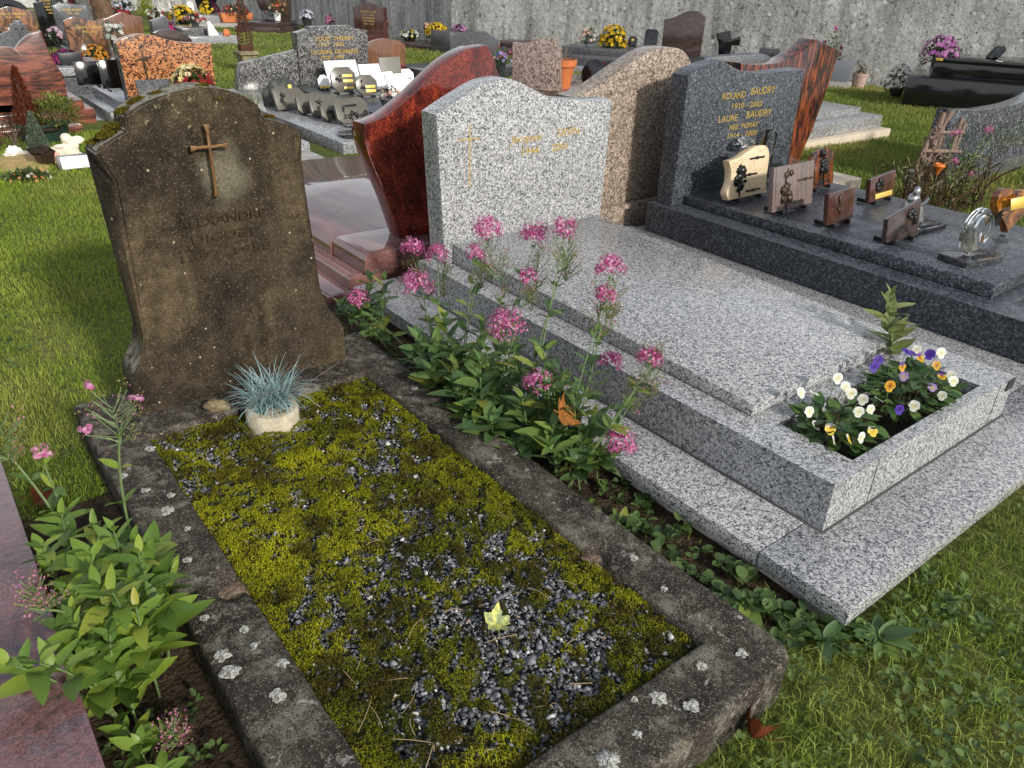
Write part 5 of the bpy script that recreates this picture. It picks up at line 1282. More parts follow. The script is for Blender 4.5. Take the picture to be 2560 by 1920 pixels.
# far left wall tomb with white roses
gw = thing('grey_wall_monument', 'pair of grey gabled stones with white flowers by the far wall', 'monument', (4.1, 29.5, gz(4.1, 29.5)))
obj('stone', prism([(-.75, 0), (-.75, .5), (-.4, .7), (-.1, .45), (-.1, 0)], .3, .01), MT['charcoal_granite'], gw)
obj('stone', prism([(.0, 0), (.0, .55), (.25, .8), (.55, .6), (.55, 0)], .3, .01, .05), MT['charcoal_granite'], gw)
flowers('white roses on the grey gabled stones', 4.0, 29.1, gz(4, 29)+.6, .4, .3, WHT, None, n=30, br=.09, loose=True)
flowers('red flowers in a white trough at the top left', 3.3, 24.0, gz(3.3, 24)+.45, .3, .2, RED, 'dark', .2, .12, 60, .05)
wtb = thing('white_trough_tomb', 'small white topped tomb under the red flowers at the top left', 'tomb', (3.3, 24.0, gz(3.3, 24)))
obj('block', box2(-.45, .45, -.4, .5, -.05, .45, .01), MT['pale_granite'], wtb)
tr = thing('tree_trunk', 'bare brown tree trunk standing among the left background graves', 'tree', (3.3, 21.5, gz(3.3, 21.5)))
obj('trunk', tube([(0, 0, -.2), (-.02, 0, .5), (-.08, .02, 1.2), (-.16, .03, 2.2), (-.2, .1, 3.4)], [.26, .23, .21, .19, .12], 14), plain('bark', (.12, .075, .045), .9, .2, 0, .5, 8, .9, 30), tr)
tr2 = thing('tree_trunk', 'grey tree trunk to the left of the brown one', 'tree', (2.85, 21.2, gz(2.85, 21.2)))
obj('trunk', tube([(0, 0, -.2), (-.02, 0, .5), (-.1, .02, 1.2), (-.2, .03, 2.2), (-.25, .1, 3.4)], [.17, .15, .14, .13, .1], 14), plain('grey_bark', (.1, .1, .09), .9, .2, 0, .5, 8, .9, 30), tr2)
# things on and by the swirling headstone
flowers('orange chrysanthemum in a white pot before the swirling headstone', 1.08, 12.35, gz(1.1, 12.3)+.12, .17, .19, ORG, 'white', .07, .12, 90, .03)
sk = thing('stone_kerb', 'low tan stone kerb under the orange chrysanthemum', 'kerb', (1.2, 12.45, gz(1.2, 12.4)))
obj('kerb', box2(-.35, .35, -.12, .2, -.05, .118, .006), MT['cream_stone'], sk)
flowers('white artificial bouquet in a black cone vase on the swirling headstone tomb', 1.55, 13.2, gz(1.5, 13.2)+.2, .17, .28, WHT+WHT+[(.4, .5, .42)], 'vase', .06, .28, 22, .055, loose=True, leaf=((.05, .09, .07), (.16, .24, .2)))
flowers('pale pink flowers before the reddish brown headstone', .95, 14.2, gz(.9, 14.2)+.3, .15, .16, [(.65, .5, .55), (.55, .35, .45)], 'dark', .07, .1, 40, .035)
# black tomb against the wall at right
bk3 = thing('black_tomb', 'large polished black stepped tomb against the wall at the right', 'tomb', (10.9, 4.75, gz(10.6, 4.6)), R(90-25+180+0)*0+heading(246))
obj('side_wall', box2(-.78, 2.4, -.55, .75, -.06, .40, .01), MT['black_granite'], bk3)
obj('upper_wall', box2(-.5, 2.4, -.32, .7, .401, .60, .01), MT['black_granite'], bk3)
obj('cover_slab', box2(-.52, 2.42, -.36, .72, .601, .66, .01), MT['black_granite'], bk3)
obj('maker_plate', box(.09, .004, .035, .001), MT['gold'], bk3, loc=(-.45, -.363, .615))
flowers('magenta pink chrysanthemums on the left end of the black tomb', 10.75, 5.2, gz(10.7, 5.2)+.41, .25, .34, LIL+[(.5, .15, .45)], 'grey', .09, .2, 110, .04)
flowers('white flowers behind the left end of the black tomb', 10.85, 5.75, gz(10.8, 5.7)+.05, .2, .35, WHT, 'dark', .1, .1, 80, .04)
plaque('black plaque leaning on the black tomb, the left one', 10.95, 4.6, gz(10.9, 4.6)+.665, .16, octo(.2, .2, .03), 'black_granite', .05, -40, n=300)
plaque('black plaque leaning on the black tomb, the one at the frame edge', 11.2, 4.1, gz(11.2, 4.1)+.665, .16, octo(.22, .2, .03), 'black_granite', .05, -40, n=300)
pb = thing('grey_trough', 'grey plastic trough with a flowering shrub by the wall', 'planter', (11.4, 7.25, gz(11.4, 7.2)), heading(246))
obj('trough', prism([(-.3, .1), (-.34, .42), (.34, .42), (.3, .1)], .28, .01), MT['grey_plastic'], pb)
obj('block', box2(-.36, .36, -.03, .34, -.05, .099, .01), MT['concrete'], pb)
flowers('leafy shrub with a few red flowers in the grey trough by the wall', 11.5, 7.35, gz(11.5, 7.3)+.4, .22, .5, RED+MAG, None, n=8, br=.05, leaf=((.03, .05, .012), (.12, .15, .04)), loose=True)
flowers('small pale pink clay pot with a withered plant at the wall foot', 11.85, 6.95, gz(11.8, 6.9), .1, .14, [(.12, .08, .05)], 'pink', .12, .24, 12, .03, leaf=((.05, .05, .02), (.1, .09, .04)))
bc = thing('black_cross', 'black marble cross monument by the wall right of the dark brown headstone', 'cross', (11.0, 9.2, gz(11, 9.2)), heading(240))
obj('base', box2(-.5, .9, -.6, .4, -.05, .3, .01), MT['dark_granite'], bc)
obj('cross', prism([(-.1, .3), (-.13, .52), (-.2, .72), (0.04, .78), (.08, .64), (.24, .7), (.24, .54), (.1, .54), (.1, .3)], .08, .008), MT['black_granite'], bc)
obj('side_block', box2(.6, .95, .0, .3, .301, .52, .008), MT['dark_granite'], bc)
# ------------------------------------------------------------------ leaves and shoots
def leaf_mesh(wid=.2, seg=6, fold=.3, droop=.22, wave=0.0, shape=None):
    bm = bmesh.new(); L = []; Cc = []; Rr = []
    for i in range(seg+1):
        t = i/seg
        w_ = wid*(math.sin(math.pi*min(1, t**.8))**.8 if 0 < t < 1 else 0)+.012*(1-t)
        z = -droop*t*t + wave*math.sin(t*7)
        Cc.append(bm.verts.new((t, 0, z)))
        if 0 < i < seg:
            L.append(bm.verts.new((t, w_, z+fold*w_+wave*.5*math.sin(t*11)))); Rr.append(bm.verts.new((t, -w_, z+fold*w_-wave*.5*math.sin(t*9))))
    for S, fl in ((L, False), (Rr, True)):
        for i in range(seg):
            if i == 0: f = (Cc[0], Cc[1], S[0])
            elif i == seg-1: f = (Cc[i], Cc[i+1], S[i-1])
            else: f = (Cc[i], Cc[i+1], S[i], S[i-1])
            bm.faces.new(f if not fl else f[::-1])
    me = bpy.data.meshes.new('leaf'); bm.normal_update(); bm.to_mesh(me); bm.free(); me.shade_smooth(); return me
LV = [leaf_mesh(.19, 6, .3, .2, .01), leaf_mesh(.22, 6, .22, .32, .015), leaf_mesh(.16, 6, .35, .1, .01), leaf_mesh(.2, 6, .2, .45, .02)]
LB = [m.copy() for m in LV]
for m in LV: m.materials.append(MT['valerian_leaf'])
for m in LB: m.materials.append(MT['valerian_leaf_bright'])
def leaf_mtx(p, d, L, roll=0.0, wide=1.0):
    d = Vector(d).normalized(); s = Vector((0, 0, 1)).cross(d)
    if s.length < 1e-3: s = Vector((0, 1, 0))
    s.normalize(); s = Matrix.Rotation(roll, 3, d) @ s; n = d.cross(s)
    return Matrix(((d.x*L, s.x*L*wide, n.x*L, p[0]), (d.y*L, s.y*L*wide, n.y*L, p[1]), (d.z*L, s.z*L*wide, n.z*L, p[2]), (0, 0, 0, 1)))
def add_leaf(parent, meshes, p, d, L, rd, wide=1.0):
    o = bpy.data.objects.new('leaf', rd.choice(meshes)); COL.objects.link(o); o.parent = parent
    o.matrix_local = leaf_mtx(p, d, L, rd.uniform(-.45, .45), wide)
    return o
def head_mesh(r, h, n, rng, seed, cols=((.66, .17, .38), (.56, .11, .3), (.75, .38, .54), (.42, .06, .2))):
    k = max(4, int(n/16)); cen, cn = dome(k, r*.72, h*.72, rng, -.25); cen[:, 2] += h*.2
    idx = rng.integers(0, k, n); off = rng.normal(0, 1, (n, 3)); off /= np.linalg.norm(off, axis=1, keepdims=True)
    pos = cen[idx]+off*(r*.33)*rng.uniform(.6, 1, (n, 1)); nn = off+cn[idx]*.8; nn /= np.linalg.norm(nn, axis=1, keepdims=True)
    cc = np.array([cols[i] for i in rng.integers(0, len(cols), n)])*rng.uniform(.8, 1.15, (n, 1))
    return stars(pos, nn, rng.uniform(.0042, .006, n), cc, cc*.7, rng, 5, .42, .2)
def spray_mesh(r, h, rng, rd, pink=.25):
    tw = []; P = []; 
    for k in range(34):
        a = rd.uniform(0, 6.28); q = rd.uniform(.15, 1); z = h*rd.uniform(-.9, .95); rr = r*math.sqrt(max(.05, 1-(z/h)**2))*rd.uniform(.5, 1)
        e = Vector((rr*math.cos(a), rr*math.sin(a), z)); s = Vector((0, 0, max(-h, z-h*.55)))
        tw.append((bez(s, s*.4+e*.5+Vector((0, 0, -.006)), e, 3), .0011))
        for j in range(9):
            P.append(e+Vector((rd.gauss(0, .008), rd.gauss(0, .008), rd.gauss(.004, .009))))
    P = np.array([tuple(p) for p in P]); n = len(P)
    nn = rng.normal(0, 1, (n, 3)); nn[:, 2] = abs(nn[:, 2]); nn /= np.linalg.norm(nn, axis=1, keepdims=True)
    t = rng.uniform(0, 1, n); cc = lerp((.13, .13, .03), (.27, .24, .08), rng.uniform(0, 1, n))
    cc[t < pink] = (.56, .2, .33); cc[(t > pink) & (t < pink+.08)] = (.3, .12, .06)
    return tubes(tw, 3), stars(P, nn, rng.uniform(.0022, .0042, n), cc, cc*.8, rng, 4, .4, .3)
def shoot(parent, root, tip, rd, leaves, npair, Lmin, Lmax, name='stem', start=.25, rad=.0025, spread=.5):
    root = Vector(root); tip = Vector(tip); mid = (root+tip)/2+Vector((rd.uniform(-.03, .03), rd.uniform(-.03, .03), .04))
    pts = bez(root, mid, tip, 8)
    st = obj(name, tube(pts, [rad*1.3, rad*1.2, rad*1.1, rad, rad, rad*.9, rad*.85, rad*.8, rad*.7], 5), MT['valerian_stem'], parent)
    a0 = rd.uniform(0, 6.28)
    for k in range(npair):
        t = start+(1-start)*(k+1)/npair; i = min(7, int(t*8)); p = pts[i]+(pts[i+1]-pts[i])*(t*8-i); ax = (pts[i+1]-pts[i]).normalized()
        L = Lmax+(Lmin-Lmax)*max(0, (t-.55)/.45)**1.3
        for s in (0, 1):
            a = a0+k*math.pi/2+s*math.pi+rd.uniform(-.3, .3); el = spread*rd.uniform(.2, 1)+max(0, t-.8)*2.2
            d = Vector((math.cos(a)*math.cos(el), math.sin(a)*math.cos(el), math.sin(el))) + ax*.35
            add_leaf(st, leaves, p, d, L*rd.uniform(.75, 1.15), rd)
    return st

HEADS = [('h', -0.080, 1.855, 0.479, 1), ('h', -0.050, 1.725, 0.485, 1), ('h', -0.200, 2.095, 0.218, 1.05), ('h', -0.100, 1.792, 0.349, 1.5), ('h', 0.000, 1.490, 0.631, 1.15), ('s', -0.020, 1.380, 0.519, 1),
         ('h', 0.040, 1.293, 0.657, 1.1), ('s', 0.060, 1.151, 0.667, 1.25), ('h', 0.060, 1.173, 0.710, .9), ('h', 0.080, 0.980, 0.637, 1), ('s', 0.080, 1.009, 0.524, 1.1), ('s', 0.060, 0.757, 0.425, 1.0),
         ('h', -0.100, 1.235, 0.388, 1.5), ('h', -0.120, 1.049, 0.279, 1.05), ('h', -0.020, 0.770, 0.167, 1.1), ('h', 0.040, 0.902, 0.362, .9), ('s', 0.050, 0.802, 0.311, .8), ('h', -0.020, 1.531, 0.545, .8), ('h', 0.000, 1.266, 0.537, .7), ('h', .05, .76, .44, .8), ('h', .07, .985, .55, .8)]
T1x = [(-.22, 1.35, .25), (-.15, 1.28, .31), (-.25, 1.17, .22), (-.1, 1.2, .33), (-.18, 1.05, .25), (-.26, 1.3, .22), (-.08, .93, .29), (-.17, 1.44, .28), (-.12, 1.58, .31), (-.22, 1.6, .25), (-.15, .93, .2), (-.06, 1.32, .36), (-.26, 1.08, .18), (-.19, .9, .16), (-.2, 1.5, .27), (-.05, 1.1, .36), (-.04, 1.45, .33), (-.28, 1.22, .17), (-.12, 1.0, .3), (-.2, 1.25, .3), (-.26, 1.45, .2)]
T1 = [(-0.200, 1.414, 0.14), (-0.170, 1.311, 0.13), (-0.200, 1.516, 0.149), (-0.150, 1.115, 0.147), (-0.180, 1.112, 0.09), (-0.120, 1.073, 0.202), (-0.080, 1.028, 0.283), (-0.120, 1.360, 0.209), (-0.100, 0.954, 0.151), (-0.100, 0.860, 0.142),
      (-0.240, 1.431, 0.15), (-0.220, 1.018, 0.12), (-0.160, 0.997, 0.14), (-0.150, 1.226, 0.200), (-0.140, 0.827, 0.12), (-0.040, 0.880, 0.225), (-0.160, 1.661, 0.159), (-0.100, 1.511, 0.236), (-0.040, 1.024, 0.30), (-0.060, 1.139, 0.32),
      (-0.060, 0.807, 0.13), (-0.26, 1.25, 0.14), (-.25, 1.12, .15), (-.2, 1.2, .17)]
T1b = [(-0.100, 2.053, 0.305), (-0.180, 2.187, 0.209), (-0.050, 2.250, 0.250), (-0.240, 2.179, 0.189), (-.16, 2.1, .24), (-.1, 2.2, .2), (-.22, 2.0, .16)]
rd = random.Random(11)
v1 = thing('valerian_plant', 'bushy pink valerian in bloom between the old kerb and the pale granite tomb', 'plant', (-.12, 1.2, 0))
v1b = thing('valerian_plant', 'smaller leafy valerian with one drooping pink head behind the old headstone', 'plant', (-.12, 2.1, 0))
v1c = thing('valerian_plant', 'second tuft of broad valerian leaves inside the pink flowering clump', 'plant', (-.13, 1.25, 0))
def rel(p, o): return (p[0]-o.location[0], p[1]-o.location[1], p[2]-o.location[2])
for (x, y, z) in T1: shoot(v1, rel((min(-.05, max(-.2, x+.02)), y+rd.uniform(-.04, .06), .015), v1), rel((x, y, z), v1), rd, LV, 6, .055, .115, start=.2, spread=.6)
for (x, y, z) in T1x: shoot(v1c, rel((min(-.05, max(-.2, x+.02)), y+rd.uniform(-.04, .06), .015), v1c), rel((x, y, z), v1c), rd, LV, 6, .055, .11, start=.25, spread=.6)
for (x, y, z) in T1b: shoot(v1b, rel((-.12, y+rd.uniform(-.05, .05), .015), v1b), rel((x, y, z), v1b), rd, LV, 6, .045, .095, start=.25)
for k, (kind, x, y, z, s) in enumerate(HEADS):
    pl = v1b if k == 2 else v1; rng = np.random.default_rng(300+k)
    root = (-.12+rd.uniform(-.03, .04), min(1.6, max(.85, y+rd.uniform(-.1, .12))) if k != 2 else 1.75, .02)
    s *= 1.6; hz = .03*s
    st = shoot(pl, rel(root, pl), rel((x, y, z-hz*.5), pl), rd, LV, 4, .02, .07, start=.3, rad=.0021)
    if kind == 'h' and z > .42:
        a_, b_ = spray_mesh(.028*s, .045*s, rng, random.Random(k), .12)
        obj('seed_spray', a_, MT['valerian_stem'], st, loc=rel((x+.012, y-.01, z-.05*s), pl)); f_ = obj('florets', mesh_np(*b_), MT['petal'], st, loc=rel((x+.012, y-.01, z-.05*s), pl)); f_['kind'] = 'stuff'
    if kind == 'h':
        o = obj('flower_head', mesh_np(*head_mesh(.032*s, hz*1.05, int(240*s), rng, k)), MT['petal'], st, loc=rel((x, y, z), pl))
    else:
        a_, b_ = spray_mesh(.036*s, .055*s, rng, random.Random(k))
        o = obj('seed_spray', a_, MT['valerian_stem'], st, loc=rel((x, y, z), pl))
        f_ = obj('florets', mesh_np(*b_), MT['petal'], st, loc=rel((x, y, z), pl)); f_['kind'] = 'stuff'

TL = [(-1.367, 0.942, 0.360), (-1.315, 0.937, 0.300), (-1.411, 0.807, 0.320), (-1.340, 0.816, 0.240), (-1.439, 0.757, 0.260), (-1.439, 1.152, 0.300), (-1.465, 0.937, 0.250), (-1.390, 0.802, 0.180), (-1.440, 0.742, 0.140),
      (-1.492, 1.112, 0.260), (-1.416, 0.969, 0.300), (-1.559, 0.737, 0.280), (-1.604, 0.747, 0.300), (-1.280, 0.931, 0.200), (-1.365, 0.828, 0.300), (-1.485, 0.816, 0.270), (-1.380, 0.782, 0.280), (-1.479, 0.757, 0.220),
      (-1.33, 1.0, .27), (-1.39, 1.06, .3), (-1.44, 1.03, .22), (-1.34, .88, .33), (-1.43, .86, .3)]
v2 = thing('valerian_plant', 'bright green leafy valerian with tall seed stalk beside the mauve slab', 'plant', (-1.4, .95, 0))
for (x, y, z) in TL: shoot(v2, rel((min(-1.32, max(-1.46, x)), y+rd.uniform(-.02, .08), .015), v2), rel((x, y, z), v2), rd, LB, 6, .048, .1, start=.3, spread=.55)
HL = [(-1.283, 1.177, .50, 1.5), (-1.439, 1.231, .42, .6), (-1.498, 1.318, .45, 1.3), (-1.529, .853, .34, .9)]
for k, (x, y, z, s) in enumerate(HL):
    rng = np.random.default_rng(400+k)
    root = (-1.31 if k == 0 else -1.42, min(1.25, y), .1)
    st = shoot(v2, rel(root, v2), rel((x, y, z-.04*s), v2), rd, LB, 3, .03, .06, start=.1, rad=.0032)
    if k == 1:
        obj('flower_head', mesh_np(*head_mesh(.028, .025, 90, rng, k, ((.6, .25, .4), (.66, .4, .5), (.5, .1, .25)))), MT['petal'], st, loc=rel((x, y, z), v2))
    else:
        a_, b_ = spray_mesh(.05*s, .05*s, rng, random.Random(50+k), .18 if k != 3 else .5)
        obj('seed_spray', a_, MT['valerian_stem'], st, loc=rel((x, y, z), v2)); f_ = obj('florets', mesh_np(*b_), MT['petal'], st, loc=rel((x, y, z), v2)); f_['kind'] = 'stuff'
        if k == 0:
            for q, (dx, dy, dz) in enumerate(((-.035, .02, .075), (.05, -.01, .03), (-.065, -.03, .0))):
                obj('flower_head', mesh_np(*head_mesh(.017, .014, 45, rng, k, ((.6, .15, .35), (.66, .35, .5)))), MT['petal'], st, loc=rel((x+dx, y+dy, z+dz), v2))
v3 = thing('valerian_plant', 'small valerian sprig with pale pink florets on the soil at the bottom left', 'plant', (-1.42, .63, 0))
for (x, y, z) in ((-1.44, .742, .13), (-1.473, .686, .08), (-1.40, .66, .06), (-1.45, .62, .1), (-1.43, .56, .07)): shoot(v3, rel((-1.44, y-.02, .015), v3), rel((x, y, z), v3), rd, LB, 4, .03, .06, start=.2)
st = shoot(v3, rel((-1.44, .62, .015), v3), rel((-1.392, .606, .09), v3), rd, LB, 1, .02, .04, start=.1, rad=.0015)
a_, b_ = spray_mesh(.036, .036, np.random.default_rng(9), random.Random(9), .55)
obj('seed_spray', a_, MT['valerian_stem'], st, loc=rel((-1.392, .606, .1), v3)); f_ = obj('florets', mesh_np(*b_), MT['petal'], st, loc=rel((-1.392, .606, .1), v3)); f_['kind'] = 'stuff'
v4 = thing('lily_shoot', 'pale green leafy shoot rising at the far corner of the planter', 'plant', (1.13, .56, .25))
MT['pale_leaf'] = leafmat('pale_leaf', [(0, (.13, .18, .05)), (1, (.3, .33, .12))], .3)
LP = [m.copy() for m in LV]
for m in LP: m.materials.clear(); m.materials.append(MT['pale_leaf'])
shoot(v4, (-.02, -.02, -.05), (.0, .06, .2), rd, LP, 8, .06, .105, start=.1, rad=.004, spread=.9)
shoot(v4, (-.03, -.02, -.05), (-.03, .02, .1), rd, LP, 5, .06, .1, start=.1, rad=.004, spread=.7)

# pansies
def petal_fan(bm, ang, r, wd, dz, cl, colE, colC, tip=0):
    c = bm.verts.new((0, 0, dz)); c[cl] = (*colC, 1); ring = []
    for k in range(9):
        a = ang+(k/8-.5)*wd; rr = r*(.62+.38*math.sin(math.pi*(k/8))**.6)
        v = bm.verts.new((rr*math.cos(a), rr*math.sin(a), dz+.06*r+.05*r*math.sin(3*a))); v[cl] = (*colE, 1); ring.append(v)
    m_ = []
    for k in range(8): bm.faces.new((c, ring[k], ring[k+1]))
def pansy_mesh(upc, lowc, cen):
    bm = bmesh.new(); cl = bm.verts.layers.float_color.new('col')
    for a, r, w_, dz, cc in ((R(62), 1.0, 1.9, -.03, upc), (R(118), 1.0, 1.9, -.02, upc), (R(175), .88, 1.6, .01, lowc), (R(5), .88, 1.6, .01, lowc), (R(270), .95, 2.0, .03, lowc)):
        petal_fan(bm, a, r, w_, dz, cl, cc, cen)
    me = bpy.data.meshes.new('flower'); bm.to_mesh(me); bm.free(); me.shade_smooth(); me.materials.append(MT['petal']); return me
PM = {'w': pansy_mesh((.8, .8, .78), (.8, .8, .76), (.65, .6, .25)), 'y': pansy_mesh((.8, .8, .78), (.75, .6, .1), (.7, .4, .0)), 'v': pansy_mesh((.085, .03, .33), (.1, .035, .4), (.03, .01, .12)),
      'vy': pansy_mesh((.1, .04, .36), (.72, .42, .02), (.3, .12, .02)), 'l': pansy_mesh((.25, .16, .5), (.3, .2, .5), (.5, .4, .1)), 'o': pansy_mesh((.68, .32, .02), (.72, .42, .03), (.2, .05, .01))}
PL = [leaf_mesh(.3, 5, .15, .25, .03), leaf_mesh(.26, 5, .2, .15, .02)]
for m in PL: m.materials.append(MT['pansy_leaf'])
def pansy(label, cx, cy, fl, rx, ry, nl, hh, seed):
    rd = random.Random(seed); t = thing('pansy_plant', label, 'plant', (cx, cy, .18))
    for k in range(nl):
        a = rd.uniform(0, 6.28); q = math.sqrt(rd.random()); x, y = rx*q*math.cos(a), ry*q*math.sin(a); z = hh*(1-.5*q*q)*rd.uniform(.4, 1.0)
        add_leaf(t, PL, (x, y, z), (math.cos(a)+rd.uniform(-.6, .6), math.sin(a)+rd.uniform(-.6, .6), rd.uniform(-.1, .7)), rd.uniform(.034, .058), rd)
    for (fx, fy, fz, kd) in fl:
        s = rd.uniform(.0155, .0195)
        n_ = Vector((-.3+rd.uniform(-.9, .9), -.7+rd.uniform(-.6, .6), .5+rd.uniform(-.4, .5))).normalized(); x_ = Vector((0, 0, 1)).cross(n_).normalized(); y_ = n_.cross(x_)
        o = bpy.data.objects.new('flower', PM[kd]); COL.objects.link(o); o.parent = t
        p = (fx-cx, fy-cy, fz-.18)
        o.matrix_local = Matrix(((x_.x*s, y_.x*s, n_.x*s, p[0]), (x_.y*s, y_.y*s, n_.y*s, p[1]), (x_.z*s, y_.z*s, n_.z*s, p[2]), (0, 0, 0, 1)))
        obj('flower_stalk', tube(bez((p[0]*.6, p[1]*.6+.01, .0), (p[0]*.8, p[1]*.8+.02, p[2]*.8), (p[0]+.002, p[1]+.004, p[2]-.003), 5), .0013, 4), MT['valerian_stem'], t)
    return t
PW = [(.60, .47, .345, 'w'), (.44, .49, .335, 'w'), (.49, .475, .325, 'w'), (.565, .40, .335, 'w'), (.61, .335, .33, 'w'), (.49, .33, .33, 'w'), (.40, .355, .29, 'y'), (.42, .305, .275, 'y'), (.385, .33, .27, 'w'), (.45, .285, .28, 'w'), (.54, .35, .345, 'w'), (.55, .325, .32, 'w'), (.42, .44, .3, 'w'), (.40, .40, .28, 'w'), (.58, .43, .34, 'w'), (.5, .28, .285, 'y')]
PV = [(.96, .44, .35, 'v'), (1.005, .385, .35, 'v'), (.84, .47, .34, 'v'), (.88, .45, .35, 'l'), (.975, .40, .34, 'vy'), (1.05, .37, .35, 'w'), (.965, .34, .34, 'o'), (.925, .3, .33, 'vy'), (.74, .37, .32, 'o'), (.865, .295, .31, 'l'), (.66, .29, .30, 'v'), (.945, .27, .32, 'w'), (.88, .265, .29, 'w'), (.72, .275, .30, 'w'), (.82, .37, .33, 'l'), (.80, .46, .33, 'v'), (.99, .43, .34, 'v'), (1.03, .44, .34, 'w'), (1.0, .3, .31, 'w'), (.86, .4, .34, 'vy')]
pansy('white pansies in the near half of the granite planter', .485, .385, PW, .125, .11, 170, .15, 3)
pansy('violet and yellow pansies in the far half of the granite planter', .91, .375, PV, .17, .11, 190, .155, 4)

# stone pot with blue grey grass
gp_ = thing('grass_pot', 'round cast stone pot of pale blue grey artificial grass on the gravel', 'flower pot', (-.775, 1.6, .088))
obj('pot', lathe([(0, 0), (.082, 0), (.084, .06), (.079, .068), (.06, .07), (.055, .058), (0, .055)], 32), plain('cast_stone', (.42, .37, .27), .9, .2, 0, .35, 30, .6, 90), gp_)
obj('pot_saucer', lathe([(0, -.004), (.094, -.004), (.097, .004), (.09, .004), (0, .002)], 32), MT['concrete'], gp_)
pl = Pool(); rng = np.random.default_rng(77)
for (cx, cy, n, L0) in ((-.035, .0, 90, .17), (.03, .0, 110, .19), (0, .015, 70, .2)):
    a = rng.uniform(0, 2*np.pi, n); L = rng.uniform(.5, 1.0, n)*L0; bend = rng.uniform(.25, 1.25, n); wd = rng.uniform(.003, .005, n)
    d = np.stack([np.cos(a), np.sin(a), 0*a], 1); s = np.stack([-np.sin(a), np.cos(a), 0*a], 1)
    K = 7; rows = []
    root = np.stack([cx+rng.normal(0, .008, n), cy+rng.normal(0, .008, n), np.full(n, .06)], 1)
    p = root.copy(); th = rng.uniform(.05, .35, n)
    for k in range(K):
        w_ = wd*(1-.75*(k/(K-1))**2)
        rows.append((p-s*(w_*.5)[:, None], p+s*(w_*.5)[:, None]))
        th = th+bend*1.7/(K-1)
        p = p+(d*np.sin(th)[:, None]+np.array([0, 0, 1])*np.cos(th)[:, None])*(L/(K-1))[:, None]
    V = np.stack([q for r_ in rows for q in r_], 1).reshape(-1, 3); b = np.arange(n)[:, None]*2*K; F = []
    for k in range(K-1): F += [b+np.array([[2*k, 2*k+1, 2*k+3]]), b+np.array([[2*k, 2*k+3, 2*k+2]])]
    cc = lerp((.19, .31, .31), (.42, .56, .55), rng.uniform(0, 1, n))
    pl.add(V, np.concatenate(F, 0), np.repeat(cc, 2*K, 0))
o = obj('grass_tuft', pl.mesh(), MT['foliage'], gp_); o['kind'] = 'stuff'
obj('dry_stalks', tubes([(bez((rng.normal(.02, .02), 0, .06), (rng.normal(0, .06), rng.normal(0, .03), .12), (rng.normal(0, .12), rng.normal(0, .05), rng.uniform(.12, .2)), 6), .0008) for _ in range(9)], 4), MT['dry_wood'], gp_)
ro = obj('field_stone', lumpy(.04, .022, .022, 3, .3, 2.2, 6), plain('field_stone', (.2, .16, .09), .9, .2, 0, .5, 40, .6, 90), None, loc=(-.905, 1.735, .137), rot=(0, R(12), R(-20)))
tag(ro, 'oblong mossy stone lying against the old headstone foot', 'stone')

# fallen leaves
def lobed_leaf(r, lobes, seed, curl=.25):
    rd = random.Random(seed); bm = bmesh.new(); n = 48; c = bm.verts.new((0, 0, 0)); ring = []; inn = []
    for k in range(n):
        a = 2*math.pi*k/n; f = .55+.45*abs(math.cos(lobes*a/2))**.7+.08*math.sin(11*a+seed)
        for S, q in ((inn, .5), (ring, 1.0)):
            x, y = r*f*q*math.cos(a), r*f*q*math.sin(a); S.append(bm.verts.new((x, y, curl*(x*x+y*y)/r*(1+.6*math.sin(2*a+seed))+.04*r*math.sin(5*a))))
    for k in range(n):
        j = (k+1) % n; bm.faces.new((c, inn[k], inn[j])); bm.faces.new((inn[k], ring[k], ring[j], inn[j]))
    tube_bm(bm, [(0, 0, .001), (-r*.7, 0, .01), (-r*1.5, r*.2, .02)], r*.03, 5)
    return from_bm(bm, 70)
fm = M('faded_leaf', .6, .3)
_s = fm.n('SeparateXYZ'); fm.l(fm.co, _s.inputs[0])
fm.color(fm.mix(fm.ramp(fm.noise(70, 3), [(.42, 0), (.6, 1)]), (.5, .5, .13), (.2, .24, .12)))
fl = obj('fallen_leaf', lobed_leaf(.034, 5, 1, .5), fm.m, None, loc=(-.722, .452, .118), rot=(R(18), R(-14), R(60))); tag(fl, 'curled pale yellow green leaf lying on the mossy gravel', 'leaf')
fl = obj('fallen_leaf', lobed_leaf(.06, 5, 4, .35), MT['autumn_leaf'], None, loc=(-.115, .93, .235), rot=(R(50), R(20), R(20))); tag(fl, 'orange brown maple leaf caught in the valerian', 'leaf')
fl = obj('fallen_leaf', lobed_leaf(.04, 3, 7, 1.2), MT['brown_leaf'], None, loc=(-.43, -.055, .04), rot=(R(70), R(10), R(100))); tag(fl, 'curled dark brown leaf in the grass by the front kerb', 'leaf')
fl = obj('fallen_leaf', lobed_leaf(.035, 3, 9, .6), MT['brown_leaf'], None, loc=(-1.45, 1.68, .03), rot=(R(20), R(10), R(10))); tag(fl, 'small brown leaf on the lawn by the mauve slab', 'leaf')

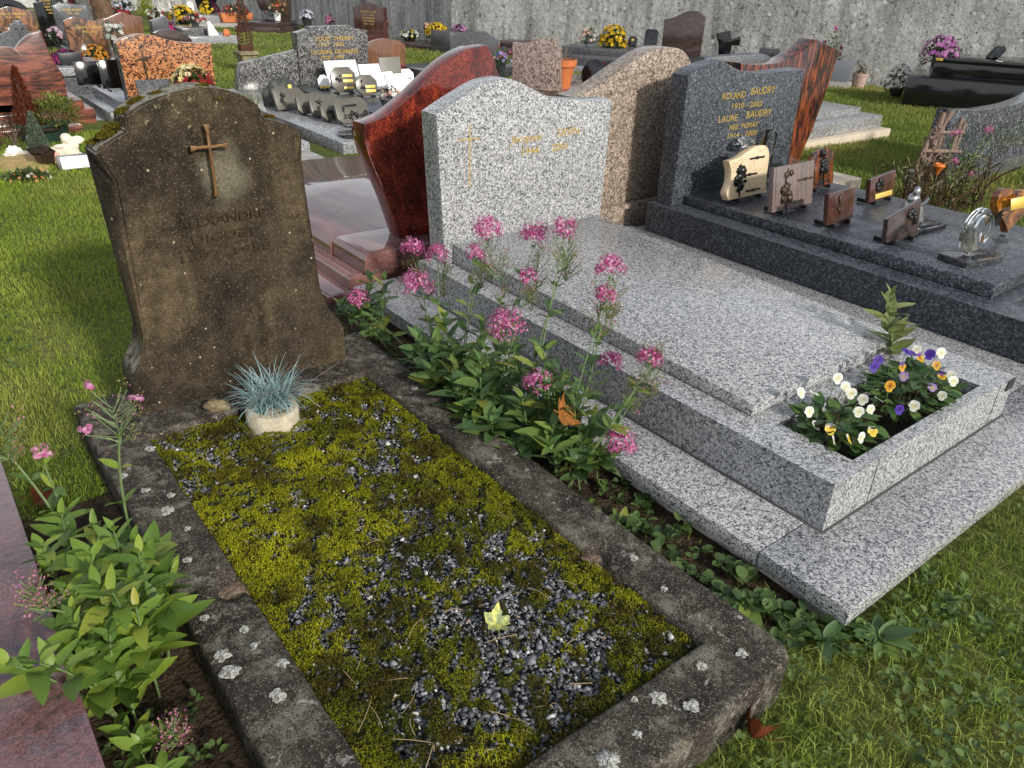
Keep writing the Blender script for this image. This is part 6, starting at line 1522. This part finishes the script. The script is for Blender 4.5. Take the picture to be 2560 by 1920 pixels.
# ------------------------------------------------------------------ dried shrub and wooden trellis at right
sh_ = thing('dry_shrub', 'tangled half dead shrub with brown stems behind the blue grey tomb', 'shrub', (4.1, 1.95, gz(4.1, 1.9)))
rd = random.Random(5); tw = []
for k in range(90):
    x, y = rd.uniform(-.35, .75), rd.uniform(-.25, .15); a = rd.uniform(-.6, .6); h_ = rd.uniform(.1, .38)
    tw.append((bez((x, y, 0), (x+a*.15, y+rd.uniform(-.1, .1), h_*.6), (x+a*.5, y+rd.uniform(-.15, .15), h_), 4), rd.uniform(.003, .007)))
obj('stems', tubes(tw, 4), plain('dead_stems', (.06, .033, .018), .85, .2, 0, .5, 30), sh_)
rng = np.random.default_rng(21); m = 900
p2 = np.stack([rng.uniform(-.42, .6, m), rng.uniform(-.25, .15, m), rng.uniform(.02, .36, m)], 1); d2 = rng.normal(0, 1, (m, 3)); d2[:, 2] = abs(d2[:, 2]); d2 /= np.linalg.norm(d2, axis=1, keepdims=True)
lc = lerp((.05, .03, .012), (.16, .16, .04), rng.uniform(0, 1, m))
o = obj('foliage', mesh_np(*leafblades(p2, d2, rng.uniform(.03, .07, m), rng.uniform(.008, .02, m), lc, rng)), MT['foliage'], sh_); o['kind'] = 'stuff'
v5 = thing('valerian_plant', 'thin yellowing valerian with small pink heads in the dry shrub', 'plant', (4.15, 1.85, gz(4.1, 1.9)))
for k, (tp_, hd) in enumerate((((.12, .05, .52), 1), ((.62, .05, .50), 1), ((.42, .0, .42), 0), ((.1, .0, .34), 1), ((.3, .02, .4), 0), ((.72, .05, .46), 0), ((.2, -.12, .22), 0), ((.25, -.1, .14), 0), ((-.05, -.05, .3), 0), ((.28, -.05, .24), 1))):
    st = shoot(v5, (.1+.04*k, 0, 0), tp_, rd, LP if k % 2 else LV, 5, .035, .075, start=.2, rad=.003)
    if hd: obj('flower_head', mesh_np(*head_mesh(.05 if k < 2 else .03, .035, 130, rng, k)), MT['petal'], st, loc=(tp_[0], tp_[1], tp_[2]+.02))
op_ = thing('orange_blossom', 'single orange flower standing in the dry shrub', 'flower', (4.05, 1.85, gz(4, 1.9)+.3))
obj('petals', lathe([(.006, 0), (.014, .03), (.04, .06), (.03, .075), (.02, .05), (0, .03)], 10), plain('orange_petal', (.62, .16, .02), .5, .3), op_)
obj('stalk', tube([(0, 0, .005), (.01, 0, -.15), (.02, 0, -.3)], .003, 5), MT['valerian_stem'], op_)
tl_ = thing('rustic_trellis', 'broken rustic trellis of gnarled sticks leaning over the dry shrub', 'trellis', (4.42, 2.05, gz(4.4, 2)))
for (a_, b_, r_) in (((-.22, 0, .0), (-.1, 0, .66), .022), ((-.1, 0, .05), (.06, .02, .66), .02), ((.1, 0, .0), (.24, 0, .6), .018), ((.16, 0, .05), (.32, 0, .56), .012), ((-.24, -.02, .42), (.3, -.02, .36), .014), ((-.2, -.02, .54), (.26, -.02, .5), .012), ((-.28, 0, .1), (-.2, 0, .5), .016)):
    pts = [Vector(a_).lerp(Vector(b_), t)+Vector((rd.uniform(-.012, .012), rd.uniform(-.012, .012), 0)) for t in [q/6 for q in range(7)]]
    obj('stick', tube(pts, [r_*rd.uniform(.8, 1.2) for _ in range(7)], 7), MT['dry_wood'], tl_)
sc = []
for k in range(26):
    c = Vector((rd.uniform(-.3, -.05), -.03, rd.uniform(.1, .56))); q = rd.uniform(.02, .045); a0 = rd.uniform(0, 6)
    sc.append(([(c.x+q*math.cos(a0+s*.7), c.y+.01*math.sin(s), c.z+q*1.3*math.sin(a0+s*.7)) for s in range(8)], .007))
obj('twisted_vine', tubes(sc, 5), MT['dry_wood'], tl_)
gs = thing('field_stone', 'dark rough stone at the foot of the rustic trellis', 'stone', (3.95, 2.12, gz(3.9, 2.1)))
obj('rock', lumpy(.12, .1, .14, 3, .3, 2.5, 9, -.03), plain('dark_stone', (.06, .052, .048), .9, .2, 0, .4, 25, .6, 60), gs)

# ------------------------------------------------------------------ small grave with angel at left
pg = gz(-.4, 7.35)
gpn = thing('green_planter', 'dark green oval plastic planter before the striped headstone', 'planter', (-.46, 7.35, pg))
o = obj('tub', lathe([(0, 0), (.155, 0), (.185, .15), (.2, .152), (.2, .17), (.18, .17), (.175, .14), (0, .14)], 28), MT['green_plastic'], gpn); o.scale = (1.1, .75, 1)
obj('soil', lathe([(0, .145), (.17, .145), (.17, .12)], 20), MT['soil'], gpn)
def bushy(name, label, cat, x, y, z, rx, rz, m, cols, lens, wid, upw=.2, cone=False, seed=1):
    t = thing(name, label, cat, (x, y, z)); rng = np.random.default_rng(seed)
    if cone:
        zz = rng.uniform(0, 1, m)**1.3; rr = rx*(1-zz)**.8*np.sqrt(rng.uniform(.15, 1, m)); a = rng.uniform(0, 6.28, m)
        p = np.stack([rr*np.cos(a), rr*np.sin(a), zz*rz], 1); d = np.stack([np.cos(a)*.5, np.sin(a)*.5, np.ones(m)], 1)
    else:
        p, d = dome(m, rx, rz, rng, -.2); p = p*rng.uniform(.3, 1, (m, 1))**.6; p[:, 2] += rz*.25
    d = d+rng.normal(0, .45, (m, 3)); d[:, 2] += upw; d /= np.linalg.norm(d, axis=1, keepdims=True)
    o = obj('foliage', mesh_np(*leafblades(p, d, rng.uniform(lens[0], lens[1], m), rng.uniform(wid[0], wid[1], m), lerp(cols[0], cols[1], rng.uniform(0, 1, m)), rng)), MT['foliage'], t); o['kind'] = 'stuff'
    rd = random.Random(seed)
    obj('stems', tubes([(bez((rd.uniform(-.2, .2)*rx, rd.uniform(-.2, .2)*rx, -.02), (0, 0, rz*.4), (rd.uniform(-.7, .7)*rx*(.3 if cone else 1), rd.uniform(-.7, .7)*rx*(.3 if cone else 1), rz*.85), 4), .003) for _ in range(8)], 4), MT['dry_wood'], t)
    return t
bushy('dead_conifer', 'rust red dead dwarf conifer in the green planter', 'conifer', -.56, 7.35, pg+.14, .11, .46, 5200, ((.07, .015, .007), (.2, .05, .02)), (.02, .05), (.003, .006), .6, True, 2)
bushy('leafy_bush', 'yellow green leafy bush in the right of the green planter', 'bush', -.34, 7.33, pg+.15, .2, .2, 1500, ((.05, .075, .012), (.22, .24, .04)), (.02, .04), (.01, .018), .2, False, 3)
bushy('withered_plant', 'withered brown plant drooping over the left of the planter', 'plant', -.72, 7.1, pg+.06, .13, .14, 500, ((.04, .022, .012), (.13, .09, .05)), (.02, .05), (.003, .01), -.3, False, 4)
bushy('silver_conifer', 'silvery green dwarf conifer in a brown pot', 'conifer', -.645, 6.4, gz(-.6, 6.4)+.12, .08, .26, 2400, ((.05, .075, .045), (.19, .24, .17)), (.015, .03), (.004, .008), .5, True, 6)
bp_ = thing('brown_pot', 'tilted brown square pot holding the silvery conifer', 'flower pot', (-.625, 6.35, gz(-.6, 6.3)+.005), R(20))
o = obj('pot', lathe([(0, 0), (.055, 0), (.085, .12), (.09, .12), (.09, .105), (.08, .1), (0, .1)], 4, 20), MT['brown_plastic'], bp_, rot=(0, R(-14), R(45)))
obj('root_ball', lumpy(.08, .07, .035, 3, .5, 4, 3), MT['soil'], bp_, loc=(-.03, 0, .115))
sd = thing('sand_patch', 'patch of yellow sand on the small grave at left', 'sand', (-.75, 6.55, gz(-.7, 6.5)))
o = obj('mound', lumpy(.26, .4, .03, 4, .3, 2, 2, -.005), MT['sand'], sd)
# cherub leaning on a heart
bm = bmesh.new()
for (x, y, z, a, b, c) in ((.02, 0, .07, .075, .04, .075), (.05, 0, .12, .05, .035, .05), (.02, -.005, .165, .036, .033, .036), (.02, .012, .178, .04, .034, .034), (-.06, -.01, .05, .05, .03, .05), (-.1, -.01, .06, .035, .028, .04), (.07, .01, .03, .05, .035, .04), (-.03, -.02, .12, .05, .02, .018), (.035, -.02, .05, .022, .022, .05), (.075, -.025, .03, .022, .02, .04), (-.08, -.005, .1, .04, .026, .02)):
    bmesh.ops.create_icosphere(bm, subdivisions=3, radius=1, matrix=Matrix.Translation((x, y, z)) @ Matrix.Diagonal((a, b, c, 1)))
for k in range(6): bmesh.ops.create_icosphere(bm, subdivisions=2, radius=1, matrix=Matrix.Translation((.095, .02, .125)) @ Matrix.Rotation(R(16*k-25), 4, 'Y') @ Matrix.Translation((0, 0, .03)) @ Matrix.Diagonal((.013, .012, .036, 1)))
tmp = bpy.data.objects.new('tmp', from_bm(bm)); COL.objects.link(tmp)
md = tmp.modifiers.new('r', 'REMESH'); md.mode = 'VOXEL'; md.voxel_size = .006; md.use_smooth_shade = True
me = bpy.data.meshes.new_from_object(tmp.evaluated_get(bpy.context.evaluated_depsgraph_get())); bpy.data.objects.remove(tmp)
agl = thing('angel_statuette', 'cream plaster cherub leaning on a heart frame at the small grave', 'statuette', (-.46, 6.45, gz(-.5, 6.4)), R(-10))
obj('figure', me, MT['plaster_white'], agl)
hp2 = [(.034*(16*math.sin(a)**3)/16, .034*(13*math.cos(a)-5*math.cos(2*a)-2*math.cos(3*a)-math.cos(4*a))/16) for a in [2*math.pi*k/30 for k in range(30)]]
obj('heart_photo', prism(hp2[::-1], .006, .001), plain('photo_pink', (.62, .3, .22), .4, .4, 0, .3, 40), agl, loc=(-.075, -.046, .065), rot=(R(-12), 0, 0))
fr2 = plaque('white memorial card in a black frame standing in the grass', -.47, 6.1, gz(-.5, 6.1), .2, sq(.235, .115), 'dark_plastic', .012, -14, feet=False, deco=(('strip', .005, .012, (.195, .09), 'white_paper'), ('text', 0, .075, ('Nouvelle, cette vie', .12, .018), 'ink'), ('text', 0, .055, ('mais Tout a été', .12, .018), 'ink'), ('text', 0, .035, ('dans un amour', .1, .018), 'ink')))
fr2.name = 'memorial_card'
for o in fr2.children:
    if o.name.startswith('inscription'): o.location.y -= .006
wb = thing('white_trinket', 'white crumpled ribbon ornament on the sand', 'ornament', (-.72, 6.75, gz(-.7, 6.7)+.02))
obj('ribbon', lumpy(.06, .03, .035, 3, .9, 3, 12), MT['white_plastic'], wb, loc=(-.06, 0, .03))
obj('bow', lumpy(.1, .03, .018, 3, .5, 3, 13), MT['plaster_white'], wb, loc=(.06, -.02, .01), rot=(0, R(10), 0))
flowers('low orange and white bedding flowers in the grass at the left edge', -.82, 5.95, gz(-.8, 5.9), .17, .05, [(.55, .3, .08), (.65, .62, .55), (.6, .25, .1)], None, n=36, br=.016, leaf=((.03, .05, .015), (.1, .14, .04)))

# yellow grass tuft and mums behind the old headstone
tf = thing('grass_tuft', 'pale tuft of tall grass right of the orange headstone', 'grass', (1.55, 7.9, gz(1.5, 7.9)))
n = 260; P = np.stack([rng.normal(0, .05, n), rng.normal(0, .05, n), np.zeros(n)], 1)
o = obj('blades', mesh_np(*blades(P, rng.uniform(.15, .34, n), rng.uniform(.004, .007, n), rng.uniform(.2, .8, n), lerp((.12, .16, .04), (.34, .34, .14), rng.uniform(0, 1, n)), rng)), MT['grass'], tf); o['kind'] = 'stuff'
flowers('mixed pink, red and yellow flowers peeping over the old headstone shoulder', 1.08, 6.2, -.06, .13, .2, PNK+RED+ORG, 'dark', .09, .1, 34, .024, loose=True)

# ------------------------------------------------------------------ weeds and grass
pool = Pool(); rng = np.random.default_rng(55)
def weeds(x0, x1, y0, y1, n, lo, hi, c0, c1, z=.015):
    x = rng.uniform(x0, x1, n); y = rng.uniform(y0, y1, n)
    for k in range(n):
        m = rng.integers(4, 9); a = rng.uniform(0, 6.28, m); L = rng.uniform(lo, hi, m)
        h_ = rng.uniform(.0, .03, m)
        P = np.stack([x[k]+np.cos(a)*.008, y[k]+np.sin(a)*.008, gz(x[k], y[k])+z+h_], 1)
        D = np.stack([np.cos(a), np.sin(a), rng.uniform(.1, .9, m)], 1); D /= np.linalg.norm(D, axis=1, keepdims=True)
        pool.add(*roundleaf(P, D, L, L*rng.uniform(.55, .95, m), lerp(c0, c1, rng.uniform(0, 1, m)), rng))
def roundleaf(P, D, L, W, col, rng):
    n = len(P); up = np.array([0, 0, 1.0]); s = np.cross(D, up); s /= np.linalg.norm(s, axis=1, keepdims=True)+1e-9; nn = np.cross(s, D)
    tt = [(0, 0), (.25, .42), (.6, .5), (.88, .3), (1, 0), (.88, -.3), (.6, -.5), (.25, -.42)]
    V = np.stack([P+D*(L*t)[:, None]+s*(W*w_)[:, None]+nn*(L*.25*abs(w_)-L*.15*t*t)[:, None] for t, w_ in tt], 1).reshape(-1, 3)
    b = np.arange(n)[:, None]*8
    F = np.concatenate([b+np.array([[0, i, i+1]]) for i in range(1, 7)], 0)
    return V, F, np.repeat(col, 8, 0)
weeds(-.23, -.01, .05, .8, 70, .012, .04, (.03, .06, .018), (.1, .16, .04))
weeds(-.23, -.03, .8, 2.5, 60, .012, .035, (.025, .05, .015), (.08, .13, .035))
weeds(-.22, .45, -.42, .02, 110, .01, .026, (.045, .08, .02), (.15, .22, .05))
weeds(-.5, 2.6, -1.0, -.02, 220, .007, .018, (.06, .1, .022), (.18, .25, .06))
weeds(-1.5, -1.3, .1, .75, 60, .008, .022, (.03, .06, .015), (.09, .15, .035))
weeds(-3.2, -1.3, 1.7, 5.5, 260, .01, .026, (.045, .08, .02), (.11, .17, .04))
gc_ = obj('ground_cover', pool.mesh(), MT['foliage']); tag(gc_, 'low round leaved weeds growing between the graves and in the lawn', 'weeds', kind='stuff')
for k, (x, y, s, lab) in enumerate(((.06, -.06, .085, 'rosette weed with toothed leaves at the corner of the granite base'), (-.12, .2, .07, 'broad leaved weed in the gap beside the granite base'), (-.14, .62, .06, 'grey green weed in the gap beside the old kerb'), (-.05, .02, .07, 'rosette weed between the kerb corner and the granite base'))):
    t = thing('rosette_weed', lab, 'weed', (x, y, .012)); rd = random.Random(90+k)
    for q in range(11): add_leaf(t, LV, (0, 0, .01), (math.cos(q*.62), math.sin(q*.62), rd.uniform(.15, .7)), s*rd.uniform(.7, 1.15), rd, 1.1)

RECTS = [(-1.29, -.23, -.03, 2.04), (-.015, 1.84, -.015, 2.55), (1.82, 3.26, -.07, 2.55), (-.12, 1.6, 2.58, 4.97), (1.18, 2.52, 2.5, 4.82), (2.8, 4.5, 2.7, 5.05), (-2.75, -1.5, -.75, 2.08), (4.78, 7.15, 3.8, 5.75), (.2, 1.35, 5.8, 7.95), (1.32, 3.95, 5.4, 9.15), (.72, 1.32, 5.4, 7.15), (-.9, .2, 7.7, 10.2), (-.2, 1.5, 7.8, 9.9), (3.4, 4.45, 2.5, 3.25), (5.3, 7.35, 10.35, 11.5), (-.3, .9, 10.2, 11.5), (.85, 1.8, 12.3, 14.1)]
gpool = Pool()
def grass(x0, x1, y0, y1, dens, l0, l1, w0, w1, c0, c1, cy, seed, fade=None, zoff=0.0, lean=(.15, .9)):
    rng = np.random.default_rng(seed); n = int((x1-x0)*(y1-y0)*dens)
    x = rng.uniform(x0, x1, n); y = rng.uniform(y0, y1, n); k = np.ones(n, bool)
    for (a, b, c, d) in RECTS: k &= ~((x > a) & (x < b) & (y > c) & (y < d))
    if fade is not None: k &= fade(x, y, rng)
    x, y = x[k], y[k]; n = len(x)
    if n == 0: return
    pt = fbm(x, y, 2.2, seed, 4); dry = np.clip((fbm(x, y, 1.1, seed+9, 4)-.5)*4+rng.normal(0, .2, n), 0, 1)
    c = lerp(c0, c1, np.clip(pt*1.6-.3+rng.normal(0, .22, n), 0, 1)); c = c*(1-.6*dry[:, None])+np.array(cy)[None]*.6*dry[:, None]
    L = rng.uniform(l0, l1, n)*(.6+.8*fbm(x, y, 5, seed+3, 2))
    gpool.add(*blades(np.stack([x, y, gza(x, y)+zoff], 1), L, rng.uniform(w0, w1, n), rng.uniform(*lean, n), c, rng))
GA, GB, GY = (.11, .18, .02), (.25, .36, .04), (.42, .38, .11)
near = lambda x, y, r: r.uniform(0, 1, len(x)) < np.clip(1.25-.5*fbm(x, y, 6, 4), 0, 1)
grass(-.75, 3.2, -1.3, 0.0, 8500, .02, .062, .0018, .0036, GA, (.27, .37, .05), (.44, .39, .12), 1, near, lean=(.3, 1.2))
grass(-.23, .0, 0, .6, 1500, .03, .06, .002, .0035, GA, GB, GY, 2)
LA, LBc, LY = (.16, .245, .024), (.34, .45, .052), (.45, .42, .1)
grass(-1.28, .05, 2.0, 3.25, 6000, .014, .036, .002, .0036, LA, LBc, LY, 33)
grass(-3.6, -1.28, 1.62, 3.2, 11000, .014, .036, .002, .0036, LA, LBc, LY, 3)
grass(-3.4, -.2, 3.2, 6.0, 7000, .016, .038, .0028, .0045, LA, LBc, LY, 4)
grass(-2.0, .3, 6.0, 8.2, 3200, .02, .045, .004, .006, LA, LBc, LY, 5)
grass(-.4, 2.8, 4.7, 6.0, 4200, .03, .06, .003, .005, (.15, .27, .025), (.34, .52, .05), (.42, .45, .09), 6)
grass(-.3, 2, 2.0, 2.62, 1200, .02, .04, .003, .004, GA, GB, GY, 7)
FA, FB, FY = (.12, .17, .025), (.25, .31, .055), (.42, .35, .1)
grass(3.2, 9.5, -.8, 3.8, 1500, .03, .06, .005, .009, FA, FB, FY, 8)
grass(4.4, 12.4, 2.5, 9.0, 1100, .03, .06, .006, .011, FA, FB, FY, 9)
grass(2.5, 9.5, 8.5, 16.5, 420, .03, .06, .009, .016, FA, FB, FY, 10)
grass(1.0, 10.0, 13.5, 25, 190, .03, .07, .014, .024, FA, FB, (.36, .31, .12), 11)
grass(.5, 5, 9, 14, 600, .03, .06, .007, .012, FA, FB, (.32, .3, .1), 12)
go = obj('grass', gpool.mesh(), MT['grass']); tag(go, 'short autumn lawn between the graves', 'grass', kind='stuff')
